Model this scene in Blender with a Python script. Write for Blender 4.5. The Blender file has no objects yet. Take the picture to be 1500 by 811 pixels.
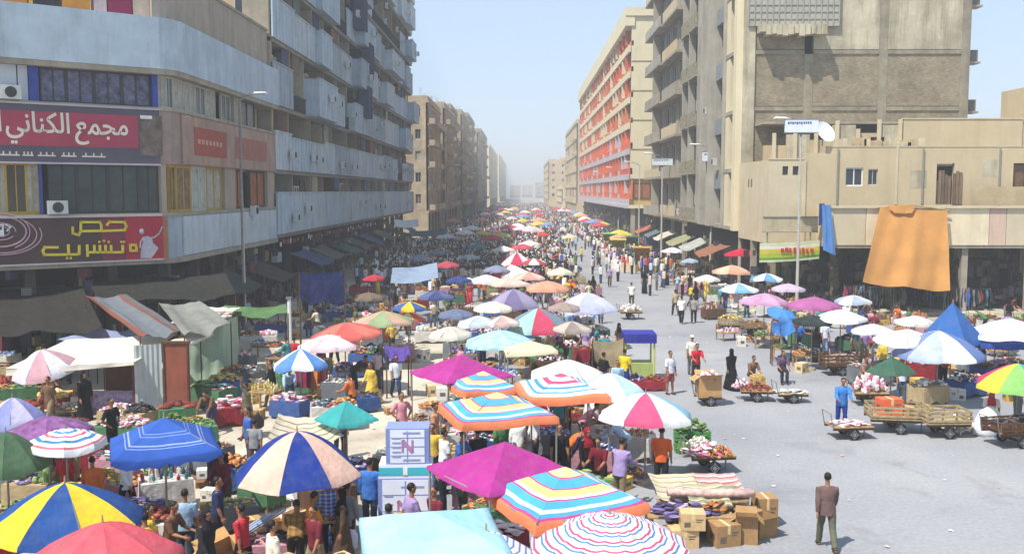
import bpy, bmesh, math, random
from mathutils import Vector, Matrix, Euler, noise
R = random.Random(7)
PI = math.pi
rad = math.radians
sc = bpy.context.scene
C = sc.collection

# ------------------------------------------------------------------ camera
F, W0, H0 = 1400.0, 1500.0, 811.0
CAMH = 8.0
cam_d = bpy.data.cameras.new('camera'); cam = bpy.data.objects.new('camera', cam_d); C.objects.link(cam)
cam_d.sensor_width = 36.0; cam_d.lens = F / W0 * 36.0
cam_d.clip_start = 0.3; cam_d.clip_end = 6000
cam.location = (0, 0, CAMH)
cam.rotation_euler = (rad(90) - math.atan(125.5 / F), 0, math.atan(15 / F))
sc.camera = cam
CR = cam.rotation_euler.to_matrix()

# ------------------------------------------------------------------ light
SUN_EL, SUN_AZ = rad(60), rad(227)       # azimuth clockwise from +Y: the sun stands behind and left of the camera
w = bpy.data.worlds.new('World'); sc.world = w; w.use_nodes = True
nt = w.node_tree; bg = nt.nodes['Background']
sk = nt.nodes.new('ShaderNodeTexSky'); sk.sky_type = 'NISHITA'; sk.sun_disc = False
sk.sun_elevation = SUN_EL; sk.sun_rotation = SUN_AZ; sk.air_density = 0.8; sk.dust_density = 0.6; sk.ozone_density = 4.0
gm = nt.nodes.new('ShaderNodeGamma'); gm.inputs[1].default_value = .35      # a dusty, even sky
mu = nt.nodes.new('ShaderNodeMix'); mu.data_type = 'RGBA'; mu.blend_type = 'MULTIPLY'; mu.inputs[0].default_value = 1; mu.inputs[7].default_value = (1.82, 2.14, 2.44, 1)
nt.links.new(sk.outputs[0], gm.inputs[0]); nt.links.new(gm.outputs[0], mu.inputs[6]); nt.links.new(mu.outputs[2], bg.inputs[0]); bg.inputs[1].default_value = 0.15
sd = bpy.data.lights.new('sun', 'SUN'); sd.energy = 4.3; sd.angle = rad(0.5); sd.color = (1.0, 0.96, 0.90)
so = bpy.data.objects.new('sun', sd); C.objects.link(so)
sdir = Vector((math.sin(SUN_AZ) * math.cos(SUN_EL), math.cos(SUN_AZ) * math.cos(SUN_EL), math.sin(SUN_EL)))
so.rotation_euler = sdir.to_track_quat('Z', 'Y').to_euler(); so.location = (-40, -40, 90)
sc.view_settings.view_transform = 'Standard'; sc.view_settings.look = 'None'
sc.view_settings.gamma = 1; sc.view_settings.exposure = 0.7
sc.cycles.max_bounces = 6; sc.cycles.volume_bounces = 0
sc.cycles.transparent_max_bounces = 6

# ------------------------------------------------------------------ helpers
def at(px, py, z=0.0):
    """the point at height z that the photograph shows at pixel (px, py)"""
    d = CR @ Vector((px - W0 / 2, H0 / 2 - py, -F))
    k = (z - CAMH) / d.z
    return Vector((d.x * k, d.y * k, z))
def tox(px, Y, z=3.0):
    """x of pixel column px at depth Y"""
    d = CR @ Vector((px - W0 / 2, 0, -F)); return d.x / d.y * Y
def colr(c):
    if isinstance(c, str):
        v = [int(c[i:i + 2], 16) / 255 for i in (0, 2, 4)]
        return tuple((x / 12.92 if x <= .04045 else ((x + .055) / 1.055) ** 2.4) for x in v) + (1,)
    return tuple(c) + (1,)
MC = {}
def N(nt, t, **k):
    n = nt.nodes.new(t)
    for a, b in k.items():
        if a.startswith('i_'): n.inputs[int(a[2:])].default_value = b
        else: setattr(n, a, b)
    return n
def mat(name, c, rough=.85, var=.18, scale=3.0, bump=.0, dirt=0.0, metal=0.0, world=False, trans=0.0, spec=.3, dirtcol=(.10, .08, .06)):
    """a procedural surface: base colour, mottling at two scales, optional streaky dirt and fine relief"""
    key = (name, str(c), rough, var, scale, bump, dirt, metal, world, trans)
    if key in MC: return MC[key]
    m = bpy.data.materials.new(name); m.use_nodes = True; nt = m.node_tree; L = nt.links
    p = nt.nodes['Principled BSDF']; col = colr(c)
    p.inputs['Roughness'].default_value = rough; p.inputs['Metallic'].default_value = metal
    p.inputs['Specular IOR Level'].default_value = spec
    if world: co = N(nt, 'ShaderNodeNewGeometry').outputs['Position']
    else: co = N(nt, 'ShaderNodeTexCoord').outputs['Object']
    n1 = N(nt, 'ShaderNodeTexNoise'); n1.inputs['Scale'].default_value = scale; n1.inputs['Detail'].default_value = 6
    n1.inputs['Roughness'].default_value = .65
    L.new(co, n1.inputs['Vector'])
    mr = N(nt, 'ShaderNodeMapRange'); mr.inputs[1].default_value = .3; mr.inputs[2].default_value = .7
    mr.inputs[3].default_value = 1 - var; mr.inputs[4].default_value = 1 + var * .8
    L.new(n1.outputs[0], mr.inputs[0])
    mx = N(nt, 'ShaderNodeMix', data_type='RGBA', blend_type='MULTIPLY'); mx.inputs[0].default_value = 1
    mx.inputs[6].default_value = col; L.new(mr.outputs[0], mx.inputs[7]); out = mx.outputs[2]
    if dirt > 0:
        mp = N(nt, 'ShaderNodeMapping'); mp.inputs['Scale'].default_value = (1.1, 1.1, .12) if world else (3, 3, .6)
        L.new(co, mp.inputs[0]); n2 = N(nt, 'ShaderNodeTexNoise'); n2.inputs['Scale'].default_value = 1.3; n2.inputs['Detail'].default_value = 8
        n2.inputs['Roughness'].default_value = .7
        L.new(mp.outputs[0], n2.inputs['Vector'])
        m2 = N(nt, 'ShaderNodeMapRange'); m2.inputs[1].default_value = .45; m2.inputs[2].default_value = .72; m2.inputs[4].default_value = dirt
        L.new(n2.outputs[0], m2.inputs[0])
        x2 = N(nt, 'ShaderNodeMix', data_type='RGBA'); L.new(m2.outputs[0], x2.inputs[0]); L.new(out, x2.inputs[6])
        x2.inputs[7].default_value = tuple(dirtcol) + (1,); out = x2.outputs[2]
    L.new(out, p.inputs['Base Color'])
    if bump > 0:
        b = N(nt, 'ShaderNodeBump'); b.inputs['Strength'].default_value = bump; b.inputs['Distance'].default_value = .05
        n3 = N(nt, 'ShaderNodeTexNoise'); n3.inputs['Scale'].default_value = scale * 5; n3.inputs['Detail'].default_value = 4
        L.new(co, n3.inputs['Vector']); L.new(n3.outputs[0], b.inputs['Height']); L.new(b.outputs[0], p.inputs['Normal'])
    if trans > 0:
        tb = N(nt, 'ShaderNodeBsdfTranslucent'); L.new(out, tb.inputs[0]); ms = N(nt, 'ShaderNodeMixShader'); ms.inputs[0].default_value = trans
        L.new(p.outputs[0], ms.inputs[1]); L.new(tb.outputs[0], ms.inputs[2]); L.new(ms.outputs[0], nt.nodes['Material Output'].inputs[0])
    MC[key] = m
    return m
def cloth(c, name='cloth'): return mat(name, c, .9, .2, 1.6, .5, 0.22, trans=.28, spec=.1, dirtcol=(.25, .22, .2))
def stripes(stops, axis=1, rep=1.0):
    """canopy cloth printed with bands along the uv axis"""
    key = ('st', str(stops), axis, rep)
    if key in MC: return MC[key]
    m = bpy.data.materials.new('striped_cloth'); m.use_nodes = True; nt = m.node_tree; L = nt.links; p = nt.nodes['Principled BSDF']
    p.inputs['Roughness'].default_value = .9; p.inputs['Specular IOR Level'].default_value = .1
    uv = N(nt, 'ShaderNodeTexCoord'); sp = N(nt, 'ShaderNodeSeparateXYZ'); L.new(uv.outputs['UV'], sp.inputs[0])
    nz = N(nt, 'ShaderNodeTexNoise'); nz.inputs['Scale'].default_value = 3; L.new(uv.outputs['Object'], nz.inputs['Vector'])
    ma = N(nt, 'ShaderNodeMath', operation='MULTIPLY_ADD'); L.new(nz.outputs[0], ma.inputs[0]); ma.inputs[1].default_value = .02; L.new(sp.outputs[axis], ma.inputs[2])
    src = ma.outputs[0]
    if rep != 1:
        a = N(nt, 'ShaderNodeMath', operation='MULTIPLY'); a.inputs[1].default_value = rep; L.new(src, a.inputs[0])
        b = N(nt, 'ShaderNodeMath', operation='FRACT'); L.new(a.outputs[0], b.inputs[0]); src = b.outputs[0]
    cr = N(nt, 'ShaderNodeValToRGB'); cr.color_ramp.interpolation = 'CONSTANT'; L.new(src, cr.inputs[0])
    e = cr.color_ramp.elements
    while len(e) > 1: e.remove(e[-1])
    e[0].position = stops[0][0]; e[0].color = colr(stops[0][1])
    for q, c in stops[1:]: x = e.new(q); x.color = colr(c)
    n2 = N(nt, 'ShaderNodeTexNoise'); n2.inputs['Scale'].default_value = 2; n2.inputs['Detail'].default_value = 5; L.new(uv.outputs['Object'], n2.inputs['Vector'])
    mr = N(nt, 'ShaderNodeMapRange'); mr.inputs[1].default_value = .3; mr.inputs[2].default_value = .7; mr.inputs[3].default_value = .88; mr.inputs[4].default_value = 1.08; L.new(n2.outputs[0], mr.inputs[0])
    mx = N(nt, 'ShaderNodeMix', data_type='RGBA', blend_type='MULTIPLY'); mx.inputs[0].default_value = 1; L.new(cr.outputs[0], mx.inputs[6]); L.new(mr.outputs[0], mx.inputs[7])
    L.new(mx.outputs[2], p.inputs['Base Color'])
    b_ = N(nt, 'ShaderNodeBump'); b_.inputs['Strength'].default_value = .5; b_.inputs['Distance'].default_value = .04; nb_ = N(nt, 'ShaderNodeTexNoise'); nb_.inputs['Scale'].default_value = 7; nb_.inputs['Detail'].default_value = 3; L.new(uv.outputs['Object'], nb_.inputs['Vector']); L.new(nb_.outputs[0], b_.inputs['Height']); L.new(b_.outputs[0], p.inputs['Normal'])
    tb = N(nt, 'ShaderNodeBsdfTranslucent'); L.new(mx.outputs[2], tb.inputs[0]); ms = N(nt, 'ShaderNodeMixShader'); ms.inputs[0].default_value = .25
    L.new(p.outputs[0], ms.inputs[1]); L.new(tb.outputs[0], ms.inputs[2]); L.new(ms.outputs[0], nt.nodes['Material Output'].inputs[0])
    MC[key] = m
    return m

class MB:
    """collects geometry for ONE mesh object"""
    def __init__(s): s.v = []; s.f = []; s.m = []; s.uv = None
    def quad(s, a, b, c, d, m=0):
        i = len(s.v); s.v += [Vector(a), Vector(b), Vector(c), Vector(d)]; s.f.append((i, i + 1, i + 2, i + 3)); s.m.append(m)
    def box(s, c, d, rz=0, m=0, M=None, taper=1.0):
        x, y, z = d[0] / 2, d[1] / 2, d[2] / 2
        i = len(s.v)
        Rm = Matrix.Rotation(rz, 3, 'Z') if M is None else M
        for dz in (-1, 1):
            k = taper if dz > 0 else 1
            for dx, dy in ((-1, -1), (1, -1), (1, 1), (-1, 1)): s.v.append(Rm @ Vector((dx * x * k, dy * y * k, dz * z)) + Vector(c))
        for f in ((0, 3, 2, 1), (4, 5, 6, 7), (0, 1, 5, 4), (1, 2, 6, 5), (2, 3, 7, 6), (3, 0, 4, 7)): s.f.append(tuple(i + q for q in f)); s.m.append(m)
        return s
    def b6(s, x0, x1, y0, y1, z0, z1, m=0): return s.box(((x0 + x1) / 2, (y0 + y1) / 2, (z0 + z1) / 2), (abs(x1 - x0), abs(y1 - y0), abs(z1 - z0)), 0, m)
    def tube(s, pts, rr, n=8, m=0, cap=True):
        pts = [Vector(p) for p in pts]; rr = [(r, r) if not isinstance(r, tuple) else r for r in rr]
        i0 = len(s.v); K = len(pts)
        for k, p in enumerate(pts):
            t = (pts[min(k + 1, K - 1)] - pts[max(k - 1, 0)])
            t = t.normalized() if t.length > 1e-6 else Vector((0, 0, 1))
            ref = Vector((1, 0, 0)) if abs(t.x) < .9 else Vector((0, 1, 0))
            a = (ref - t * ref.dot(t)).normalized(); b = t.cross(a)
            for j in range(n):
                th = 2 * PI * j / n; s.v.append(p + a * (rr[k][0] * math.cos(th)) + b * (rr[k][1] * math.sin(th)))
        for k in range(K - 1):
            for j in range(n):
                q = i0 + k * n; j2 = (j + 1) % n
                s.f.append((q + j, q + j2, q + n + j2, q + n + j)); s.m.append(m)
        if cap:
            s.f.append(tuple(i0 + j for j in reversed(range(n)))); s.m.append(m)
            s.f.append(tuple(i0 + (K - 1) * n + j for j in range(n))); s.m.append(m)
        return s
    def ball(s, c, r, n=10, k=6, m=0, M=None):
        if not isinstance(r, (tuple, list)): r = (r, r, r)
        c = Vector(c); i0 = len(s.v)
        def P(x, y, z):
            v = Vector((x * r[0], y * r[1], z * r[2])); return (M @ v if M else v) + c
        s.v.append(P(0, 0, 1))
        for a in range(1, k):
            ph = PI * a / k
            for j in range(n):
                th = 2 * PI * j / n; s.v.append(P(math.sin(ph) * math.cos(th), math.sin(ph) * math.sin(th), math.cos(ph)))
        s.v.append(P(0, 0, -1)); last = len(s.v) - 1
        for j in range(n):
            j2 = (j + 1) % n
            s.f.append((i0, i0 + 1 + j, i0 + 1 + j2)); s.m.append(m)
            q = i0 + 1 + (k - 2) * n; s.f.append((last, q + j2, q + j)); s.m.append(m)
            for a in range(k - 2):
                q = i0 + 1 + a * n; s.f.append((q + j, q + n + j, q + n + j2, q + j2)); s.m.append(m)
        return s
    def mesh(s, name, mats, smooth=False, off=None):
        me = bpy.data.meshes.new(name)
        vs = [tuple(v - off) if off is not None else tuple(v) for v in s.v]
        me.from_pydata(vs, [], s.f)
        if not isinstance(mats, (list, tuple)): mats = [mats]
        for q in mats: me.materials.append(q)
        if len(mats) > 1: me.polygons.foreach_set('material_index', s.m)
        if smooth: me.polygons.foreach_set('use_smooth', [True] * len(s.f))
        if s.uv:
            ul = me.uv_layers.new(name='UVMap'); d = []
            for f in s.f:
                for q in f: d += s.uv[q]
            ul.data.foreach_set('uv', d)
        me.update(); return me
    def build(s, name, mats, parent=None, smooth=False, world=False, loc=None):
        """world=True: vertices are in world space while the parent has a place (and no turn) of its own"""
        off = None
        if world and parent is not None: off = Vector(parent.location)
        if loc is not None: off = Vector(loc)
        o = bpy.data.objects.new(name, s.mesh(name, mats, smooth, off)); C.objects.link(o)
        if loc is not None: o.location = loc
        if parent is not None: o.parent = parent
        return o
USED = {}
def tag(o, label, cat, group=None, kind=None):
    if group: o['group'] = group
    if kind: o['kind'] = kind
    if label: o['label'] = label; USED[label] = USED.get(label, 0) + 1
    if cat: o['category'] = cat
    return o
def thing(name, label, cat, loc=(0, 0, 0), rz=0, group=None):
    o = bpy.data.objects.new(name, None); o.empty_display_size = .3; C.objects.link(o); o.location = loc; o.rotation_euler = (0, 0, rz)
    return tag(o, label, cat, group)
def inst(name, me, parent=None, loc=(0, 0, 0), rz=0, scale=(1, 1, 1), mats=None):
    o = bpy.data.objects.new(name, me); C.objects.link(o)
    if parent is not None: o.parent = parent
    o.location = loc; o.rotation_euler = (0, 0, rz); o.scale = scale
    if mats:
        for i, m in enumerate(mats):
            if m is None: continue
            o.material_slots[i].link = 'OBJECT'; o.material_slots[i].material = m
    return o
def remesh(mb, voxel, ratio, name, mats, jitter=0.0):
    o = mb.build('tmp', mats)
    r = o.modifiers.new('r', 'REMESH'); r.mode = 'VOXEL'; r.voxel_size = voxel
    s = o.modifiers.new('s', 'SMOOTH'); s.iterations = 3; s.factor = .5
    d = o.modifiers.new('d', 'DECIMATE'); d.ratio = ratio
    dg = bpy.context.evaluated_depsgraph_get()
    me = bpy.data.meshes.new_from_object(o.evaluated_get(dg)); me.name = name
    old = o.data; bpy.data.objects.remove(o); bpy.data.meshes.remove(old)
    if jitter:
        for v in me.vertices:
            n = noise.noise_vector(v.co * 9); v.co += Vector((n.x, n.y, n.z * .3)) * jitter
    me.materials.clear()
    for q in (mats if isinstance(mats, (list, tuple)) else [mats]): me.materials.append(q)
    me.polygons.foreach_set('use_smooth', [True] * len(me.polygons))
    return me

# common materials
CONC = mat('weathered_concrete', 'a09684', .9, .25, .6, .3, .35, world=True)
BEIGE = mat('beige_render', 'c7b491', .9, .16, .5, .25, .30, world=True, dirtcol=(.20, .16, .11))
CREAM = mat('cream_render', 'd8cba8', .85, .08, .4, .15, .15, world=True, dirtcol=(.4, .33, .2))
TAN = mat('tan_plaster', 'c8b08a', .9, .14, .7, .3, .25, world=True, dirtcol=(.28, .21, .14))
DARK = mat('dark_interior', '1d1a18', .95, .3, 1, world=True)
GLASS = mat('dark_glass', '28323a', .18, .4, .8, world=True, spec=.6)
GLASSB = mat('dusty_glass', '55656c', .35, .4, 1.2, world=True, spec=.5)
CURT = mat('pale_curtain', 'a8a598', .8, .3, 3, world=True)
SHUT = mat('brown_shutter', '6b5138', .7, .3, 3, world=True)
FRAMEW = mat('painted_frame', 'b9b6aa', .6, .1, 3)
FRAMED = mat('dark_frame', '3a3a38', .6, .1, 3)
METAL = mat('grey_metal', '8a8d90', .45, .15, 3, metal=.5)
POLE = mat('grey_painted_steel', '87837a', .6, .15, 3)
WOOD = mat('weathered_wood', 'a1825a', .85, .3, 4, .3, .3)
WOODP = mat('pale_wood', 'ab9670', .85, .35, 5, .4, .45)
WOODD = mat('dark_wood', '5b3b26', .85, .3, 4, .3, .3)
CARD = mat('cardboard', 'b8935f', .9, .15, 4, .1, .15)
CARDL = mat('pale_cardboard', 'd6b988', .9, .12, 4, .1, .1)
RUBBER = mat('rubber', '1c1c1c', .8, .2, 4)
WHITE = mat('white_paint', 'e4e4e0', .6, .08, 3)
ACW = mat('air_conditioner_casing', 'c9cac6', .6, .12, 3, dirt=.2)
BLUEP = mat('pale_blue_cladding', 'b0bfc9', .75, .16, .8, .1, .42, world=True, dirtcol=(.16, .17, .18))
BLUEP2 = mat('grey_blue_cladding', 'a0adb7', .75, .18, .8, .1, .5, world=True, dirtcol=(.14, .14, .14))
BLUEP3 = mat('faded_blue_cladding', 'b9c4ca', .75, .16, .8, .1, .45, world=True, dirtcol=(.2, .19, .17))
USE_HAZE = True
# ------------------------------------------------------------------ facade kit
fm = MB()
for x0, x1, z0, z1 in ((-.5, .5, -.5, -.44), (-.5, .5, .44, .5), (-.5, -.44, -.44, .44), (.44, .5, -.44, .44), (-.025, .025, -.44, .44)):
    fm.b6(x0, x1, -.06, .06, z0, z1)
WIN_ME = fm.mesh('window', FRAMEW); PANE_ME = MB().b6(-.45, .45, -.015, .015, -.45, .45).mesh('pane', GLASS)
acm = MB().b6(-.42, .42, -.16, .16, 0, .6)
AC_ME = acm.mesh('air_conditioner', ACW)
fg = MB().tube([(0, -.165, .3), (0, -.19, .3)], [.24, .24], 14)
for k in range(6):
    a = k * PI / 6; fg.tube([(-.23 * math.cos(a), -.2, .3 - .23 * math.sin(a)), (.23 * math.cos(a), -.2, .3 + .23 * math.sin(a))], [.008, .008], 4)
FAN_ME = fg.mesh('fan_grille', FRAMED)
class Facade:
    """wall run from A to B; s along it, o outward (to the right of A->B), z up"""
    def __init__(f, root, A, B):
        f.root = root; f.A = Vector((A[0], A[1])); d = Vector((B[0], B[1])) - f.A; f.L = d.length; f.t = d / f.L
        f.n = Vector((f.t.y, -f.t.x)); f.rz = math.atan2(f.t.y, f.t.x)
    def p(f, s, o, z): q = f.A + f.t * s + f.n * o; return Vector((q.x, q.y, z))
    def add(f, mb, s0, s1, z0, z1, o0, o1, m=0):
        mb.box(f.p((s0 + s1) / 2, (o0 + o1) / 2, (z0 + z1) / 2), (abs(s1 - s0), abs(o1 - o0), abs(z1 - z0)), f.rz, m)
    def box(f, name, s0, s1, z0, z1, o0, o1, m, label=None):
        mb = MB(); f.add(mb, s0, s1, z0, z1, o0, o1); o = mb.build(name, m, f.root, world=True)
        if label: o['label'] = label
        return o
    def put(f, name, me, s, z, o, sc_=(1, 1, 1), mats=None, turn=0):
        q = f.p(s, o, z) - Vector(f.root.location)
        return inst(name, me, f.root, q, f.rz + turn, sc_, mats)
    def win(f, s0, s1, z0, z1, o, fr=None, pn=None):
        wd = f.put('window', WIN_ME, (s0 + s1) / 2, (z0 + z1) / 2, o, (s1 - s0, 1, z1 - z0), [fr] if fr else None)
        inst('pane', PANE_ME, wd, (0, 0, 0), 0, (1, 1, 1), [pn] if pn else None); return wd
    def ac(f, s, z, o):
        a = f.put('air_conditioner', AC_ME, s, z, o); inst('fan_grille', FAN_ME, a); return a
PANES = [GLASS, GLASS, GLASSB, CURT, SHUT, DARK, mat('green_glass', '3d5a55', .2, .3, 1, world=True)]
def storey_wall(f, root, z0, z1, nwin, wall, sill=.9, head=.5, wfrac=.55, rec=.3, frames=None, pn=None, skip=0, s0=0, s1=None):
    """one storey of masonry with real openings: bottom band, top band and piers in one mesh, windows set back in the gaps"""
    s1 = f.L if s1 is None else s1
    mb = MB(); L = (s1 - s0) / nwin
    f.add(mb, s0, s1, z0, z0 + sill, -rec, 0); f.add(mb, s0, s1, z1 - head, z1, -rec, 0)
    e = L * (1 - wfrac) / 2
    for k in range(nwin + 1):
        a = s0 + k * L - e; b = s0 + k * L + e
        f.add(mb, max(a, s0), min(b, s1), z0 + sill, z1 - head, -rec, 0)
    mb.build('wall', wall, root, world=True)
    for k in range(nwin):
        if R.random() < skip: continue
        f.win(s0 + k * L + e, s0 + (k + 1) * L - e, z0 + sill, z1 - head, -rec + .08, frames, R.choice(pn or PANES))

def block(name, label, A, B, depth, h, storeys, wall, base=4.6, side='right', wpb=3.4, endw=4, trims=None, balc=0.25, roofstuff=True, balm=None, cat='building', lod=0):
    """a street block: front wall from A to B, a core, an end wall towards the camera, windows, balconies, cornice, roof"""
    root = thing(name, label, cat, (A[0], A[1], 0)); f = Facade(root, A, B)
    core = MB(); f.add(core, .35, f.L - .35, 0, h - .2, -.34, -depth + .3); core.build('core', DARK, root, world=True)
    roof = MB(); f.add(roof, 0, f.L, h - .25, h + .05, -depth, .25); rf = roof.build('roof', wall, root, world=True)
    pr = MB(); f.add(pr, 0, f.L, h + .05, h + .95, -.2, .05); f.add(pr, 0, .2, h + .05, h + .95, -depth, -.2); f.add(pr, f.L - .2, f.L, h + .05, h + .95, -depth, -.2)
    pr.build('parapet', wall, root, world=True)
    sh = (h - .25 - base) / storeys
    # ground floor: columns and beam
    g = MB(); n = max(2, int(f.L / 6))
    for k in range(n + 1): s = .3 + (f.L - .6) * k / n; f.add(g, s - .25, s + .25, 0, base - .5, -.5, -.02)
    f.add(g, 0, f.L, base - .5, base, -.5, 0); g.build('arcade', wall, root, world=True)
    nw = max(2, int(f.L / wpb))
    for k in range(storeys):
        z = base + k * sh
        storey_wall(f, root, z, z + sh, nw, wall, skip=0)
        t = MB(); f.add(t, -.05, f.L + .05, z - .1, z + .12, 0, .18); t.build('string_course', trims or wall, root, world=True)
        for q in range(nw):
            if R.random() < balc:
                s = (q + .5) * f.L / nw; b = MB(); f.add(b, s - 1.4, s + 1.4, z + .12, z + .24, 0, 1.2); f.add(b, s - 1.4, s + 1.4, z + .24, z + 1.1, 1.1, 1.2)
                f.add(b, s - 1.4, s - 1.3, z + .24, z + 1.1, 0, 1.1); f.add(b, s + 1.3, s + 1.4, z + .24, z + 1.1, 0, 1.1); b.build('balcony', balm or wall, root, world=True)
            elif R.random() < .18: f.ac((q + .5) * f.L / nw, z + .3, .22)
    # end wall towards the camera
    if side == 'left': e = Facade(root, f.p(0, -depth, 0).xy, f.p(0, 0, 0).xy)     # A is the near end of a left-hand block
    else: e = Facade(root, f.p(f.L, 0, 0).xy, f.p(f.L, -depth, 0).xy)
    gg = MB(); e.add(gg, .3, e.L - .01, 0, base, -.3, -.02); gg.build('wall', wall, root, world=True)
    for k in range(storeys): z = base + k * sh; storey_wall(e, root, z, z + sh, max(2, int(e.L / endw)), wall, wfrac=.28, sill=1.2, head=.8, skip=.2)
    far = MB()
    if side == 'left': f.add(far, f.L - .3, f.L - .02, 0, h - .3, -depth + .3, -.31)
    else: f.add(far, .02, .3, 0, h - .3, -depth + .3, -.31)
    f.add(far, .3, f.L - .3, 0, h - .3, -depth, -depth + .29); far.build('wall', wall, root, world=True)
    if roofstuff:
        for k in range(R.randint(2, 4)):
            s = R.uniform(2, f.L - 2); q = R.uniform(2, depth - 2); hh = R.uniform(.9, 2.4); m = MB(); wd = R.uniform(1, 4)
            f.add(m, s - wd / 2, s + wd / 2, h + .05, h + .05 + hh, -q - 1, -q + 1); m.build('roof_tank' if wd < 2 else 'stair_head', wall, root, world=True)
        for k in range(3):
            s = R.uniform(1, f.L - 1); q = f.p(s, -R.uniform(1, 5), h); m = MB().tube([q, q + Vector((0, 0, 3.2))], [.04, .02], 5)
            for j in range(4): m.tube([q + Vector((-.6 + j * .08, 0, 3 - j * .25)), q + Vector((.6 - j * .08, 0, 3 - j * .25))], [.015, .015], 4)
            m.build('aerial', METAL, root, world=True)
    return root, f, e

# ------------------------------------------------------------------ ground
def sheet(name, pts, z, m):
    me = bpy.data.meshes.new(name); me.from_pydata([(x, y, z) for x, y in pts], [], [tuple(range(len(pts)))]); me.materials.append(m)
    o = bpy.data.objects.new(name, me); C.objects.link(o); o['kind'] = 'structure'; return o
def ground_mat(name, c1, c2, c3, sc1):
    m = bpy.data.materials.new(name); m.use_nodes = True; nt = m.node_tree; L = nt.links; p = nt.nodes['Principled BSDF']; p.inputs['Roughness'].default_value = .8; p.inputs['Specular IOR Level'].default_value = .35
    g = N(nt, 'ShaderNodeNewGeometry').outputs['Position']
    a = N(nt, 'ShaderNodeTexNoise'); a.inputs['Scale'].default_value = sc1; a.inputs['Detail'].default_value = 8; a.inputs['Roughness'].default_value = .65; L.new(g, a.inputs['Vector'])
    cr = N(nt, 'ShaderNodeValToRGB'); L.new(a.outputs[0], cr.inputs[0]); e = cr.color_ramp.elements
    e[0].position = .36; e[0].color = colr(c1); e[1].position = .66; e[1].color = colr(c3); x = e.new(.5); x.color = colr(c2)
    b = N(nt, 'ShaderNodeTexNoise'); b.inputs['Scale'].default_value = 9; b.inputs['Detail'].default_value = 5; L.new(g, b.inputs['Vector'])
    mr = N(nt, 'ShaderNodeMapRange'); mr.inputs[1].default_value = .3; mr.inputs[2].default_value = .7; mr.inputs[3].default_value = .86; mr.inputs[4].default_value = 1.1; L.new(b.outputs[0], mr.inputs[0])
    mx = N(nt, 'ShaderNodeMix', data_type='RGBA', blend_type='MULTIPLY'); mx.inputs[0].default_value = 1; L.new(cr.outputs[0], mx.inputs[6]); L.new(mr.outputs[0], mx.inputs[7])
    v = N(nt, 'ShaderNodeTexVoronoi', feature='DISTANCE_TO_EDGE'); v.inputs['Scale'].default_value = .22
    nd = N(nt, 'ShaderNodeTexNoise'); nd.inputs['Scale'].default_value = 1.2; nd.inputs['Detail'].default_value = 5; L.new(g, nd.inputs['Vector'])
    vm = N(nt, 'ShaderNodeVectorMath', operation='MULTIPLY_ADD'); L.new(nd.outputs['Color'], vm.inputs[0]); vm.inputs[1].default_value = (1.6, 1.6, 0); L.new(g, vm.inputs[2]); L.new(vm.outputs[0], v.inputs['Vector'])
    lt = N(nt, 'ShaderNodeMapRange'); lt.inputs[1].default_value = .0; lt.inputs[2].default_value = .006; lt.inputs[3].default_value = .9; lt.inputs[4].default_value = 1; L.new(v.outputs['Distance'], lt.inputs[0])
    m2 = N(nt, 'ShaderNodeMix', data_type='RGBA', blend_type='MULTIPLY'); m2.inputs[0].default_value = 1; L.new(mx.outputs[2], m2.inputs[6]); L.new(lt.outputs[0], m2.inputs[7])
    # oil and water stains
    s = N(nt, 'ShaderNodeTexNoise'); s.inputs['Scale'].default_value = .5; s.inputs['Detail'].default_value = 3; s.inputs['Distortion'].default_value = 1; L.new(g, s.inputs['Vector'])
    sr = N(nt, 'ShaderNodeMapRange'); sr.inputs[1].default_value = .60; sr.inputs[2].default_value = .72; sr.inputs[4].default_value = .28; L.new(s.outputs[0], sr.inputs[0])
    m3 = N(nt, 'ShaderNodeMix', data_type='RGBA'); L.new(sr.outputs[0], m3.inputs[0]); L.new(m2.outputs[2], m3.inputs[6]); m3.inputs[7].default_value = colr('5e5955')
    L.new(m3.outputs[2], p.inputs['Base Color'])
    bp = N(nt, 'ShaderNodeBump'); bp.inputs['Strength'].default_value = .4; bp.inputs['Distance'].default_value = .02; L.new(b.outputs[0], bp.inputs['Height']); L.new(bp.outputs[0], p.inputs['Normal'])
    return m
ASPH = ground_mat('worn_asphalt', '848487', '8f8f91', '999898', .12)
PLAZA = ground_mat('dusty_paving', '9d927f', 'b5ab98', 'c6bda9', .3)
FARG = ground_mat('dusty_ground', '8d8473', '9b917e', 'a89d88', .05)
sheet('ground', [(-1400, -60), (1400, -60), (1400, 2900), (-1400, 2900)], -.02, FARG)
sheet('road', [(-15, -30), (15.5, -30), (15.5, 900), (-15, 900)], 0.0, ASPH)
sheet('side_road', [(15.5, -30), (90, -30), (90, 60), (15.5, 60)], 0.0, ASPH)
# raised strips with kerbs
def slab(name, x0, x1, y0, y1, h, m):
    o = MB().b6(x0, x1, y0, y1, -.1, h).build(name, m); o['kind'] = 'structure'; return o
slab('pavement', -60, -14.0, -30, 900, .13, PLAZA)
slab('pavement', 14.6, 40, 62, 900, .13, PLAZA)
sheet('paved_square', [(-14.0, 18), (-3.2, 18), (-3.4, 52), (-14.0, 52)], .004, PLAZA)
for x, y0, y1 in ((-13.93, -30, 300), (14.53, 62, 300)):
    k = MB()
    for q in range(int((y1 - y0) / 3)): k.b6(x - .07, x + .07, y0 + q * 3 + .02, y0 + q * 3 + 2.98, -.05, .135)
    o = k.build('kerb', mat('kerb_stone', 'a39c8e', .9, .25, .9, .2, .2, world=True)); o['kind'] = 'structure'

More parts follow.
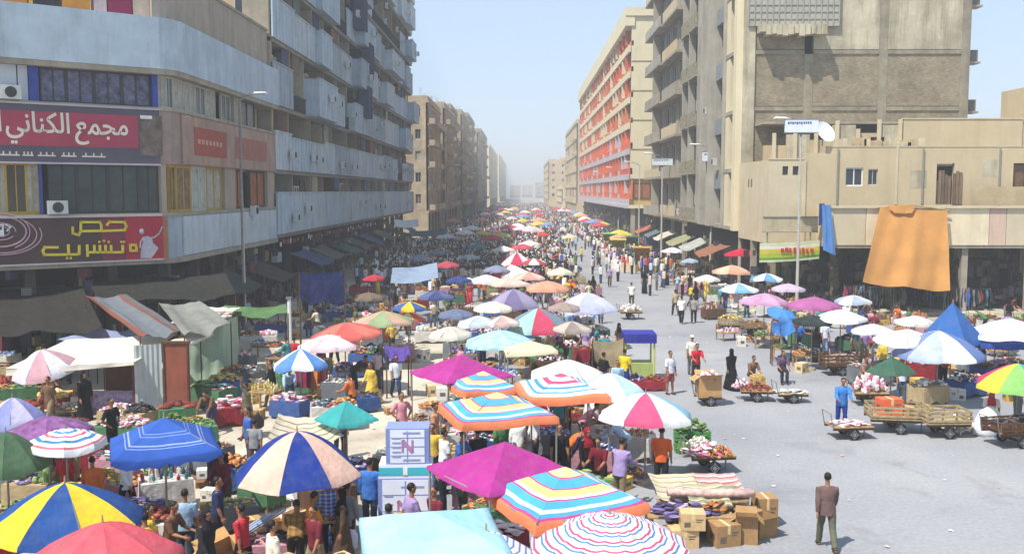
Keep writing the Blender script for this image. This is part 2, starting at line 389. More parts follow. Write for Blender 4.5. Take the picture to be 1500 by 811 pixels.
# ------------------------------------------------------------------ left: the shop building on the corner
SGREEN = mat('dark_grey_green_glass', '3c4543', .3, .5, .7, world=True)
YEL = mat('yellow_paint', 'b8952a', .6, .1, 3)
BLU = mat('deep_blue_paint', '2a418f', .6, .15, 2, world=True)
PURP = mat('purple_print_glass', '5f6078', .5, .75, 3.2, world=True)
PINKW = mat('pinkish_render', 'a89a8a', .9, .12, .6, .2, .35, world=True)
root = thing('shop_building', 'corner shop building with red and black signs wrapped round its blue bands', 'building', (-23, 50, 0))
PTS = [(-37.0, 31.03), (-23.0, 42.0), (-17.5, 46.31), (-17.12, 46.75), (-17.0, 47.4), (-17.0, 66.0)]
SEG = [Facade(root, PTS[i], PTS[i + 1]) for i in range(len(PTS) - 1)]
def band(name, z0, z1, o0, o1, m, segs=range(5), label=None):
    """one continuous strip that follows the bent front"""
    mb = MB(); pts = [Vector(p) for p in PTS]; a, b = segs[0], segs[-1] + 1
    def off(i, o):
        ns = []
        if i > 0: ns.append(SEG[i - 1].n)
        if i < len(SEG): ns.append(SEG[i].n)
        n = sum(ns, Vector((0, 0))) / len(ns); n = n.normalized() / max(.8, n.length)
        q = pts[i] + n * o; return q
    for i in range(a, b):
        P = [off(i, o0), off(i + 1, o0), off(i + 1, o1), off(i, o1)]
        k = len(mb.v)
        for z in (z0, z1):
            for q in P: mb.v.append(Vector((q.x, q.y, z)))
        for fc in ((0, 3, 2, 1), (4, 5, 6, 7), (0, 1, 5, 4), (2, 3, 7, 6)): mb.f.append(tuple(k + t for t in fc)); mb.m.append(0)
        if i == a: mb.f.append((k, k + 4, k + 7, k + 3)); mb.m.append(0)
        if i == b - 1: mb.f.append((k + 1, k + 2, k + 6, k + 5)); mb.m.append(0)
    o = mb.build(name, m, root, world=True)
    if label: o['label'] = label
    return o
band('blue_band', 13.8, 16.2, -.4, .35, BLUEP)
band('floor_slab', 13.55, 13.8, -3, .3, CONC)
band('lower_band', 4.75, 6.8, -.4, .02, BLUEP2)
band('floor_slab', 4.5, 4.75, -4, .1, CONC)
band('middle_band', 9.3, 11.85, -.4, .05, mat('faded_brown_pink_board', '9c857a', .8, .2, .8, .1, .4, world=True))
band('floor_slab', 6.8, 6.95, -2.2, .12, CONC); band('floor_slab', 11.85, 12.0, -2.2, .12, CONC)
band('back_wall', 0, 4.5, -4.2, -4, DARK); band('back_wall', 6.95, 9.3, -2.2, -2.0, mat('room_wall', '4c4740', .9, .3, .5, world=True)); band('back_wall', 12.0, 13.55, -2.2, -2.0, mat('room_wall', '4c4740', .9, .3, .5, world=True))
band('parapet_wall', 16.2, 18.8, -1.0, -.4, PINKW, range(2, 5))
band('parapet_cap', 18.8, 18.95, -1.1, -.3, CONC, range(2, 5))
rf = MB(); v = [(x, y) for x, y in PTS]; n0 = len(rf.v)
rl = [(-37, 31.8), (-23.2, 42.6), (-18.0, 46.6), (-17.7, 47.1), (-17.5, 66), (-37, 66)]
for z in (16.0, 16.15):
    for x, y in rl: rf.v.append(Vector((x, y, z)))
rf.f = [tuple(reversed(range(6))), tuple(range(6, 12))] + [(k, (k + 1) % 6, 6 + (k + 1) % 6, 6 + k) for k in range(6)]; rf.m = [0] * 8
rf.build('roof', CONC, root, world=True)
MB().b6(-37, -18.2, 65.6, 66, 0, 18.8).build('wall', TAN, root, world=True)
s0, s1, s2, s3, s4 = SEG
# ground floor columns, streaked and coloured dark for arcade shade, and dim shop fronts
for f, ss in ((s0, (3, 9, 15)), (s1, (1.2, 4.8)), (s4, (.2, 4.5, 9, 13.5, 17.8))):
    for s in ss: f.box('column', s - .22, s + .22, .13, 4.5, -1.2, -.7, mat('grimy_shade_column', '4a443b', .9, .3, 1, .2, .4, world=True))
for f in (s0, s1, s4):
    n = max(1, int(f.L / 3.4))
    for k in range(n):
        a = f.L * k / n + .2; b = f.L * (k + 1) / n - .2
        f.win(a, b, .3, 3.4, -3.6, FRAMED, R.choice([GLASS, DARK, SHUT, GLASSB]))
def signtext(txt, f, s, z, size, m, o, parent=None, thick=.03, bold=0.0, sx=1.0, rtl=False):
    c = bpy.data.curves.new('lettering', 'FONT'); c.body = txt; c.size = size; c.extrude = thick; c.offset = bold; c.align_x = 'CENTER'
    t = bpy.data.objects.new('tmp', c); C.objects.link(t)
    dg = bpy.context.evaluated_depsgraph_get(); me = bpy.data.meshes.new_from_object(t.evaluated_get(dg)); bpy.data.objects.remove(t)
    me.materials.clear(); me.materials.append(m)
    ob = bpy.data.objects.new('lettering', me); C.objects.link(ob); ob.parent = parent
    ob.matrix_local = Matrix.Translation(f.p(s, o, z) - Vector(parent.location)) @ Matrix.Rotation(f.rz, 4, 'Z') @ Matrix.Rotation(PI / 2, 4, 'X') @ Matrix.Diagonal((sx, 1, 1, 1))
    return ob
def stroke(mb, f, pts, wd, o, th=.04, closed=False, m=0):
    """flat lettering strokes in the wall plane: pts are (s, z)"""
    q = list(pts) + ([pts[0]] if closed else [])
    for (a, b), (c, d) in zip(q, q[1:]):
        L = math.hypot(c - a, d - b); 
        if L < 1e-4: continue
        ca, sa = (c - a) / L, (d - b) / L
        M = Matrix(((f.t.x, f.n.x, 0), (f.t.y, f.n.y, 0), (0, 0, 1))) @ Matrix(((ca, 0, -sa), (0, 1, 0), (sa, 0, ca)))
        mb.box(f.p((a + c) / 2, o, (b + d) / 2), (L + wd, th, wd), M=M, m=m)
def arc(cx, cz, rx, rz_, a0, a1, n=14): return [(cx + rx * math.cos(rad(a0 + (a1 - a0) * k / n)), cz + rz_ * math.sin(rad(a0 + (a1 - a0) * k / n))) for k in range(n + 1)]
# pixel column -> s along the angled face s1 (extended to the left into s0's line: both lie on one straight line)
def s_at(px):
    d = CR @ Vector((px - W0 / 2, 0, -F)); dx, dy = d.x / d.y, 1.0
    # A + t s = k (dx, dy)
    A = s1.A; t = s1.t; det = t.x * dy - t.y * dx
    return (-A.x * dy + A.y * dx) / det
def z_at(px, py, s):
    q = s1.p(s, .1, 0); d = CR @ Vector((px - W0 / 2, H0 / 2 - py, -F)); return CAMH + d.z / d.y * q.y
# --- the lower black and red restaurant board
BOARD = mat('dark_brown_print', '4a3430', .55, .25, .8, world=True)
sl, sr = s_at(-40), s1.L - .02
lo = thing('restaurant_sign', 'black and red board with yellow Arabic lettering and a dancer above the shop fronts', 'sign', s1.p(0, .06, 4.75))
lo_f = Facade(lo, PTS[1], PTS[2])
q = MB(); s1.add(q, sl, sr, 4.75, 6.8, .03, .12); q.build('board', BOARD, lo, world=True)
q = MB(); s1.add(q, sl, sr, 6.8, 6.87, .03, .2); s1.add(q, sl, sr, 4.68, 4.75, .03, .2); q.build('frame', mat('pale_trim', 'b8aab0', .6, .1, 2), lo, world=True)
q = MB(); s1.add(q, s_at(185), s_at(240), 4.76, 6.79, .122, .128); q.build('red_field', mat('red_print', 'b02035', .5, .2, .7, world=True), lo, world=True)
q = MB(); s1.add(q, s_at(150), s_at(185), 4.76, 6.79, .121, .125); q.build('maroon_field', mat('maroon_print', '7e2b3a', .5, .2, .7, world=True), lo, world=True)
q = MB(); s1.add(q, s_at(240), s_at(247), 4.76, 6.79, .122, .128); q.build('orange_strip', mat('orange_print', 'a56a40', .5, .3, 2, world=True), lo, world=True)
def ps(x, y):     # pixels of the enlarged sign (5.556x) -> sign plane
    px = x / 5.556; py = 300 + y / 5.556; s = s_at(px); return (s, z_at(px, py, s))
yl = MB(); Y = mat('yellow_lettering', 'd9c431', .5, .08, 3)
for st in ([(600, 185), (600, 232), (648, 245), (664, 215), (668, 140), (820, 140), (832, 165), (832, 210), (668, 214)],
           [(832, 212), (1020, 205), (1035, 175), (1020, 140), (900, 138), (880, 160)],
           [(470, 345), (370, 345), (352, 372), (362, 405), (645, 402), (648, 335)], [(560, 330), (560, 400)],
           [(712, 412), (712, 330)], [(712, 385), (1000, 385), (1000, 335)], [(770, 335), (770, 385)], [(815, 335), (815, 385)], [(860, 335), (860, 385)], [(905, 335), (905, 385)],
           [(1062, 325), (1105, 325), (1112, 372), (1062, 372)]):
    pts = [ps(*p) for p in st]
    stroke(yl, s1, pts, .11, .17, closed=(st[0] == (1062, 325)))
for p in ((990, 300), (1012, 300), (812, 300), (850, 292), (888, 300), (545, 432), (575, 432)):
    s, z = ps(*p); yl.box(s1.p(s, .17, z), (.09, .04, .09), s1.rz)
yl.build('lettering', Y, lo, world=True)
wl = MB()
for k, (rx, rz_, a0, a1) in enumerate(((330, 165, -150, 25), (290, 150, -150, 60), (245, 150, -60, 110), (215, 125, -100, 150), (130, 70, 0, 330), (80, 40, 0, 360))):
    cx, cz = (20, 240) if k < 2 else (10, 215)
    stroke(wl, s1, [ps(cx + rx * math.cos(rad(t)), cz - rz_ * math.sin(rad(t))) for t in range(a0, a1 + 1, 12)], .04 if k != 3 else .06, .14)
wl.build('swirl_emblem', mat('pale_pink_print', 'c8a2ac', .5, .1, 2), lo, world=True)
sb = MB(); s1.add(sb, s_at(2), s_at(8), 6.0, 6.3, .125, .15); stroke(sb, s1, [ps(60, 160), ps(100, 180), ps(70, 210)], .06, .14); stroke(sb, s1, [ps(5, 165), ps(40, 160), ps(35, 200)], .07, .14)
sb.build('emblem_writing', WHITE, lo, world=True)
dm = MB()
dn = [(1140, 432), (1150, 345), (1168, 300), (1160, 262), (1205, 252), (1240, 272), (1248, 310), (1290, 350), (1262, 392), (1230, 432)]
k = len(dm.v); dd = [ps(*p) for p in dn]
for s, z in dd: dm.v.append(s1.p(s, .15, z))
dm.f.append(tuple(reversed(range(k, k + len(dd))))); dm.m.append(0)
stroke(dm, s1, [ps(1225, 272), ps(1262, 262), ps(1300, 232), ps(1325, 180)], .055, .14); stroke(dm, s1, [ps(1165, 275), ps(1148, 300), ps(1140, 345)], .05, .14)
hp = ps(1158, 215); dm.ball(s1.p(hp[0], .15, hp[1]), (.11, .03, .14), 10, 8, 0, Matrix.Rotation(s1.rz, 3, 'Z'))
dm.build('dancer_print', mat('pale_grey_print', 'b7b3ba', .5, .2, 4), lo, world=True)
# --- the upper red board
up = thing('red_sign', 'long red board with white Arabic lettering over a dark strip on the corner building', 'sign', s1.p(0, .06, 9.3))
q = MB(); s1.add(q, sl, sr, 9.3, 11.85, .06, .14); q.build('board', mat('grey_violet_board', '55505c', .6, .2, 1, world=True), up, world=True)
q = MB(); s1.add(q, sl, s_at(208), 10.02, 11.55, .142, .16); q.build('red_field', mat('rose_red_print', 'a83a52', .55, .15, .8, world=True), up, world=True)
q = MB(); s1.add(q, s_at(210), s_at(243), 9.7, 11.6, .142, .15); q.build('picture_field', mat('faded_picture_print', '6f5f55', .6, .6, 2.5, world=True), up, world=True)
q = MB(); s1.add(q, s_at(212), s_at(229), 11.42, 11.58, .152, .165); q.build('small_lettering', WHITE, up, world=True)
q = MB(); s1.add(q, sl, sr, 9.22, 9.3, .03, .2); s1.add(q, sl, sr, 11.85, 11.93, .03, .2); q.build('frame', mat('pale_trim', 'b8aab0', .6, .1, 2), up, world=True)
TXT = mat('off_white_lettering', 'd9d2bf', .5, .08, 3)
def ar(words): return ' '.join(words)[::-1]
w1, w2 = '\ufee3\ufea0\ufee4\ufeca', '\ufe8d\ufedf\ufedc\ufee8\ufe8e\ufee7\ufef2'
sc1 = (s_at(118) + s_at(194)) / 2; sc2 = (s_at(18) + s_at(110)) / 2
t1 = signtext(w1[::-1], s1, sc1, 10.62, 1.25, TXT, .18, up, bold=.018)
t2 = signtext(w2[::-1], s1, sc2, 10.62, 1.25, TXT, .18, up, bold=.018)
bpy.context.view_layer.update()
for t, a, b in ((t1, 118, 194), (t2, 18, 110)):
    wd = max(v.co.x for v in t.data.vertices) - min(v.co.x for v in t.data.vertices); k = (s_at(b) - s_at(a)) / max(.1, wd); t.matrix_local = t.matrix_local @ Matrix.Diagonal((k, 1, 1, 1))
signtext('\ufe8d', s1, s_at(8), 10.62, 1.3, TXT, .18, up, bold=.018)
sm = MB()
for a, b in ((8, 36), (40, 56), (62, 88), (96, 118), (126, 160)):
    s1.add(sm, s_at(a), s_at(b), 9.56, 9.62, .145, .165)
    for k in range(3): q = s_at(a + (b - a) * (k + .5) / 3); s1.add(sm, q - .03, q + .03, 9.62, 9.75, .145, .165)
sm.build('small_lettering', TXT, up, world=True)
# faded board on the street side
fb = thing('faded_sign', 'faded pinkish board with a red panel on the street side of the corner building', 'sign', s4.p(0, .06, 9.3))
q = MB(); s4.add(q, .3, 18, 9.35, 11.8, .06, .13); q.build('board', mat('faded_pink_board', 'a88c7c', .7, .2, .9, .1, .35, world=True), fb, world=True)
q = MB(); s4.add(q, 2.0, 7.4, 9.85, 11.3, .132, .15); q.build('red_field', mat('faded_red_print', 'a0483c', .6, .2, 1.5, world=True), fb, world=True)
q = MB(); s4.add(q, 9.0, 16, 9.9, 11.2, .132, .14); q.build('red_field', mat('faded_rose_print', '9c5e52', .6, .2, 1.5, world=True), fb, world=True)
q = MB()
for k in range(7): s4.add(q, 2.5 + k * .6, 2.9 + k * .6, 10.45, 10.7, .152, .16)
q.build('small_lettering', mat('pale_red_print', 'c58f80', .6, .1, 2), fb, world=True)
s4.box('blue_panel', .2, 18.1, 4.8, 6.75, .03, .1, BLUEP3)
# windows of the two shop floors
def wrow(f, z0, z1, items, o=-.25):
    for a, b, kind in items:
        if kind == 'p': f.box('pier', a, b, z0, z1, -.6, -.02, CONC)
        elif kind == 'b': f.box('blue_pier', a, b, z0, z1, -.6, 0.0, BLU)
        elif kind == 'w': f.box('white_panel', a, b, z0, z1, -.5, -.1, mat('off_white_panel', 'b9bfc6', .6, .1, 1, world=True))
        elif kind == 'k': f.box('pink_pier', a, b, z0, z1, -.6, -.02, PINKW)
        elif kind == 'dark': f.box('dark_opening', a, b, z0, z1, -1.9, -1.8, DARK)
        else:
            fr, pn = kind; f.win(a, b, z0, z1, o, fr, pn)
Sx = s_at
YG = (YEL, CURT)
wrow(s1, 6.95, 9.3, [(Sx(-40), Sx(-2), YG), (Sx(-2), Sx(16), YG), (Sx(16), Sx(46), (YEL, mat('brown_glass', '4e4436', .3, .4, 1, world=True))), (Sx(46), Sx(64), YG), (Sx(64), Sx(68), 'b'),
                     (Sx(78), Sx(120), (FRAMED, SGREEN)), (Sx(120), Sx(165), (FRAMED, SGREEN)), (Sx(165), Sx(210), (FRAMED, SGREEN)), (Sx(210), Sx(238), (FRAMED, SGREEN)), (Sx(240), s1.L, 'b')])
s1.ac(Sx(88), 6.97, .05)
wrow(s1, 12.0, 13.55, [(Sx(-40), Sx(0), (FRAMEW, CURT)), (Sx(0), Sx(38), 'w'), (Sx(40), Sx(54), 'w'), (Sx(55), Sx(69), 'b'), (Sx(72), Sx(110), (FRAMED, PURP)), (Sx(110), Sx(150), (FRAMED, PURP)),
                       (Sx(150), Sx(190), (FRAMED, PURP)), (Sx(190), Sx(231), (FRAMED, PURP)), (Sx(232), s1.L, 'b')])
s1.ac(Sx(26), 12.02, .2)
wrow(s2, 6.95, 9.3, [(0, .3, 'k'), (.3, s2.L, (YEL, mat('brown_poster', '6e5b42', .6, .5, 2, world=True)))]); wrow(s3, 6.95, 9.3, [(0, s3.L, (YEL, mat('brown_poster', '6e5b42', .6, .5, 2, world=True)))])
wrow(s2, 12.0, 13.55, [(0, s2.L, (FRAMEW, CURT))]); wrow(s3, 12.0, 13.55, [(0, s3.L, (FRAMEW, GLASSB))])
OR = mat('orange_brown_shutter', '9a5a2c', .7, .3, 2, world=True)
wrow(s4, 6.95, 9.3, [(.1, 2.2, (YEL, mat('poster_pane', '7f6a50', .6, .6, 3, world=True))), (2.3, 4.6, (FRAMEW, mat('bright_pane', 'a7b0a2', .5, .4, 2, world=True))), (4.7, 7.3, (YEL, CURT)), (7.4, 9.4, 'k'), (9.5, 11.4, (FRAMED, OR)), (11.5, 13.0, 'dark'), (13.0, 16.5, (FRAMED, OR)), (16.6, 18.1, 'k')])
wrow(s4, 12.0, 13.55, [(.1, 1.6, (FRAMEW, CURT)), (1.7, 3.2, (FRAMEW, CURT)), (3.3, 4.9, (FRAMEW, GLASSB)), (5, 6.6, (FRAMEW, CURT)), (6.7, 7.5, 'dark'), (7.6, 9.4, (FRAMEW, GLASSB)), (9.5, 11, 'p'), (11.1, 14.5, (FRAMED, GLASSB)), (14.6, 18.1, 'dark')])
s4.ac(12.2, 6.5, .3)
# top terrace: bright booths on the roof edge
for a, b, c_, nm in ((-20, 8, 'b98b3a', 'yellow_booth'), (12, 62, 'c4752a', 'orange_booth'), (64, 70, 'd0a040', 'orange_post'), (72, 108, '2e2a33', 'dark_opening'), (112, 152, 'd08a35', 'orange_booth'), (158, 176, 'cdb3b0', 'pale_panel'), (178, 212, '8e2349', 'crimson_drape'), (214, 238, 'cbb09a', 'pale_panel')):
    o = s1.box(nm, Sx(a), Sx(b), 16.2, 18.6, -1.2, -.6, mat('booth_' + c_, c_, .7, .2, 1.5, world=True)); o.name = 'terrace_panel'
    o['label'] = nm.replace('_', ' ') + ' on the roof terrace'
band('terrace_roof', 18.6, 18.75, -3, -.5, CONC, range(0, 2))
# plain cream house body behind the parapet
pb = thing('roof_house', 'small cream roof house behind the pinkish parapet of the corner building', 'house', (-21.5, 60, 16.15))
q = MB().b6(-24, -20.4, 57, 64, 16.15, 21.0); q.build('wall', mat('plain_cream_wall', 'cdb892', .9, .1, .8, .2, .2, world=True), pb, world=True)
MB().b6(-24.2, -20.2, 56.8, 64.2, 21.0, 21.2).build('roof', WHITE, pb, world=True)
hf = Facade(pb, (-24, 57), (-20.4, 57)); hf.win(1, 2.2, 18, 19.4, .02)

# ------------------------------------------------------------------ left: the long block with blue balconies
lb = thing('balcony_block', 'long seven storey block with pale blue balcony fronts along the left side', 'building', (-17, 66.2, 0))
f = Facade(lb, (-17, 66.2), (-17, 150))
OLIVE = mat('olive_brown_wall', 'a39a80', .9, .25, .7, .2, .4, world=True)
BROWN = mat('reddish_brown_wall', 'a08068', .9, .25, .7, .2, .3, world=True)
f.box('core', .3, f.L - .3, 4.6, 36.2, -2.0, -20, OLIVE)
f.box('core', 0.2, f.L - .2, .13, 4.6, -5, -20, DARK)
f.box('roof', -.1, f.L + .1, 36.2, 36.5, -20, .2, CONC)
zs = [5.0 + 4.5 * k for k in range(7)]
for k in range(17):
    s = .4 + k * (f.L - .8) / 16; f.box('column', s - .25, s + .25, .13, 4.6, -2.2, -1.7, mat('grimy_shade_column', '4a443b', .9, .3, 1, .2, .4, world=True))  # column colour darkened to stand for shade under the block
for k, z in enumerate(zs):
    f.box('floor_slab', 0, f.L, z - .28, z - .02, -2.1, -.12, mat('slab_concrete', '8b8577', .9, .2, .6, .2, .4, world=True))
    s = 0.0
    while s < f.L - .5:
        Lp = R.uniform(4.2, 7.8); e = min(s + Lp, f.L)
        if f.L - e < 2: e = f.L
        r = R.random(); o1 = R.choice([0, 0, .02, .55, 1.0]) if k > 1 else R.choice([0, .03, .06]); top = z + R.choice([2.35, 2.6, 2.6, 2.8])
        if k == 0: top = z + 2.85
        if r < .85 or k == 0:
            mb = MB(); f.add(mb, s, e - .05, z, top, o1 - .12, o1)
            if o1 > .3:
                f.add(mb, s, s + .1, z, top, -.3, o1 - .121); f.add(mb, e - .15, e - .05, z, top, -.3, o1 - .121); f.add(mb, s + .1, e - .15, z - .12, z - .002, -.12, o1)
            nrib = int((e - s) / .9)
            for j in range(1, nrib): q = s + j * (e - .05 - s) / nrib; f.add(mb, q - .03, q + .03, z + .08, top - .08, o1, o1 + .03)
            f.add(mb, s - .02, e - .03, top, top + .1, o1 - .2, o1 + .06)
            mb.build('balcony_front', R.choice([BLUEP, BLUEP, BLUEP2, BLUEP3, BLUEP3]), lb, world=True)
        else:
            mb = MB()
            for j in range(int((e - s) / .18)): f.add(mb, s + j * .18, s + j * .18 + .03, z, z + 1.1, -.08, -.05)
            f.add(mb, s, e, z + 1.1, z + 1.16, -.1, -.03); mb.build('balcony_railing', FRAMED, lb, world=True)
        zt = z + 4.5 - .28
        f.box('party_wall', s - .1, s + .1, z, zt, -2.05, -.25, R.choice([OLIVE, BROWN, CONC]))
        # recessed wall panel and its windows
        a = s + .4
        while a < e - 1.4:
            ww = R.uniform(1.2, 2.0)
            if R.random() < .75: f.win(a, min(a + ww, e - .2), z + 1.0, z + R.uniform(3.2, 3.9), -1.88 if R.random() < .6 else -.7, R.choice([FRAMEW, FRAMED, None]), R.choice(PANES))
            a += ww + R.uniform(.3, .9)
        r = R.random()
        if r < .42: f.ac(R.uniform(s + .6, e - .8), z + R.uniform(.6, 1.6), o1 + .35)
        if r > .5:    # hanging blind or laundry
            q = R.uniform(s + .4, e - 2); f.box('blind', q, q + R.uniform(1.2, 2.4), zt - R.uniform(.7, 1.6), zt, -.3, -.26, mat('blind', R.choice(['34405f', '3b4a7c', '6d5a44', '93917f', '5c6d66', 'a59a7a', '8d4b3c']), .8, .2, 2, world=True))
        s = e
f.box('top_band', 0, f.L + .4, 36.5, 37.4, -.4, .4, BLUEP)
e = Facade(lb, (-37, 66.2), (-17, 66.2)); e.box('wall', 0, e.L - .2, 4.6, 36.2, -.3, 0, mat('warm_tan_wall', 'b39c7a', .9, .15, .6, .2, .3, world=True))
for k in range(4): e.win(e.L - 2.6, e.L - 1.4, 19.5 + k * 4.5, 21.5 + k * 4.5, .03)
# dark blue metal cages on the upper floors
for s, z in ((31, 24.2), (35, 20.2), (38, 28.3), (33.5, 15.6)):
    q = MB(); f.add(q, s, s + 2.6, z, z + 3.2, .1, 1.1)
    for j in range(8): f.add(q, s + j * .36, s + j * .36 + .05, z, z + 3.2, 1.1, 1.14)
    q.build('balcony_cage', mat('dark_blue_metal', '39455e', .6, .3, 1, world=True), lb, world=True)

# left far blocks
GOLD2 = mat('dull_tan_render', 'b3a283', .9, .3, .6, .3, .5, world=True, dirtcol=(.2, .16, .11)); GREYT = mat('grey_brown_render', '9c9080', .9, .3, .6, .3, .5, world=True, dirtcol=(.17, .14, .11))
GOLD = mat('golden_tan_render', 'b8a68a', .9, .3, .6, .3, .4, world=True, dirtcol=(.22, .16, .09))
LB_ = [(166, 192, -16.3, 23.4, 5, GOLD, .7, 'tan corner block just beyond the blue balconies, a balcony on nearly every bay'),
 (195, 224, -15.8, 25.0, 6, GOLD2, .45, 'tan block with a plain upper wall, second beyond the blue balconies'),
 (228, 250, -16.9, 27.6, 6, GREYT, .5, 'narrow grey brown block set slightly back, third beyond the blue balconies'),
 (253, 288, -15.9, 28.4, 7, GOLD2, .6, 'fourth block beyond the blue balconies, taller and brownish'),
 (291, 330, -16.4, 30.6, 7, GREYT, .5, 'tallest grey block of the left row before it fades'),
 (334, 372, -15.5, 28.6, 6, GOLD, .4, 'hazy tan block with a few balconies, sixth of the left row'),
 (378, 440, -16.2, 31.5, 6, GREYT, .3, 'hazy greyish block where the left row begins to step down')]
for y0_, y1_, X_, h_, n_, m_, b_, l_ in LB_: block('beige_block', l_, (X_, y0_), (X_, y1_), 17, h_, n_, m_, side='left', balc=b_, endw=3.4, wpb=R.uniform(2.9, 3.8) if y0_ < 300 else 5)
block('pale_block', 'pale hazy block standing alone near the far end of the left row', (-16.5, 490), (-16.5, 640), 24, 31, 6, CREAM, side='left', balc=0, wpb=8, endw=6)
block('pale_block', 'faint tower like block at the very end of the left row', (-16.5, 700), (-16.5, 980), 26, 34, 6, CREAM, side='left', balc=0, wpb=14, endw=7)

# ------------------------------------------------------------------ right: unfinished concrete tower with brick side
rt = thing('brick_sided_tower', 'tall concrete block with a bare brick side wall and vertical fins, right of the street', 'building', (17, 75, 0))
def brick_mat():
    m = bpy.data.materials.new('bare_brick'); m.use_nodes = True; nt = m.node_tree; L = nt.links; p = nt.nodes['Principled BSDF']; p.inputs['Roughness'].default_value = .95
    g = N(nt, 'ShaderNodeNewGeometry').outputs['Position']; sp = N(nt, 'ShaderNodeSeparateXYZ'); L.new(g, sp.inputs[0]); cb = N(nt, 'ShaderNodeCombineXYZ'); L.new(sp.outputs[0], cb.inputs[0]); L.new(sp.outputs[2], cb.inputs[1])
    b = N(nt, 'ShaderNodeTexBrick'); b.inputs['Scale'].default_value = 1; b.inputs['Brick Width'].default_value = .26; b.inputs['Row Height'].default_value = .09; b.inputs['Mortar Size'].default_value = .012
    b.inputs['Color1'].default_value = colr('8a7c64'); b.inputs['Color2'].default_value = colr('a3957a'); b.inputs['Mortar'].default_value = colr('8a7e68'); L.new(cb.outputs[0], b.inputs['Vector'])
    n = N(nt, 'ShaderNodeTexNoise'); n.inputs['Scale'].default_value = .7; n.inputs['Detail'].default_value = 10; n.inputs['Roughness'].default_value = .75; L.new(g, n.inputs['Vector'])
    mr = N(nt, 'ShaderNodeMapRange'); mr.inputs[1].default_value = .35; mr.inputs[2].default_value = .65; mr.inputs[3].default_value = .62; mr.inputs[4].default_value = 1.12; L.new(n.outputs[0], mr.inputs[0])
    mx = N(nt, 'ShaderNodeMix', data_type='RGBA', blend_type='MULTIPLY'); mx.inputs[0].default_value = 1; L.new(b.outputs[0], mx.inputs[6]); L.new(mr.outputs[0], mx.inputs[7]); L.new(mx.outputs[2], p.inputs['Base Color'])
    bp = N(nt, 'ShaderNodeBump'); bp.inputs['Strength'].default_value = .6; bp.inputs['Distance'].default_value = .03; L.new(b.outputs['Fac'], bp.inputs['Height']); bp.invert = True; L.new(bp.outputs[0], p.inputs['Normal'])
    return m
BRICK = brick_mat()
WORN = mat('stained_cement_render', 'b5ab92', .95, .4, .4, .4, .8, world=True, dirtcol=(.2, .16, .1))
GRIMB = mat('grimy_cement_frame', '8f8672', .95, .35, .8, .4, .5, world=True)
e = Facade(rt, (17, 75), (34.4, 75))
H1 = 38
e.box('core', .3, e.L - .3, 0, H1 - .2, -.4, -25.5, DARK)
cols = [.0, 4.7, 10.4, e.L - .7]; beams = [9.4, 14.2, 18.5, 26.8, 31, 35.5]
for k, c_ in enumerate(cols): e.box('frame_column', c_, c_ + (.9 if k == 0 else .7), 0, H1 if k != 1 else 18.5, -.38, -.03 if k else .1, WORN if k == 0 else GRIMB)
for z in beams:
    for a, b in zip(cols, cols[1:]): e.box('frame_beam', a + (.9 if a == 0 else .7), b, z, z + (.3), -.38, .02, GRIMB)
zz = [4.5] + beams + [H1]
for i in range(len(zz) - 1):
    for j, (a, b) in enumerate(zip(cols, cols[1:])):
        z0 = zz[i] + (.35 if i else 0); z1 = zz[i + 1]
        m = WORN if (z0 > 18.3 and (j > 0 or z0 > 26)) else BRICK
        e.box('brick_infill' if m is BRICK else 'rendered_infill', a + (.9 if a == 0 else .7), b, z0, z1, -.36, -.06 if m is BRICK else -.02, m)
# glass block panel and ragged canopy
gp = MB(); x0, x1, z0, z1 = .3, 7.2, 20.6, 26.4
e.add(gp, x0, x1, z0, z1, .02, .2); gp.build('lattice_panel', mat('grey_cement_lattice', 'a3a093', .9, .15, 2, world=True), rt, world=True)
gr = MB()
for k in range(16): q = x0 + (x1 - x0) * k / 15; e.add(gr, q - .04, q + .04, z0, z1, .202, .27)
for k in range(12): q = z0 + (z1 - z0) * k / 11; e.add(gr, x0, x1, q - .04, q + .04, .204, .255)
gr.build('lattice_bars', mat('grey_bar', '9a968a', .9, .15, 2, world=True), rt, world=True)
cn = MB()
for k in range(12):
    a = 1.0 + k * .42; e.add(cn, a, a + .4, 20.0 - R.uniform(0, .35), 20.55, .1, 1.1 + R.uniform(0, .2))
cn.build('ragged_canopy', WORN, rt, world=True)
for z in (14.2, 18.0, 22.3): e.box('air_conditioner', e.L + .02, e.L + .95, z, z + .9, -1.6, -.8, mat('rusty_grey_metal', '6a6862', .8, .3, 2, world=True)); e.box('ledge', e.L - .05, e.L + 1.1, z - .15, z - .01, -1.8, -.6, CONC)
e.box('roof', -.2, e.L + .2, H1, H1 + .3, -26, .3, CONC)
e.box('wall', e.L - .3, e.L - .02, 0, H1, -26, -.39, WORN)
f = Facade(rt, (17, 101), (17, 75))
GREYC = mat('grey_concrete_fin', 'a6a092', .9, .2, .5, .2, .35, world=True)
fl = [5.2 + 4.6 * k for k in range(8)]
for k, s in enumerate((.4, 4.2, 9.0, 13.0, 16.4, 20.6)):
    wd = .9 if k in (3, 4) else .5; f.box('fin', s, s + wd, 5.0, H1, -.3, .9 if k in (3, 4) else .45, GREYC)
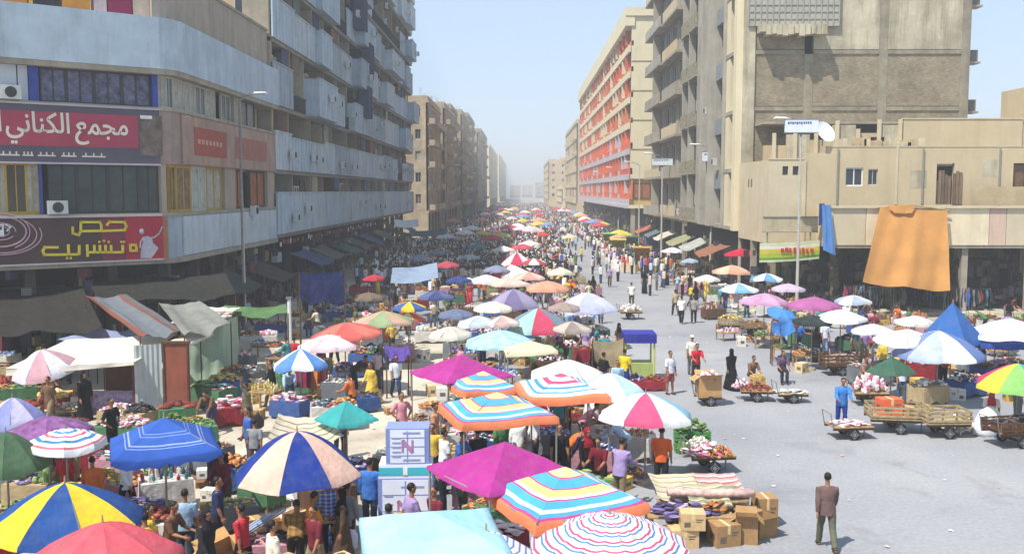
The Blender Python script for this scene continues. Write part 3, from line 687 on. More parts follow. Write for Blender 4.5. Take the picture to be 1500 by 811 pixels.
for z in fl:
    if z > H1 - 3: break
    f.box('floor_slab', 0, f.L - .9, z - .3, z, -.35, .3, CONC)
    f.box('balcony_front', .95, 4.15, z, z + 1.2, .55, .7, mat('pebbled_concrete_panel', '8f866f', .95, .6, 3, .5, world=True)); f.box('balcony_floor', .95, 4.15, z - .15, z - .01, .31, .7, CONC)
    f.box('balcony_front', 4.75, 8.95, z, z + 1.2, .5, .65, mat('pebbled_concrete_panel', '8f866f', .95, .6, 3, .5, world=True)); f.box('balcony_floor', 4.75, 8.95, z - .15, z - .01, .31, .65, CONC)
    f.box('infill', 9.55, 12.95, z, z + 1.3, -.3, .1, GREYC)
    f.box('infill', 13.95, 16.35, z, z + .9, -.3, .1, GREYC)
    f.box('blue_panel', 17.35, 20.55, z + 3.0, z + 4.29, -.3, .35, mat('grey_blue_panel', '84898c', .8, .2, .8, .1, .3, world=True))
    f.box('pale_pier', 21.2, 22.6, z, z + 4.29, -.3, .25, CREAM)
    for a, b in ((.95, 4.15), (4.75, 8.95), (9.55, 12.95), (13.95, 16.35), (17.35, 20.55), (22.7, 24.9)):
        n = 2 if b - a > 3 else 1
        for j in range(n): f.win(a + (b - a) * j / n + .1, a + (b - a) * (j + 1) / n - .1, z + 1.3, z + 4.1 if b < 17 or b > 21 else z + 2.9, -.2, FRAMED, R.choice(PANES))
    if R.random() < .6: f.ac(R.choice([11, 15, 19, 23.6]), z + .4, .7)
    f.box('edge_pier', 24.95, 25.95, z - .3, z + 4.3, -.3, .5, CREAM)
for k in range(5): s = .5 + k * 6.0; f.box('column', s, s + .5, 0, 4.9, -1.4, -.8, mat('grimy_shade_column', '4a443b', .9, .3, 1, .2, .4, world=True))  # dark column colour carries the shade of the tower's arcade

# middle grey block
block('grey_block', 'unfinished grey block with projecting floor slabs between the finned tower and the orange building', (17, 125), (17, 101.4), 17, 31.5, 6, CONC, base=5.2, side='right', balc=.0, wpb=4.0)
g2 = thing('slab_balconies', 'row of projecting concrete balcony slabs and screens on the grey unfinished block', 'balcony', (17, 125, 0)); f = Facade(g2, (17, 125), (17, 101.4))
for k in range(7):
    z = 5.2 + k * 4.34
    f.box('balcony_slab', .2, 13, z - .1, z + .15, .2, 1.3, CONC)
    f.box('balcony_front', .3, 13, z + .15, z + 1.1, 1.12, 1.25, R.choice([CONC, BEIGE, GREYC]))
    f.box('balcony_slab', 13.3, 23.4, z - .1, z + .15, .2, 1.0, CONC)
    f.box('balcony_front', 13.4, 23.4, z + .15, z + 1.25, .85, .99, R.choice([TAN, BEIGE, CONC]))
    f.box('screen', 6.4, 6.7, z + .15, z + 4.2, .2, 1.1, CONC)
# ------------------------------------------------------------------ right: cream and orange block
oc = thing('orange_block', 'long cream block with an orange red front and a thick roof cornice', 'building', (15.7, 140, 0))
OR1 = mat('orange_panel', 'dc6a3c', .7, .2, .6, .1, .2, world=True); OR2 = mat('red_orange_panel', 'cf5a34', .7, .2, .6, .1, .2, world=True)
OR3 = mat('faded_orange_panel', 'cc7d52', .7, .25, .6, .1, .3, world=True); LILAC = mat('pale_lilac_band', 'beb8bd', .7, .1, .6, .1, .25, world=True)
e = Facade(oc, (15.7, 140), (34, 140)); f = Facade(oc, (15.7, 258), (15.7, 140))
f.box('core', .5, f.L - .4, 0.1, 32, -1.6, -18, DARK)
e.box('wall', 0, e.L, 9.8, 33, -.35, 0, CREAM)
for z in (14, 18.2, 22.4, 26.6): e.box('string_course', 0, e.L, z, z + .12, .002, .06, mat('ochre_line', '9b8558', .8, .2, 1, world=True))
e.box('yellow_storey', 0, e.L, 6.0, 9.7, -.6, -.3, mat('yellow_ochre_render', 'b99c50', .8, .15, .6, world=True))
e.win(.5, 3, 6.9, 9.2, -.25, FRAMED, OR); e.win(3.6, 6.5, 6.9, 9.4, -.25, FRAMEW, GLASSB); e.win(7.2, 9.6, 6.9, 9.2, -.25, FRAMED, GLASS)
e.box('floor_slab', -.2, e.L, 5.5, 6.0, -18, .2, CREAM)
e.box('roof', -.9, e.L, 33, 34.2, -118, .3, CREAM)
f.box('cornice', 0, f.L + .2, 31.6, 32.99, -.4, .9, CREAM)
f.box('floor_slab', 0, f.L - .01, 5.5, 6.0, -1, .6, LILAC)
st = 31.6 - 6.0; n = 7; sh = st / n; nb = 24; bl = f.L / nb
for k in range(n):
    z = 6.0 + k * sh
    low = k < 3
    f.box('band', 0, f.L, z, z + (.8 if low else .9), .1, .42, LILAC if low else CREAM)
    f.box('panel_band', 0, f.L, z + (.8 if low else .9), z + (1.7 if low else 1.6), -.3, .05, (OR1 if k != 1 else OR2) if low else OR3)
    for j in range(nb):
        s = j * bl
        f.box('fin', s, s + .5, z + (1.7 if low else 1.6), z + sh, -.5, .38, (R.choice([OR1, LILAC, OR1]) if low else R.choice([OR3, OR2, CREAM])))
        if j % 3 == 0: f.box('pale_upright', s + .05, s + .45, z + (.9 if low else 1.15) + .002, z + (1.7 if low else 1.6), .051, .36, CREAM if not low else LILAC)
        if R.random() < (.6 if low else .25): f.box('shutter_panel', s + .51, s + bl - .01, z + (1.7 if low else 1.6), z + sh, -.4, -.1, (R.choice([OR1, OR2]) if low else R.choice([OR2, SHUT, CREAM])))
        else: f.win(s + .55, s + bl - .05, z + (1.7 if low else 1.6), z + sh - .1, -.4, FRAMEW, R.choice(PANES))
for k in range(16): s = k * (f.L - .8) / 15; f.box('column', s, s + .6, 0, 5.5, -1.4, -.9, mat('grimy_shade_column', '4a443b', .9, .3, 1, .2, .4, world=True))  # columns coloured dark, shade of the arcade put into the colour
for k in range(5): s = .2 + k * 4.2; e.box('column', s, s + .6, 0, 5.5, -.9, -.2, CONC)
block('beige_block', 'small beige block behind the far end of the orange fronted building', (15.5, 345), (15.5, 275), 18, 27.5, 5, BEIGE, side='right', balc=.2, wpb=5)
block('grey_block', 'flat tan block closing the right side of the far street', (11.6, 520), (11.6, 425), 30, 21, 5, TAN, side='right', balc=0, wpb=5, endw=4)
block('pale_block', 'low pale building in the haze beside the far street end', (14.5, 400), (14.5, 352), 16, 9, 2, CREAM, base=4, side='right', balc=0, wpb=8, endw=5)
# hazy end of the street
for k, (x0, x1, y, h, m) in enumerate(((-15, -2, 1150, 14, CONC), (-1, 14, 1250, 15, BEIGE), (15, 40, 1100, 17, CONC), (42, 70, 1180, 15, BEIGE))):
    block('distant_building', ['left low block across the far end of the street', 'wider beige block across the far end of the street', 'grey block seen at the hazy street end on the right', 'rightmost pale block at the hazy street end'][k], (x0, y), (x1, y), 20, h, 3, m, base=4, side='right', balc=0, wpb=7, roofstuff=False, endw=9)
# ------------------------------------------------------------------ right: low sandy building set back behind the square
lw = thing('low_building', 'low sandy building with terrace ledge and small windows at the right', 'building', (17.5, 66, 0))
e = Facade(lw, (16.9, 66), (54, 66))
SAND = mat('sandy_render', 'bfad8b', .9, .1, .5, .2, .22, world=True, dirtcol=(.3, .23, .15)); SAND2 = mat('pale_sandy_render', 'c6b798', .9, .12, .5, .2, .2, world=True, dirtcol=(.3, .23, .15))
BLOCKM = mat('block_wall', 'b5a27f', .95, .2, .9, .3, .2, world=True, dirtcol=(.3, .22, .14))
def wall_open(e, s0, s1, z0, z1, o0, o1, m, holes, name='wall'):
    """wall pieces round rectangular openings (holes sorted by s, all at one height band each)"""
    mb = MB(); s = s0
    for a, b, c_, d in holes:
        if a > s: e.add(mb, s, a, z0, z1, o0, o1)
        e.add(mb, a, b, z0, c_, o0, o1); e.add(mb, a, b, d, z1, o0, o1); s = b
    if s < s1: e.add(mb, s, s1, z0, z1, o0, o1)
    return mb.build(name, m, lw, world=True)
e.box('core', .4, e.L, 4.3, 9.6, -8, -.5, DARK)
wall_open(e, 0, 2.4, 4.5, 10.15, -.3, .02, SAND2, [(.9, 1.3, 9.1, 9.7), (1.6, 2.0, 9.1, 9.7)])
for a in (.9, 1.6): e.win(a, a + .4, 9.1, 9.7, -.2, FRAMED, GLASS)
wall_open(e, 2.4, 3.9, 4.5, 10.6, -.3, .04, SAND, [])
wall_open(e, 3.9, 37, 4.5, 11.0, -.3, .05, SAND, [(5.2, 6.4, 8.35, 9.6), (6.75, 7.4, 8.4, 9.5), (11.4, 12.6, 7.1, 9.9), (16.6, 18.4, 7.8, 9.9), (25, 26.6, 8, 9.6)])
e.win(5.2, 6.4, 8.35, 9.6, -.1, WHITE, GLASS); e.win(6.75, 7.4, 8.4, 9.5, -.1, FRAMEW, GLASS); e.win(16.6, 18.4, 7.8, 9.9, -.2, FRAMED, SHUT); e.win(25, 26.6, 8, 9.6, -.2, FRAMEW, GLASS)
for k in range(8): e.box('timber_panel', 11.4 + k * .22, 11.58 + k * .22, 7.1, R.uniform(8.6, 10.0), *((-.25, -.1) if k < 5 else (.06, .14)), mat('grey_brown_timber', R.choice(['7d6850', '8d765a', '6b5745']), .9, .3, 2, world=True))
e.box('coping', -.02, 2.38, 10.15, 10.24, -.4, .06, SAND2); e.box('coping', 3.9, 37, 11.0, 11.06, -.4, .08, SAND2)
e.box('roof', .3, 37, 9.7, 9.85, -14, -.31, CONC)
e.box('pilaster', 2.3, 2.5, 4.5, 10.1, .05, .12, SAND2); e.box('pilaster', 8.6, 8.75, 7.1, 10.99, .052, .1, SAND2)
for q, z_ in ((9.6, 8.2), (14.5, 9.0), (20.5, 8.6)): e.box('cement_patch', q, q + R.uniform(.7, 1.6), z_, z_ + R.uniform(.5, 1.3), .052, .058, WORN)
for q in (4.6, 10.4, 15.6): e.box('drain_pipe', q, q + .09, 7.1, 10.9, .06, .15, POLE)
sw = Facade(lw, (16.9, 74.95), (16.9, 66.0)); sw.box('wall', 0, 8.65, 4.4, 10.14, -.3, 0, SAND2); sw.box('air_hole', 3.0, 3.25, 8.3, 8.9, .002, .01, DARK); sw.box('air_hole', 3.9, 4.15, 8.3, 8.9, .002, .01, DARK)
sw.box('column', 4, 4.4, .13, 4.39, -.4, 0, CONC)
# set back upper walls
for a, b in ((5.9, 11.5), (11.5, 16.5), (16.5, 37)):
    pass
u = Facade(lw, (18, 72), (60, 72))
for k, hh in enumerate((11.4, 12.2, 11.8, 12.9, 12.3, 12.9)): u.box('upper_wall', k * 1.7, k * 1.7 + 1.69, 9.86, hh, -.3, 0, [BLOCKM, WORN][k % 2])
for k in range(7): u.box('concrete_pier', .6 + k * 1.55, .85 + k * 1.55, 9.86, [12.3, 12.9, 12.5, 13.2, 12.6, 13.3, 13.3][k], .002, .2, SAND2)
for k in range(12): q_ = 4 + R.uniform(0, 7); u.box('rubble_block', q_, q_ + R.uniform(.2, .5), 11.07, 11.07 + R.uniform(.15, .6), 3.6 + R.uniform(0, 1.2), 5.2, [BLOCKM, SAND2][k % 2])
u.box('upper_wall', 10.25, 19, 9.86, 13.3, -.3, .2, SAND); u.box('upper_wall', 19.01, 42, 9.86, 13.7, -.3, .1, BLOCKM); u.box('coping', 10.2, 19, 13.3, 13.38, -.35, .25, SAND2)
u.box('opening', 7.9, 8.9, 9.9, 12, .003, .02, DARK)
u.box('stair_head', 19.4, 30, 13.5, 15.7, -4, -.5, SAND); u.box('roof', 0, 42, 13.0, 13.15, -12, -.31, CONC)
rb = MB()
for k in range(14): q = u.p(18.5 + R.uniform(0, 14), -1 - R.uniform(0, 3), 13.3); rb.tube([q, q + Vector((R.uniform(-.1, .1), 0, R.uniform(1.6, 3.4)))], [.03, .03], 5)
rb.build('rebar_stubs', FRAMED, lw, world=True)
# terrace ledge with panelled parapet
led = Facade(lw, (20.2, 62.6), (52, 62.6))
led.box('terrace_slab', 0, led.L, 4.3, 4.5, -3.3, 0, CONC)
k = 0; s = 0
while s < 31:
    wd = R.choice([1.5, 2.2, 2.8]) if s < 9 else R.choice([3.0, 3.4, 1.1])
    mm = [SAND2, mat('cream_panel', 'ddccaa', .8, .12, .8, .1, .2, world=True), mat('pinkish_panel', 'cdb09a', .8, .15, .8, .1, .3, world=True)][k % 3]
    led.box('parapet_panel', s, s + wd - .04, 4.5, 6.9, -.15, .05, mm); s += wd; k += 1
led.box('parapet_coping', -.1, led.L, 6.9, 7.05, -.4, .2, SAND2)
side = Facade(lw, (20.2, 66), (20.2, 62.6)); side.box('parapet_panel', 0, 3.39 - .16, 4.5, 6.9, -.15, 0, SAND2)
# low wall and rubble on the terrace
led.box('terrace_wall', 10, 16.5, 7.06, 8.3, -2.2, -2.0, BLOCKM)
e.box('back_wall', 0, e.L, .13, 4.3, -7.9, -7.7, DARK)
for k in range(9): s = .1 + k * 4.3; e.box('column', s, s + .5, .13, 4.5, -.4, .1, mat('painted_column', '8f8468', .9, .3, .8, .2, .5, world=True))
for k in range(1, 8): s = k * 4.3; led.box('column', s, s + .4, .13, 4.3, -.6, -.2, CONC)
SH = [mat('shop_front', c_, .7, .3, 1, world=True) for c_ in ('6a6a2c', '54452e', '3c4a52', '70592f', '4a3530')]
for k in range(8):
    a = .7 + k * 4.3; e.win(a, a + 1.8, .2, 3.2, -2.5, FRAMED, R.choice(SH)); e.win(a + 1.85, a + 3.6, .2, 3.2, -2.5, FRAMED, R.choice(SH + [GLASSB])); e.box('shop_fascia', a, a + 3.7, 3.3, 4.2, -2.4, -2.2, R.choice(SH))

def flat_board(name, label, cat, p0, p1, z0, z1, m, thick=.12, group=None):
    """an upright board between two ground points"""
    t = thing(name, label, cat, (p0[0], p0[1], z0), 0, group); ff = Facade(t, p0, p1)
    o = MB(); ff.add(o, 0, ff.L, z0, z1, -thick, 0); o.build('board', m, t, world=True); return t, ff
t, ff = flat_board('beige_signboard', 'long weathered beige board over the dark shops left of the blue drape', 'sign', (16.2, 64.6), (19.9, 64.6), 5.3, 6.25, mat('weathered_cream_board', 'b5a887', .8, .15, 1.2, .1, .4, world=True))
ff.box('frame', 0, ff.L, 6.25, 6.32, -.15, .05, POLE); ff.box('frame', 0, ff.L, 5.23, 5.3, -.15, .05, POLE)
for s in (.3, 3.2): ff.box('post', s, s + .08, 3.3, 5.22, -.12, -.04, POLE)
# yellow and green banner
bn = thing('green_yellow_banner', 'sagging pale banner with green, yellow and red print below the beige board', 'banner', (15.9, 64.2, 3.3))
def soft_sheet(name, parent, P, nu, nv, m, sag=.1, fold=.1, seed=1, thick=None, loc=None, uvs=True):
    """a hanging cloth through four corners (top left, top right, bottom right, bottom left) with folds"""
    a, b, c_, d = [Vector(q) for q in P]; nrm = (b - a).cross(d - a).normalized(); mb = MB(); mb.uv = []
    for j in range(nv + 1):
        for i in range(nu + 1):
            u_, v_ = i / nu, j / nv; q = a.lerp(b, u_).lerp(d.lerp(c_, u_), v_)
            q += nrm * (math.sin(u_ * 11 + seed) * .5 + math.sin(u_ * 23 + seed * 2 + v_ * 3) * .3 + noise.noise(Vector((u_ * 3, v_ * 3, seed))) * 1.1) * fold * (.35 + .65 * v_)
            q.z -= sag * math.sin(PI * u_) * (1 - v_ * .3) * (1 if v_ > .02 else .5)
            mb.v.append(q); mb.uv.append((u_, v_))
    for j in range(nv):
        for i in range(nu): k = j * (nu + 1) + i; mb.f.append((k, k + 1, k + nu + 2, k + nu + 1)); mb.m.append(0)
    return mb.build(name, m, parent, smooth=True, world=parent is not None, loc=loc)
BANM = stripes([(0, 'd8d8b4'), (.18, 'e9e6cf'), (.34, 'd8c64a'), (.55, 'b8c23e'), (.78, '5f9a3f'), (.9, 'cfd2ae')])
soft_sheet('cloth_sheet', bn, [(15.9, 64.1, 4.55), (19.9, 64.1, 4.75), (19.9, 64.1, 3.5), (15.9, 64.1, 3.25)], 24, 6, BANM, .08, .03, 3)
q = MB()
for k in range(8): x = 17.3 + k * .28; q.b6(x, x + R.uniform(.12, .22), 64.0, 64.04, 3.85 + R.uniform(0, .12), 4.15 + R.uniform(0, .1))
q.build('lettering', mat('red_print', 'b02035', .5, .2, .7, world=True), bn, world=True)
# the orange tarpaulin
og = thing('orange_tarpaulin', 'big orange tarpaulin hanging from the terrace ledge down to the stalls', 'tarpaulin', (25.5, 62, 1.8))
a, b, c_, d = at(1288, 302, 6.95), at(1388, 306, 6.95), at(1391, 425, 6.95), at(1263, 412, 6.95)
def on_y(px, py, Y): q = CR @ Vector((px - W0 / 2, H0 / 2 - py, -F)); k = Y / q.y; return Vector((q.x * k, Y, CAMH + q.z * k))
OT = mat('orange_canvas', 'c08848', .85, .14, .8, .25, .25, trans=.15, dirtcol=(.35, .2, .08))
soft_sheet('canvas', og, [on_y(1289, 303, 62.2), on_y(1388, 308, 62.2), on_y(1391, 426, 60.2), on_y(1263, 413, 60.2)], 44, 26, OT, .12, .19, 5)
q = MB(); q.tube([on_y(1286, 304, 62.3), on_y(1340, 301, 62.3), on_y(1391, 308, 62.3)], [.05, .05, .05], 6); q.build('rope', WOODP, og, world=True)
soft_sheet('canvas_fold', og, [on_y(1300, 300, 62.05), on_y(1342, 300, 62.05), on_y(1336, 312, 61.9), on_y(1310, 312, 61.9)], 10, 4, OT, .05, .05, 8)
bd = thing('blue_drape', 'narrow blue cloth hanging from the left end of the terrace ledge', 'drape', (20.3, 62.3, 3.6))
soft_sheet('cloth_sheet', bd, [on_y(1204, 300, 62.3), on_y(1217, 300, 62.3), on_y(1224, 374, 62.0), on_y(1206, 366, 62.0)], 10, 12, mat('blue_cloth', '4f7fb8', .85, .12, 1.5, .2, trans=.15), .02, .09, 2)
soft_sheet('dark_strip', bd, [on_y(1200, 298, 62.4), on_y(1208, 298, 62.4), on_y(1204, 330, 62.4), on_y(1199, 330, 62.4)], 6, 5, mat('navy_cloth', '243a73', .85, .12, 1.5), .02, .03, 2)
# satellite dish
ds = thing('satellite_dish', 'white satellite dish on the low building roof', 'satellite dish', (20.6, 66.4, 11.1))
q = MB(); nn = 18; M = Matrix.Rotation(rad(28), 3, 'X') @ Matrix.Rotation(rad(20), 3, 'Y')
for k in range(6):
    for j in range(nn): a = 2 * PI * j / nn; r_ = k / 5 * .75; q.v.append(Vector((20.6, 66.2, 11.95)) + Euler((rad(62), 0, rad(25))).to_matrix() @ Vector((math.cos(a) * r_, math.sin(a) * r_ * 1.05, .22 * (k / 5) ** 2)))
for k in range(5):
    for j in range(nn): q.f.append((k * nn + j, k * nn + (j + 1) % nn, (k + 1) * nn + (j + 1) % nn, (k + 1) * nn + j)); q.m.append(0)
q.build('dish', mat('white_metal', 'e6e6e4', .5, .05, 2), ds, world=True, smooth=True)
MB().tube([(20.6, 66.4, 11.1), (20.6, 66.4, 11.9)], [.05, .05], 6).build('mast', METAL, ds, world=True)

# ------------------------------------------------------------------ lamps and posts
def lamp_post(x, y, h, label, arm=1.6, side=1, heads=1, board=None):
    t = thing('street_lamp', label, 'street lamp', (x, y, 0), 0, 'tall street lamps')
    MB().tube([(0, 0, 0), (0, 0, .5), (0, 0, .52), (0, 0, h)], [.16, .16, .11, .06], 10).build('pole', POLE, t, smooth=True)
    for k in range(heads):
        sg = side if k == 0 else -side
        MB().tube([(0, 0, h - .05), (sg * arm * .4, 0, h + .25), (sg * arm, 0, h + .38)], [.05, .045, .04], 6).build('arm', POLE, t)
        hd = MB(); hd.tube([(sg * (arm - .15), 0, h + .37), (sg * (arm + .25), 0, h + .44), (sg * (arm + .85), 0, h + .46), (sg * (arm + 1.0), 0, h + .42)], [(.06, .05), (.16, .09), (.15, .08), (.05, .03)], 8)
        hd.build('lamp_head', mat('pale_grey_cast_metal', 'd0d0cc', .5, .1, 3), t, smooth=True)
    if board:
        zb, wb, hb = board
        b = MB().b6(-wb / 2, wb / 2, -.12, .12, zb, zb + hb).build('light_board', mat('white_board', 'd9dde2', .5, .06, 2), t)
        MB().b6(-wb / 2 - .03, wb / 2 + .03, -.14, .14, zb + hb, zb + hb + .05).b6(-wb / 2 - .03, wb / 2 + .03, -.14, .14, zb - .05, zb).build('frame', METAL, b)
        q = MB()
        for k in range(7): q.b6(-wb / 2 + .15 + k * .14, -wb / 2 + .25 + k * .14, -.13, -.122, zb + hb * .62 + (k % 2) * .05, zb + hb * .82)
        for k in range(4): q.b6(.1 + k * .14, .19 + k * .14, -.13, -.122, zb + hb * .66, zb + hb * .84)
        q.build('lettering', mat('blue_print', '3c4f86', .5, .1, 2), b)
    return t
lamp_post(tox(357, 54), 54, 13.0, 'tall street lamp in front of the corner building with the red signs', arm=.6, side=1)
lamp_post(tox(1168, 62), 62, 12.2, 'tall lamp post carrying a white lettered board before the low sandy building', arm=.8, side=-1, board=(11.75, 2.1, .8))
lamp_post(tox(1040, 84), 84, 11.6, 'street lamp with a white board beside the finned tower', arm=1.0, side=-1, board=(10.6, 1.7, .8))
lamp_post(tox(968, 104), 104, 11.6, 'street lamp with a small white board before the grey unfinished block', arm=1.0, side=-1, board=(10.8, 2.2, .7))
for px, Y, lb_ in ((935, 130, 'bare street lamp before the cream end wall of the orange building'), (905, 160, 'street lamp along the orange front, second from its near corner'), (884, 195, 'street lamp along the orange front, third from its near corner'), (655, 145, 'street lamp standing before the beige block beyond the blue balconies'), (684, 210, 'far street lamp on the left before the tan blocks')):
    lamp_post(tox(px, Y), Y, 11.5, lb_, arm=1.2, side=-1 if px > 765 else 1)

# ------------------------------------------------------------------ umbrellas and canopies
LM = []      # landmarks (x, y, short name) used to say where people and goods are
def canopy_gore(n, k, rx, ry, drop, curve, val, sag, rng, tilt, scal=0, nu=6, nv=7, hole=0.0):
    mb = MB(); mb.uv = []
    a0 = 2 * PI * k / n; ha = PI / n
    for j in range(nv + 1):
        v = hole + (1 - hole) * j / nv
        for i in range(nu + 1):
            u = i / nu; a = a0 - ha + 2 * ha * u; cr_ = math.cos(ha) / math.cos(a - a0) if n < 40 else 1
            x, y = rx * v * cr_ * math.cos(a), ry * v * cr_ * math.sin(a); z = -drop * v ** curve - sag * math.sin(PI * u) * v * (1.2 - v * .6)
            z += (noise.noise(Vector((x * 1.1, y * 1.1, rng))) * .09 + noise.noise(Vector((x * 3.3, y * 3.3, rng))) * .025) * v
            mb.v.append(tilt @ Vector((x, y, z))); mb.uv.append((u, v * .94))
    if val:
        for i in range(nu + 1):
            u = i / nu; q = mb.v[nv * (nu + 1) + i].copy(); o = (q - (tilt @ Vector((0, 0, q.z)))) ; o.z = 0; o = o.normalized() * .02
            dz = val * (1 - scal * (.5 + .5 * math.cos(u * 2 * PI * (4 if n == 4 else 2)))) 
            mb.v.append(q + o - Vector((0, 0, dz))); mb.uv.append((u, 1.0))
    for j in range(nv + (1 if val else 0)):
        for i in range(nu): q = j * (nu + 1) + i; mb.f.append((q, q + 1, q + nu + 2, q + nu + 1)); mb.m.append(0)
    return mb
def umbrella(px, py, wpx, n, mats, label, short, drop=None, za=2.75, rz=0.0, curve=1.0, val=.12, sag=.07, ry=1.0, tilt=(0, 0), legs=0, near=None, name='umbrella', cat='umbrella', group='market umbrellas and canopies', d=None, scal=0, hole=0):
    P = at(px, py, za) if d is None else Vector((tox(px, d), d, 0)); dist = P.y; r = wpx * dist / F / 2
    t = thing(name, label, cat, (P.x, P.y, 0), rz, group)
    if drop is None: drop = r * .32
    T = Matrix.Translation((0, 0, za)) @ Euler((rad(tilt[0]), rad(tilt[1]), 0)).to_matrix().to_4x4()
    near = dist < 45 if near is None else near
    seed = R.uniform(0, 50); k4 = math.cos(PI / n)
    for k in range(n):
        m = mats[k % len(mats)]
        g = canopy_gore(n, k, r, r * ry, drop, curve, val, sag, seed, T, scal, nu=(10 if n == 4 else 5) if near else 3, nv=8 if near else 4, hole=hole)
        g.build('canopy_panel', m, t, smooth=True)
    if legs:
        for sx in (-1, 1):
            for sy in (-1, 1):
                c_ = T @ Vector((sx * r * .68, sy * r * ry * .68, -drop)) if n == 4 else None
                MB().tube([(c_.x, c_.y, 0), (c_.x, c_.y, c_.z - .03)], [.025, .025], 6).build('leg', POLE, t)
        if near:
            q = MB(); cs = [T @ Vector((sx * r * .68, sy * r * ry * .68, -drop - .05)) for sx, sy in ((-1, -1), (1, -1), (1, 1), (-1, 1))]
            for i in range(4): q.tube([cs[i], cs[(i + 1) % 4]], [.018, .018], 5)
            q.build('frame', POLE, t)
    else:
        MB().tube([(0, 0, 0), T @ Vector((0, 0, -.02)), T @ Vector((0, 0, .12))], [.028, .024, .012], 7).build('pole', WOODP if wpx > 150 else POLE, t)
        MB().tube([(0, 0, 0), (0, 0, .12), (0, 0, .13)], [.22, .2, .05], 10).build('base', CONC, t)
    if near:
        for k in range(n):
            a = 2 * PI * (k + .5) / n; kk = 1 / 1.0
            pts = []
            for j in range(5):
                v = j / 4 * .98; pts.append(T @ Vector((r * v * math.cos(a) * kk, r * ry * v * math.sin(a) * kk, -drop * v ** curve - .025)))
            MB().tube(pts, [.012] * 5, 4).build('rib', METAL, t)
    LM.append((P.x, P.y, short)); t['r_'] = r
    return t, P, r
BLU_, YEL_ = cloth('2d5596'), cloth('f2cf3a')
PEACH, NAVY = cloth('f0c6b0'), cloth('26408f')
CORAL, MAG = cloth('d9606b'), cloth('b23a8f')
RBW = [(0, 'f3dc9a'), (.10, 'f3dc9a'), (.2, 'd6487c'), (.225, '57a9d8'), (.40, 'cf4a86'), (.425, 'f2cf86'), (.55, 'f5efe0'), (.60, 'c94a86'), (.625, '58b0dc'), (.74, 'ddeef2'), (.80, '5aa6d6'), (.86, 'd0508a'), (.90, 'e58a60'), (.945, 'e5845a')]
U = umbrella
U(95, 706, 225, 8, [BLU_, YEL_], 'big yellow and blue segmented umbrella at the left foreground', 'the yellow blue umbrella', curve=1.5, drop=.72, val=.07, sag=.06, za=2.8, rz=.25)
U(150, 764, 232, 8, [CORAL], 'plain coral pink umbrella cut off by the lower edge beside the yellow and blue one', 'the coral umbrella', curve=1.3, drop=.6, val=.08, za=2.6, rz=.1)
BT = stripes([(0, '3d63b4'), (.36, '3d63b4'), (.37, '8499cc'), (.39, '3d63b4'), (.43, '8499cc'), (.45, '4066b8'), (.62, '9aabd6'), (.65, '3a5fb0'), (.69, '8fa2d0'), (.71, '3a5fb0'), (.945, '31529e')])
U(240, 611, 212, 4, [BT], 'blue square tent with white printed borders and scalloped edge', 'the blue square tent', drop=.62, val=.22, scal=.5, za=2.9, rz=.42, ry=.9, legs=0)
U(96, 627, 112, 8, [stripes([(0, 'eceff2'), (.2, '4f8fbe'), (.3, 'f2f2f2'), (.42, 'd9667a'), (.5, 'eef0f0'), (.62, '4b88b8'), (.72, 'efefef'), (.85, 'd07a86'), (.93, 'eeeeee')])], 'small round umbrella with thin blue and pink rings on white', 'the thin ringed umbrella', val=.16, curve=1.3, za=2.5)
U(70, 608, 125, 8, [mat('purple_pattern', '8a5a8e', .9, .55, 5, .2, trans=.2)], 'mottled purple umbrella behind the thin ringed one', 'the mottled purple umbrella', curve=1.2, za=2.6)
U(60, 512, 92, 8, [cloth('d2a3ac'), cloth('e0dde4'), cloth('cfcbe0')], 'tilted pink and white umbrella left of the booth opening', 'the tilted pink umbrella', curve=1.5, drop=.7, za=2.5, tilt=(10, -8), rz=.2)
U(8, 632, 120, 8, [cloth('4e6a4e')], 'dark green domed umbrella at the left edge of the photo', 'the dark green umbrella', curve=1.7, drop=.75, za=2.6, val=.1)
U(18, 582, 90, 8, [cloth('8d93c8'), cloth('c3bfdc')], 'lilac and pale blue umbrella at the left edge', 'the lilac umbrella', curve=1.5, za=2.6, drop=.55)
U(435, 631, 190, 8, [NAVY, PEACH], 'domed umbrella with navy and peach segments', 'the navy peach umbrella', curve=1.7, drop=.92, val=.05, sag=.03, za=2.85, rz=PI / 8 * .9)
U(507, 586, 97, 4, [cloth('3fa5a3')], 'teal square parasol next to the pale open paving', 'the teal parasol', drop=.5, rz=.7, val=.05, za=2.4)
U(634, 748, 296, 4, [stripes([(0, 'a6d4e8'), (.5, 'aedaec'), (.93, '96c4dc')])], 'large pale sky blue tent at the bottom centre', 'the pale sky blue tent', drop=.42, rz=.22, val=.1, za=2.7, legs=1)
U(740, 646, 242, 4, [MAG], 'magenta square tent in front, its corner under the rainbow tent', 'the near magenta tent', drop=.62, rz=.62, val=.05, sag=.09, za=2.9, legs=1)
U(828, 683, 266, 4, [stripes(RBW)], 'square tent with concentric rainbow stripes and orange edge, nearest the road', 'the nearest rainbow tent', drop=.58, rz=.47, val=.17, sag=.08, za=2.8, legs=1, ry=.9)
SPR = [(0, 'efe9ee'), (.35, 'cf5a7c'), (.55, 'eeeaf0'), (.72, '5d86b8'), (.9, 'f0ecee')]
U(893, 752, 238, 16, [stripes(SPR, 1, 7)], 'round umbrella with fine red, white and blue rings at the bottom edge', 'the fine ringed umbrella', curve=1.4, drop=.55, val=.1, za=2.45)
U(712, 776, 170, 8, [stripes([(0, 'e5e5f2'), (.4, '7d86bf'), (.7, 'ecebf2')], 1, 9)], 'lavender and white finely striped umbrella at the bottom edge', 'the lavender striped umbrella', curve=1.3, drop=.5, za=2.35)
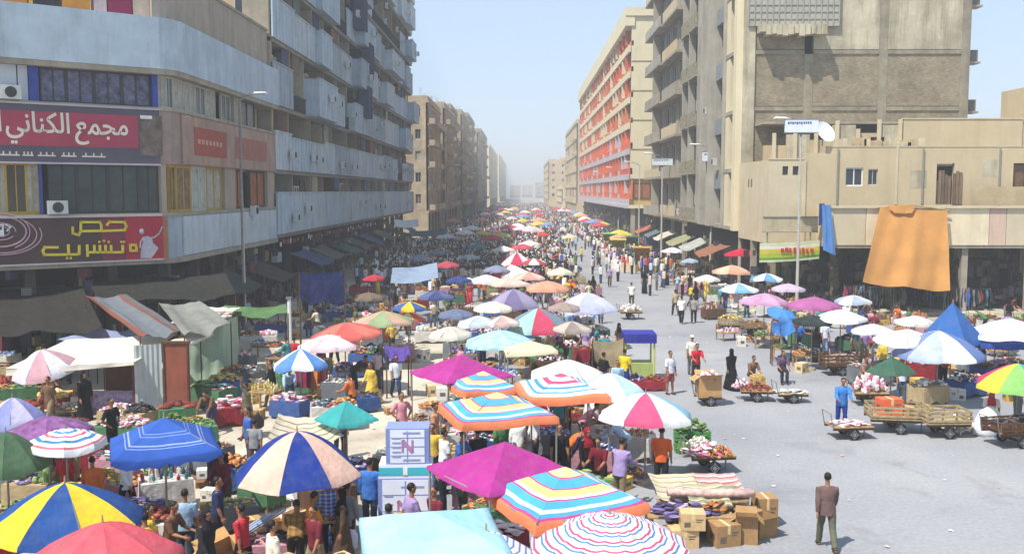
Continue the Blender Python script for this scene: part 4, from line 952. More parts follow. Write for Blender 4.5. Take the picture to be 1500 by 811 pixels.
U(676, 519, 160, 4, [MAG], 'magenta square tent farther back, beside the pale open paving', 'the far magenta tent', drop=.62, rz=.6, val=.04, za=2.8, legs=1)
U(708, 543, 120, 4, [stripes(RBW)], 'rainbow striped tent just behind the orange edged one', 'the hidden rainbow tent', drop=.45, rz=.4, val=.15, za=2.6, legs=1)
U(728, 574, 206, 4, [stripes(RBW)], 'wide rainbow striped tent with orange edge in the middle of the row', 'the middle rainbow tent', drop=.5, rz=.35, val=.17, za=2.75, legs=1, ry=.9)
U(822, 546, 168, 4, [stripes([(0, 'e2607c'), (.15, 'f2dfe2'), (.28, 'dd5a7c'), (.38, 'f0e6e6'), (.48, '4f9bd0'), (.56, 'f4f4f0'), (.66, '5aa6d6'), (.72, 'f2e4e0'), (.84, 'e58a60'), (.945, 'e5805a')])], 'rainbow tent with red and white inner squares beside the white canopy', 'the red centred rainbow tent', drop=.5, rz=.2, val=.17, za=2.8, legs=1)
U(832, 526, 116, 8, [cloth('eae6e2')], 'plain white umbrella behind the red centred rainbow tent', 'the plain white umbrella', curve=1.3, drop=.5)
U(893, 546, 104, 8, [cloth('e9e9ef'), cloth('bcdcec'), cloth('efdfe6')], 'pale umbrella with washed out blue and pink segments', 'the washed out umbrella', curve=1.4, drop=.5, za=2.65)
U(946, 575, 144, 8, [cloth('ecebe8'), cloth('ecebe8'), cloth('eceae6'), cloth('eceae6'), cloth('eceae6'), cloth('d9567f'), cloth('ecebe8'), cloth('8fc0d4')], 'white umbrella with one pink and one pale blue segment by the road', 'the pink segment umbrella', curve=1.5, drop=.6, za=2.55, rz=.62, tilt=(-3, 4))
U(440, 510, 82, 8, [cloth('e8ebf0'), cloth('5c8fce')], 'small blue and white segmented umbrella by the hanging clothes', 'the blue white umbrella', curve=1.2, drop=.55, za=2.4, rz=.3)
U(482, 490, 92, 8, [cloth('e6c4ca'), cloth('efd9dc')], 'pale pink umbrella below the coral one in the shade', 'the pale pink umbrella', curve=1.5, za=2.5)
U(505, 472, 112, 8, [cloth('d3625c'), cloth('dd7a6a')], 'faded red umbrella leaning over the pale pink one', 'the faded red umbrella', curve=1.4, za=2.8, rz=.2, tilt=(0, -5))
U(562, 455, 92, 8, [cloth('9aab7e'), cloth('c6a58e')], 'olive and pinkish umbrella in the left row', 'the olive umbrella', curve=1.3, za=2.6)
U(600, 441, 50, 8, [cloth('e8c83c'), cloth('4466a8')], 'small yellow and blue umbrella in the left crowd', 'the small yellow and blue umbrella', curve=1.3, za=2.8)
U(598, 456, 58, 8, [cloth('e6e0e2'), cloth('d86a4a')], 'low red and white umbrella under the small yellow one', 'the low red and white umbrella', curve=1.2, za=2.3)
U(788, 451, 104, 8, [cloth('cc4a66'), cloth('7e93a0'), cloth('a5d0c4')], 'umbrella with red, grey and mint segments in the middle row', 'the red mint umbrella', curve=1.5, za=2.9, drop=.85, rz=.2)
U(860, 428, 94, 8, [cloth('b9bcd8'), cloth('cfd0e2')], 'lilac white umbrella standing at the road edge', 'the lilac white umbrella', curve=1.5, za=2.9, drop=.8)
U(732, 483, 106, 8, [mat('mint_pattern', 'a9cfcf', .9, .35, 4, .2, trans=.2)], 'speckled mint umbrella next to the cream canopy', 'the speckled mint umbrella', curve=1.3)
U(777, 499, 106, 4, [cloth('e4d9b4')], 'flat cream cloth canopy behind the rainbow tents', 'the cream canopy', drop=.3, rz=.1, legs=1, ry=.7)
U(752, 423, 80, 8, [cloth('7d7096'), cloth('a59bb8')], 'dull purple umbrella in the middle row', 'the dull purple umbrella', curve=1.5, drop=.8, za=2.9)
U(802, 411, 66, 8, [cloth('e0a184')], 'salmon umbrella in the middle row', 'the salmon umbrella', curve=1.4)
U(745, 405, 72, 4, [cloth('e6c7b8')], 'pale peach canopy in the middle row', 'the pale peach canopy', drop=.4, rz=.5)
U(748, 387, 66, 8, [cloth('efe6dd'), cloth('efe6dd'), cloth('d8425c')], 'white umbrella with a red edge segment, farther along the middle row', 'the red edged umbrella', curve=1.3, drop=.7)
U(757, 369, 48, 8, [cloth('d23a5c'), cloth('e9e4e4')], 'crimson and white umbrella at the far part of the middle row', 'the crimson umbrella', curve=1.3, drop=.9, za=3.0)
U(722, 441, 60, 8, [cloth('e4dccb')], 'cream umbrella beside the dull purple one', 'the small cream umbrella', curve=1.3)
U(708, 338, 26, 8, [cloth('ddd04a')], 'tiny yellow umbrella far off on the left', 'the far yellow umbrella', curve=1.3, near=False)
U(650, 340, 44, 4, [cloth('c8384c'), cloth('e6e0e2')], 'far red and white awning on the left', 'the far red awning', rz=.3, near=False)
U(796, 340, 22, 8, [cloth('d9482e')], 'tiny orange red umbrella in the far crowd', 'the far red umbrella', curve=1.3, near=False)
U(763, 331, 26, 8, [cloth('e9d6da')], 'tiny pinkish white umbrella in the far crowd', 'the far pinkish umbrella', curve=1.3, near=False)
U(775, 352, 34, 8, [cloth('ece8e0')], 'tiny white umbrella in the far middle row', 'the far white umbrella', curve=1.3, near=False)
U(835, 343, 26, 8, [cloth('d8cfa8')], 'tiny straw coloured umbrella far along the road', 'the far straw umbrella', curve=1.3, near=False)
# right hand side
U(1086, 364, 50, 8, [cloth('c3223e')], 'bright red umbrella before the dark shops on the right', 'the bright red umbrella', curve=1.4, za=3.7)
U(1072, 388, 58, 8, [cloth('e3a488'), cloth('edc0a4')], 'peach umbrella in the right row', 'the peach umbrella', curve=1.4)
U(1123, 400, 46, 8, [cloth('6aa2cc'), cloth('e8ecf0')], 'pale blue and white umbrella in the right row', 'the pale blue umbrella', curve=1.5)
U(1082, 414, 58, 8, [cloth('86b8e0'), cloth('dfe8f2')], 'sky blue striped umbrella in the right row', 'the sky blue umbrella', curve=1.3)
U(1120, 429, 74, 8, [cloth('d3a5c4'), cloth('c495b6')], 'pink lilac umbrella in the right row', 'the pink lilac umbrella', curve=1.4)
U(1193, 434, 78, 8, [cloth('b3649a')], 'mauve umbrella in the right row', 'the mauve umbrella', curve=1.2)
U(1147, 452, 44, 8, [cloth('4f8fce')], 'small tilted blue umbrella beside the mauve one', 'the tilted blue umbrella', curve=1.3, tilt=(20, 10), za=2.4)
U(1190, 461, 56, 8, [cloth('2f3a36')], 'black green umbrella below the mauve one', 'the black green umbrella', curve=1.4, za=2.5)
U(1232, 453, 74, 8, [cloth('e9e7ea')], 'white umbrella between the mauve one and the square', 'the right white umbrella', curve=1.4)
U(1280, 474, 62, 8, [cloth('dcd9e0')], 'dusty white umbrella behind the green one on the right', 'the dusty white umbrella', curve=1.3, za=2.5)
U(1306, 521, 72, 4, [cloth('3f6652')], 'dark green square parasol behind the wooden carts', 'the green parasol', drop=.55, rz=.6, val=.03, za=2.4)
U(1330, 482, 96, 8, [cloth('e4e2e8')], 'white umbrella behind the one with blue segments', 'the back white umbrella', curve=1.4)
U(1375, 484, 128, 8, [cloth('e7e8ec'), cloth('6f86b8'), cloth('5fa6d8'), cloth('e7e8ec'), cloth('7f90ba'), cloth('b9c4da')], 'large umbrella with white and blue segments on the right', 'the blue segment umbrella', curve=1.5, drop=.85, za=2.8, rz=.1)
U(1396, 442, 96, 4, [cloth('3d6cae')], 'pointed blue tarpaulin tent behind the white and blue umbrella', 'the pointed blue tent', drop=1.5, rz=.75, za=3.6, val=.1, sag=.12)
U(1480, 466, 122, 8, [cloth('efeef0')], 'broad white umbrella at the right edge', 'the broad white umbrella', curve=1.3, za=2.9, drop=.6)
U(1458, 490, 110, 4, [cloth('31509c')], 'low dark blue canopy under the broad white umbrella', 'the low blue canopy', drop=.2, rz=.1, val=.2, za=2.2)
U(1492, 532, 116, 8, [cloth('5cae9a'), cloth('3f6fae'), cloth('8a78b4'), cloth('d8486c'), cloth('e6d04a'), cloth('8cc26a')], 'rainbow segmented umbrella cut by the right edge', 'the rainbow segment umbrella', curve=1.5, za=2.4, drop=.7, rz=.3)
U(985, 362, 34, 8, [cloth('eeeeee')], 'small white umbrella near the yellow kiosks', 'the kiosk umbrella', curve=1.3)
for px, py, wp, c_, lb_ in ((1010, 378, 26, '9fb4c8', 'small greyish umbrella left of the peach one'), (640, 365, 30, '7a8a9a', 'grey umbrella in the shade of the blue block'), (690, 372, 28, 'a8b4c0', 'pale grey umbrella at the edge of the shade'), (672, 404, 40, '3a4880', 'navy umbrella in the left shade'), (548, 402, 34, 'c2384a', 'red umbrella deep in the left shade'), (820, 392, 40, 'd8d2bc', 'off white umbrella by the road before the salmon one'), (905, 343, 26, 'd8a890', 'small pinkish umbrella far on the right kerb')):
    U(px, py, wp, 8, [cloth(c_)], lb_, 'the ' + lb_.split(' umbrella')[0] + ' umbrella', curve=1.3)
for px, py, wp, c_, lb_, n_, sh_ in ((700, 462, 62, ['b8c4cc', 'd8dcde'], 'greyish white umbrella left of the red and mint one', 8, 'the greyish white umbrella'), (668, 452, 54, ['6f7a94'], 'slate umbrella at the edge of the left crowd', 8, 'the slate umbrella'), (735, 462, 56, ['c9a9a0', 'e0d0c6'], 'dusty rose umbrella before the cream one', 8, 'the dusty rose umbrella'),
    (826, 442, 50, ['a8968a'], 'brownish umbrella between the lilac white and salmon ones', 8, 'the brownish umbrella'), (712, 402, 52, ['e4e0da'], 'off white umbrella left of the pale peach canopy', 8, 'the left off white umbrella'), (775, 398, 50, ['d8a08c', 'e6c4b4'], 'apricot umbrella right of the pale peach canopy', 8, 'the apricot umbrella'), (728, 388, 42, ['8c94ac'], 'blue grey umbrella left of the red edged one', 8, 'the blue grey umbrella'),
    (782, 378, 40, ['ece4dc', 'c04a5e'], 'white and crimson umbrella right of the crimson one', 8, 'the white crimson umbrella'), (738, 360, 36, ['e8e2dc'], 'small bone white umbrella left of the crimson one', 8, 'the bone white umbrella'), (765, 357, 34, ['d05468'], 'small rose red umbrella beyond the crimson one', 8, 'the rose red umbrella'), (640, 425, 56, ['3f4c78', '5c6a94'], 'dark blue umbrella in the left crowd by the grey blue roof', 8, 'the dark blue umbrella'), (540, 428, 48, ['7c6a5a'], 'brown umbrella in the left shade above the olive one', 8, 'the brown umbrella'),
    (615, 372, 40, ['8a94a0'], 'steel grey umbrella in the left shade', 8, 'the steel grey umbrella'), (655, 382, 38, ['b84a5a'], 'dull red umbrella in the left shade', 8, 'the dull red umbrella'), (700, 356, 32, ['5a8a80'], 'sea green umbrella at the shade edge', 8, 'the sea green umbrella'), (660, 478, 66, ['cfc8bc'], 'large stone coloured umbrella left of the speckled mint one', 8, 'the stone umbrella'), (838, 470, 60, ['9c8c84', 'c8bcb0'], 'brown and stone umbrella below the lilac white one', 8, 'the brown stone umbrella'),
    (1035, 402, 40, ['d8d4ce'], 'pale umbrella left of the peach one', 8, 'the pale left umbrella'), (1155, 415, 48, ['c8b4c8'], 'faint mauve umbrella behind the mauve one', 8, 'the faint mauve umbrella'), (1250, 432, 52, ['a8b4c4', 'd4d8dc'], 'grey blue and white umbrella by the terrace ledge', 8, 'the grey white umbrella'), (1340, 462, 56, ['d8d0c8'], 'beige white umbrella under the orange tarpaulin', 8, 'the beige white umbrella')):
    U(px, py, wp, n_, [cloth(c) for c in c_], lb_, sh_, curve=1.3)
# scattered far umbrellas, too small to tell one from another
for k in range(56):
    Y = R.uniform(112, 330); x = R.choice([R.uniform(-14, -4), R.uniform(-5, 4.5), R.uniform(-5, 4.5), R.uniform(11, 14.5)]); q = umbrella(765 + x * F / Y, 0, R.uniform(2.6, 4.0) * F / Y, 6, [cloth(R.choice(['e6e2dc', 'c8405a', 'eee8e0', '7f9cc4', 'd04a5c', 'dfa488', 'eee8e0', 'e8c4c8', 'dcc850', 'f0eeea']))],
        'tiny umbrella among the distant stalls of the far street', 'far', curve=1.3, near=False, d=Y, group='tiny umbrellas among the distant stalls'); LM.pop()

# ------------------------------------------------------------------ kiosks, huts, tarps on the left
h1 = at(150, 612); hx, hy = h1.x, h1.y
kk = thing('white_roofed_booth', 'market booth with white cloth roof, grey corrugated side and open front', 'booth', (hx, hy, 0)); 
LM.append((hx, hy, 'the white roofed booth'))
HY = 33.0; X0, X1, X2, X3 = tox(112, HY), tox(192, HY), tox(236, HY + .6), tox(281, HY + 1.0)
def corr(a, b, h, m, parent, name='panel', amp=.03, pitch=.16):
    a, b = Vector(a), Vector(b); L = (b - a).length; t = (b - a) / L; n_ = Vector((t.y, -t.x, 0)); mb = MB(); K = int(L / pitch * 2)
    for i in range(K + 1):
        q = a + t * (L * i / K) + n_ * (amp if i % 2 else -amp)
        mb.v += [q, q + Vector((0, 0, h))]
    for i in range(K): j = i * 2; mb.f.append((j, j + 2, j + 3, j + 1)); mb.m.append(0)
    for i in range(K + 1):
        q = mb.v[i * 2]; 
    return mb.build(name, m, parent, world=True)
kk.location = (X0, HY, 0)
corr((X1, HY, 0), (X2, HY + .4, 0), 2.62, mat('grey_corrugated_sheet', 'b4b9b4', .6, .15, 1.5, .1, .3), kk, 'side_panel', .012)
MB().box(((X0 + .05), HY + .1, .95), (.1, .1, 1.8)).box((X1 - .05, HY + .1, 1.05), (.1, .1, 1.95)).box((X0 + .05, HY + 2.3, 1.1), (.1, .1, 1.9)).build('post', mat('maroon_timber', '6e3038', .8, .2, 3), kk, world=True)
MB().b6(X0 - .1, X1, HY + 2.2, HY + 2.3, 0, 2.2).build('back_panel', WOODD, kk, world=True)
MB().b6(X0, X1 - .1, HY + .2, HY + .8, 0, .85).build('counter', mat('patterned_cloth', '9c8aa8', .9, .6, 6), kk, world=True)
WCL = mat('dusty_white_cloth', 'd9d2c4', .9, .12, 1.2, .2, .2, trans=.2, dirtcol=(.4, .34, .28))
soft_sheet('roof_cloth', kk, [(X0 - 1.6, HY + 2.4, 2.45), (X2 - .1, HY + 2.4, 2.72), (X1 + .15, HY - .35, 2.14), (X0 - 2.3, HY - .6, 1.86)], 26, 14, WCL, .08, .07, 4)
soft_sheet('roof_fringe', kk, [(X0 - 2.3, HY - .61, 1.86), (X1 + .15, HY - .36, 2.14), (X1 + .15, HY - .38, 2.0), (X0 - 2.3, HY - .63, 1.66)], 22, 2, WCL, .02, .05, 6)
bx = thing('brown_door_panel', 'reddish brown wooden panel wall standing right of the white roofed booth', 'panel', (X2, HY + .5, 0))
q = MB(); q.b6(X2 + .02, X3, HY + .45, HY + .52, .02, 2.62); q.build('board', mat('reddish_brown_board', '8a4a36', .8, .25, 1.6, .2, .3), bx, world=True)
q = MB()
for k in range(2): x = X2 + .03 + (X3 - X2 - .1) * k; q.b6(x, x + .05, HY + .41, HY + .448, .02, 2.62)
q.b6(X2, X3 + .03, HY + .4, HY + .58, 2.62, 2.7, 0); q.build('batten', WOODD, bx, world=True)
MB().b6(X2 + .02, X3, HY + .53, HY + 3.2, 2.5, 2.6).build('lid', WCL, bx, world=True)
# green tarpaulin hut
GY = 39.5; g0, g1, g2_ = tox(262, GY), tox(318, GY), tox(320, GY)
gh = thing('green_tarp_hut', 'hut wrapped in pale green cloth with a rag covered roof', 'booth', (g0, GY, 0)); LM.append((g0 + 1, GY, 'the pale green cloth hut'))
GC = mat('pale_green_cloth', 'a9bfa6', .9, .12, 1.5, .25, .2, trans=.15)
soft_sheet('front_cloth', gh, [(g0, GY, 2.5), (g1, GY + .6, 2.5), (g1, GY + .5, .05), (g0, GY - .05, .05)], 22, 12, GC, .02, .09, 7)
soft_sheet('side_cloth', gh, [(g1, GY + .6, 2.5), (g1 + .05, GY + 2.6, 2.5), (g1 + .05, GY + 2.6, .05), (g1, GY + .55, .05)], 14, 8, GC, .02, .08, 9)
soft_sheet('roof_cloth', gh, [(g0 - .2, GY + 2.8, 2.95), (g1 + .1, GY + 2.8, 2.85), (g1 + .25, GY - .05, 2.55), (g0 - .3, GY - .3, 2.5)], 20, 12, mat('rag_cloth', 'c9bcae', .9, .3, 2.5, .4, .2), .15, .14, 11)
for k in range(16):
    rg = MB().ball((0, 0, 0), (R.uniform(.15, .4), R.uniform(.12, .3), R.uniform(.05, .1)), 7, 4)
    for v in rg.v: v += noise.noise_vector(v * 6 + Vector((k, 0, 0))) * .05
    rg.build('roof_rag', mat('rag', R.choice(['d8c8b8', 'c5a593', 'b7b7b0', 'e2dccf', 'a88f80']), .9, .2, 4), gh, smooth=True, world=True) if False else None
    o = rg.build('roof_rag', mat('rag', R.choice(['d8c8b8', 'c5a593', 'b7b7b0', 'e2dccf', 'a88f80']), .9, .2, 4), gh, smooth=True)
    o.location = Vector((R.uniform(g0, g1 + .2), GY + R.uniform(-.1, 2.0), 0)) - gh.location; o.location.z = 2.62 + (o.location.y) * .12; o.rotation_euler.z = R.uniform(0, 3)
# slanting tarps over the booths
def tarp(name, label, P, m, fold=.12, sag=.25, legs=True, cat='tarpaulin', seed=1, n=(18, 10)):
    c0 = (Vector(P[0]) + Vector(P[2])) / 2; t = thing(name, label, cat, (c0.x, c0.y, 0), 0)
    soft_sheet('cloth_sheet', t, P, n[0], n[1], m, sag, fold, seed)
    if legs:
        for q in P:
            MB().tube([(q[0], q[1], 0), (q[0], q[1], q[2] - .02)], [.03, .025], 6).build('pole', WOODD, t, world=True)
    LM.append((c0.x, c0.y, 'the ' + name.replace('_', ' '))); return t
def A(px, py, z): return tuple(at(px, py, z))
tarp('rusty_grey_tarp', 'sloping grey tarpaulin with rusty orange borders above the booths on the left', [A(125, 433, 3.6), A(185, 430, 3.6), A(268, 483, 2.9), A(205, 490, 2.9)], stripes([(0, '8a5646'), (.18, '74797e'), (.8, '80574a'), (.9, '66676b')], 0), seed=2)
tarp('grey_tarp', 'plain grey tarpaulin peaked behind the pale green hut', [A(232, 443, 3.5), A(292, 440, 3.5), A(338, 470, 3.0), A(270, 490, 2.9)], cloth('8b8c84'), seed=3)
tarp('pale_blue_tarp', 'pale lilac blue tarpaulin behind the white roofed booth', [A(140, 480, 2.45), A(216, 479, 2.5), A(240, 496, 2.45), A(84, 500, 2.35)], cloth('98a3c6'), seed=4)
tarp('brown_awning', 'brown cloth awning coloured near black for the shade under the black and red sign', [A(-30, 420, 3.6), A(120, 418, 3.6), A(150, 480, 2.7), A(-40, 486, 2.7)], mat('shade_dark_brown_canvas', '1f1c16', .9, .3, 1, .2, .3), seed=5)  # cloth colour darkened in place of the building's shade
tarp('dark_awning', 'second awning coloured near black for the shaded shops, right of the brown one', [A(130, 405, 3.9), A(330, 400, 3.9), A(345, 432, 3.3), A(140, 436, 3.3)], mat('shade_dark_olive_canvas', '191814', .9, .3, 1, .2, .3), seed=6)  # near-black cloth stands for the shade before the shops
tarp('green_awning', 'bright green awning edge in the left shade by the lamp', [A(328, 446, 2.9), A(418, 446, 2.9), A(422, 458, 2.6), A(322, 460, 2.6)], cloth('5c7f50'), seed=7)
tarp('navy_sheet', 'large navy blue sheet hung over a stall in the left shade', [A(438, 398, 4.0), A(505, 395, 4.0), A(505, 440, 2.3), A(440, 440, 2.3)], cloth('25336c'), seed=8, fold=.2)
tarp('grey_blue_roof', 'grey blue sheet metal stall roof beside the left crowd', [A(575, 392, 3.2), A(640, 384, 3.2), A(642, 406, 2.7), A(572, 414, 2.7)], mat('grey_blue_sheet', '8494a8', .7, .2, 1.5, .2, .3), seed=9, fold=.04)
tarp('white_awning', 'bright white awning jutting from the blue block ground floor', [A(577, 321, 4.4), A(612, 321, 4.4), A(614, 331, 3.9), A(579, 332, 3.9)], cloth('f0f0f0'), seed=10, fold=.04, legs=False)
tarp('dark_teal_awning', 'dark teal awning beyond the white one', [A(600, 338, 3.4), A(650, 334, 3.4), A(655, 342, 3.0), A(602, 347, 3.0)], cloth('2e5a60'), seed=11)
tarp('striped_cloth_canopy', 'low beige cloth with brown wavy stripes on poles behind the navy and peach umbrella', [A(408, 606, 1.9), A(480, 604, 1.9), A(504, 640, 1.6), A(388, 652, 1.6)], stripes([(0, 'd2c6ad'), (.6, '8f7f6e'), (.8, 'cfc2a8')], 1, 6), seed=12, fold=.1)
tarp('purple_tarp', 'dark purple cloth over goods behind the far magenta tent', [A(560, 503, 2.0), A(598, 505, 2.0), A(602, 522, 1.7), A(566, 520, 1.7)], cloth('5a4696'), seed=13)
tarp('blue_small_tarp', 'blue tarpaulin draped between the pink lilac and black green umbrellas', [A(1130, 470, 2.0), A(1160, 466, 2.0), A(1165, 485, 1.5), A(1132, 488, 1.5)], cloth('3f79bb'), seed=14)
tarp('cream_screen', 'cream cloth screen left of the blue topped kiosk', [A(868, 497, 2.1), A(914, 495, 2.1), A(912, 531, .9), A(872, 533, .9)], cloth('e3cfa0'), seed=15, fold=.05)
MB_ = at(425, 512); wp = thing('white_post', 'thick white post standing in the left shade', 'post', (MB_.x, MB_.y, 0)); MB().tube([(0, 0, 0), (0, 0, 2.6)], [.1, .1], 8).build('shaft', WHITE, wp); MB().b6(-.14, .14, -.14, .14, 2.6, 2.68).build('cap', METAL, wp)
# yellow kiosk with a blue valance
kp = at(937, 560); ks = thing('blue_topped_kiosk', 'yellow framed kiosk with a deep blue canopy by the road', 'kiosk', (kp.x, kp.y, 0)); LM.append((kp.x, kp.y, 'the blue topped kiosk'))
for sx in (-1, 1):
    for sy in (0, 1): MB().tube([(sx * .6, sy * 1.1, 0), (sx * .6, sy * 1.1, 2.0)], [.04, .04], 6).build('post', mat('lime_yellow_paint', 'b9c44a', .6, .1, 3), ks)
MB().b6(-.68, .68, -.1, 1.2, 1.98, 2.06).b6(-.68, .68, -.12, -.08, 1.68, 1.979).b6(-.68, -.64, -.08, 1.2, 1.68, 1.979).b6(.64, .68, -.08, 1.2, 1.68, 1.979).build('canopy', cloth('3a3fa0'), ks)
MB().b6(-.56, .56, .1, 1.0, .75, .8).b6(-.56, .56, .1, .14, 0, .749).build('counter', mat('pale_green_board', 'a8b46a', .7, .2, 3), ks)
# coloured kiosks far right
for px, py, c_, nm in ((905, 372, 'd8c63e', 'yellow'), (925, 366, '4a7a52', 'green'), (957, 368, '3f5cae', 'blue'), (893, 360, '6cb46a', 'light green'), (968, 352, 'c85a3a', 'red'), (940, 388, 'c79a3e', 'ochre')):
    q = at(px, py + 8); t = thing('painted_kiosk', nm + ' painted kiosk in the far right row before the arcade', 'kiosk', (q.x, q.y, 0), R.uniform(-.2, .2), 'painted kiosks of the far right row')
    MB().b6(-.8, -.72, -.6, .6, 0, 2.3).b6(.72, .8, -.6, .6, 0, 2.3).b6(-.72, .72, .52, .6, 0, 2.3).build('side_panel', cloth(c_), t)
    MB().b6(-.95, .95, -.8, .7, 2.3, 2.42).build('roof', mat('kiosk_roof', c_, .8, .1, 2), t); MB().b6(-.72, .72, -.58, -.1, 0, .95).build('counter', CARDL, t)
    LM.append((q.x, q.y, 'the ' + nm + ' kiosk'))
# ------------------------------------------------------------------ people
SKIN = mat('skin', '9a6b4c', .6, .08, 6, spec=.3); HAIRM = mat('black_hair', '17130f', .6, .2, 8); EYE = mat('dark_eye', '120c0a', .3, 0, 3); LIP = mat('lip', '7c4438', .5, .05, 3)
SHOE = mat('dark_shoe', '221c18', .5, .1, 3)
V = Vector
def limb_dir(yaw, pitch):       # pitch 0 = hanging down, 90 = straight forward (-y); yaw turns outward
    return V((math.sin(rad(yaw)) * math.cos(rad(pitch)) if True else 0, -math.sin(rad(pitch)), -math.cos(rad(pitch)) * math.cos(rad(yaw))))
def rig(lean=3, thL=0, thR=0, knL=0, knR=0, uaL=(8, 4), uaR=(8, 4), faL=(4, 14), faR=(4, 14), head=0, sit=False):
    """joint positions; +x is the figure's left, it faces -y"""
    J = {}
    def leg(s, th, kn):
        hip = V((s * .09, 0, 0)); k = hip + V((s * .015, -math.sin(rad(th)) * .43, -math.cos(rad(th)) * .43)); a = k + V((0, -math.sin(rad(th - kn)) * .42, -math.cos(rad(th - kn)) * .42)); return hip, k, a
    L = leg(1, thL, knL); Rr = leg(-1, thR, knR)
    pz = max(-L[2].z, -Rr[2].z) + .08
    P = V((0, 0, pz)); J['pel'] = P
    J['L'] = [q + P for q in L]; J['Rt'] = [q + P for q in Rr]
    u = V((0, -math.sin(rad(lean)), math.cos(rad(lean)))); f = V((0, -math.cos(rad(lean)), -math.sin(rad(lean)))); J['u'] = u; J['f'] = f
    J['neck'] = P + u * .53
    hl = lean * .4 + head; hu = V((0, -math.sin(rad(hl)), math.cos(rad(hl)))); hf = V((0, -math.cos(rad(hl)), -math.sin(rad(hl)))); J['hu'] = hu; J['hf'] = hf
    J['head'] = J['neck'] + u * .03 + hu * .155
    for n, s, ua, fa in (('aL', 1, uaL, faL), ('aR', -1, uaR, faR)):
        sh = P + u * .475 + V((s * .185, 0, 0)); d = limb_dir(ua[0] * s, ua[1]); d2 = limb_dir(fa[0] * s, fa[1]); d.normalize(); d2.normalize()
        e = sh + d * .29; wv = e + d2 * .25; J[n] = [sh, e, wv, d2]
    return J
def rings(J, extra=0.0):
    P, u = J['pel'], J['u']
    seq = [(-.09, .09, .085), (-.04, .145, .115), (.03, .162, .12), (.12, .150, .108), (.22, .140, .100), (.34, .165, .115), (.43, .178, .105), (.485, .150, .085), (.52, .075, .065)]
    return [P + u * t for t, a, b in seq], [(a + extra, b + extra) for t, a, b in seq]
def frame_M(up, fwd):     # columns: side, -fwd(back), up
    s = up.cross(-fwd).normalized() if False else V((1, 0, 0)); b = -fwd; return Matrix((( s.x, b.x, up.x), (s.y, b.y, up.y), (s.z, b.z, up.z)))
def head_geo(mb, J, n=14, k=10, feat=True, m=0):
    c, M = J['head'], frame_M(J['hu'], J['hf'])
    mb.ball(c + J['hu'] * .02, (.074, .092, .092), n, k, m, M); mb.ball(c - J['hu'] * .05 + J['hf'] * .022, (.054, .062, .066), n, k, m, M)
    mb.tube([J['neck'] - J['u'] * .05, J['neck'] + J['u'] * .05, c - J['hu'] * .04], [(.062, .058), (.052, .052), (.05, .052)], 8, m)
    if feat:
        f = J['hf']; h = J['hu']
        mb.tube([c + f * .078 + h * .022, c + f * .094 - h * .012, c + f * .1 - h * .026, c + f * .076 - h * .034], [.009, .012, .014, .008], 6, m)
        for s in (-1, 1): mb.ball(c + V((s * .077, 0, 0)) + h * .0 - f * .008, (.010, .02, .032), 6, 5, m, M)
        mb.ball(c + f * .078 - h * .055, (.024, .014, .009), 6, 4, m, M); mb.ball(c + f * .068 - h * .09, (.026, .022, .018), 6, 4, m, M)
        for s in (-1, 1): mb.ball(c + V((s * .03, 0, 0)) + f * .083 + h * .038, (.02, .012, .006), 6, 4, m, M)
def hand_geo(mb, wv, d, s, m=0):
    ref = V((0, -1, 0)) if abs(d.y) < .8 else V((0, 0, 1)); a = (ref - d * ref.dot(d)).normalized(); b = d.cross(a)   # a: across the palm (thumb side), b: palm normal
    mb.tube([wv - d * .02, wv + d * .02, wv + d * .06, wv + d * .095], [(.022, .022)] * 1 + [(.026, .022), (.03, .03), (.03, .03)], 6, m)
    pm = MB(); 
    M = Matrix(((a.x, b.x, d.x), (a.y, b.y, d.y), (a.z, b.z, d.z)))
    mb.box(wv + d * .05, (.078, .026, .09), M=M, m=m)
    for k, (L, o) in enumerate(((.072, .033), (.08, .012), (.074, -.011), (.058, -.033))):
        st = wv + d * .088 + a * o; k1 = st + (d + a * (o * 3.2)).normalized() * L * .5; k2 = k1 + (d * .8 + a * (o * 3) + b * s * .55).normalized() * L * .5
        mb.tube([st, k1, k2], [.0095, .009, .0075], 6, m)
    t0 = wv + d * .03 + a * .034; t1 = t0 + (d * .6 + a * .9).normalized() * .038; mb.tube([t0, t1, t1 + (d * .9 + a * .25 + b * s * .3).normalized() * .032], [.012, .011, .009], 6, m)
def foot_geo(mb, ank, m=0, k=1.0):
    mb.tube([ank + V((0, .06, -.045)), ank + V((0, .02, -.04)), ank + V((0, -.08, -.05)), ank + V((0, -.17, -.058)), ank + V((0, -.2, -.062))], [(.03 * k, .028 * k), (.04 * k, .042 * k), (.044 * k, .032 * k), (.042 * k, .022 * k), (.026 * k, .015 * k)], 8, m)
def body_geo(J, detail=True):
    mb = MB(); p, r = rings(J); mb.tube(p, r, 14)
    head_geo(mb, J)
    for n, s in (('aL', 1), ('aR', -1)):
        sh, e, wv, d2 = J[n]
        mb.tube([sh + V((-s * .05, 0, .015)), sh, sh.lerp(e, .5), e, e.lerp(wv, .35), wv], [.05, .055, .047, .04, .042, .027], 10); hand_geo(mb, wv, d2, s)
    for n in ('L', 'Rt'):
        h, k, a = J[n]
        mb.tube([h + V((0, 0, .06)), h, h.lerp(k, .5), k, k.lerp(a, .3), a, a - V((0, 0, .04))], [.085, .09, .075, .056, .058, .038, .04], 10); foot_geo(mb, a)
    return mb
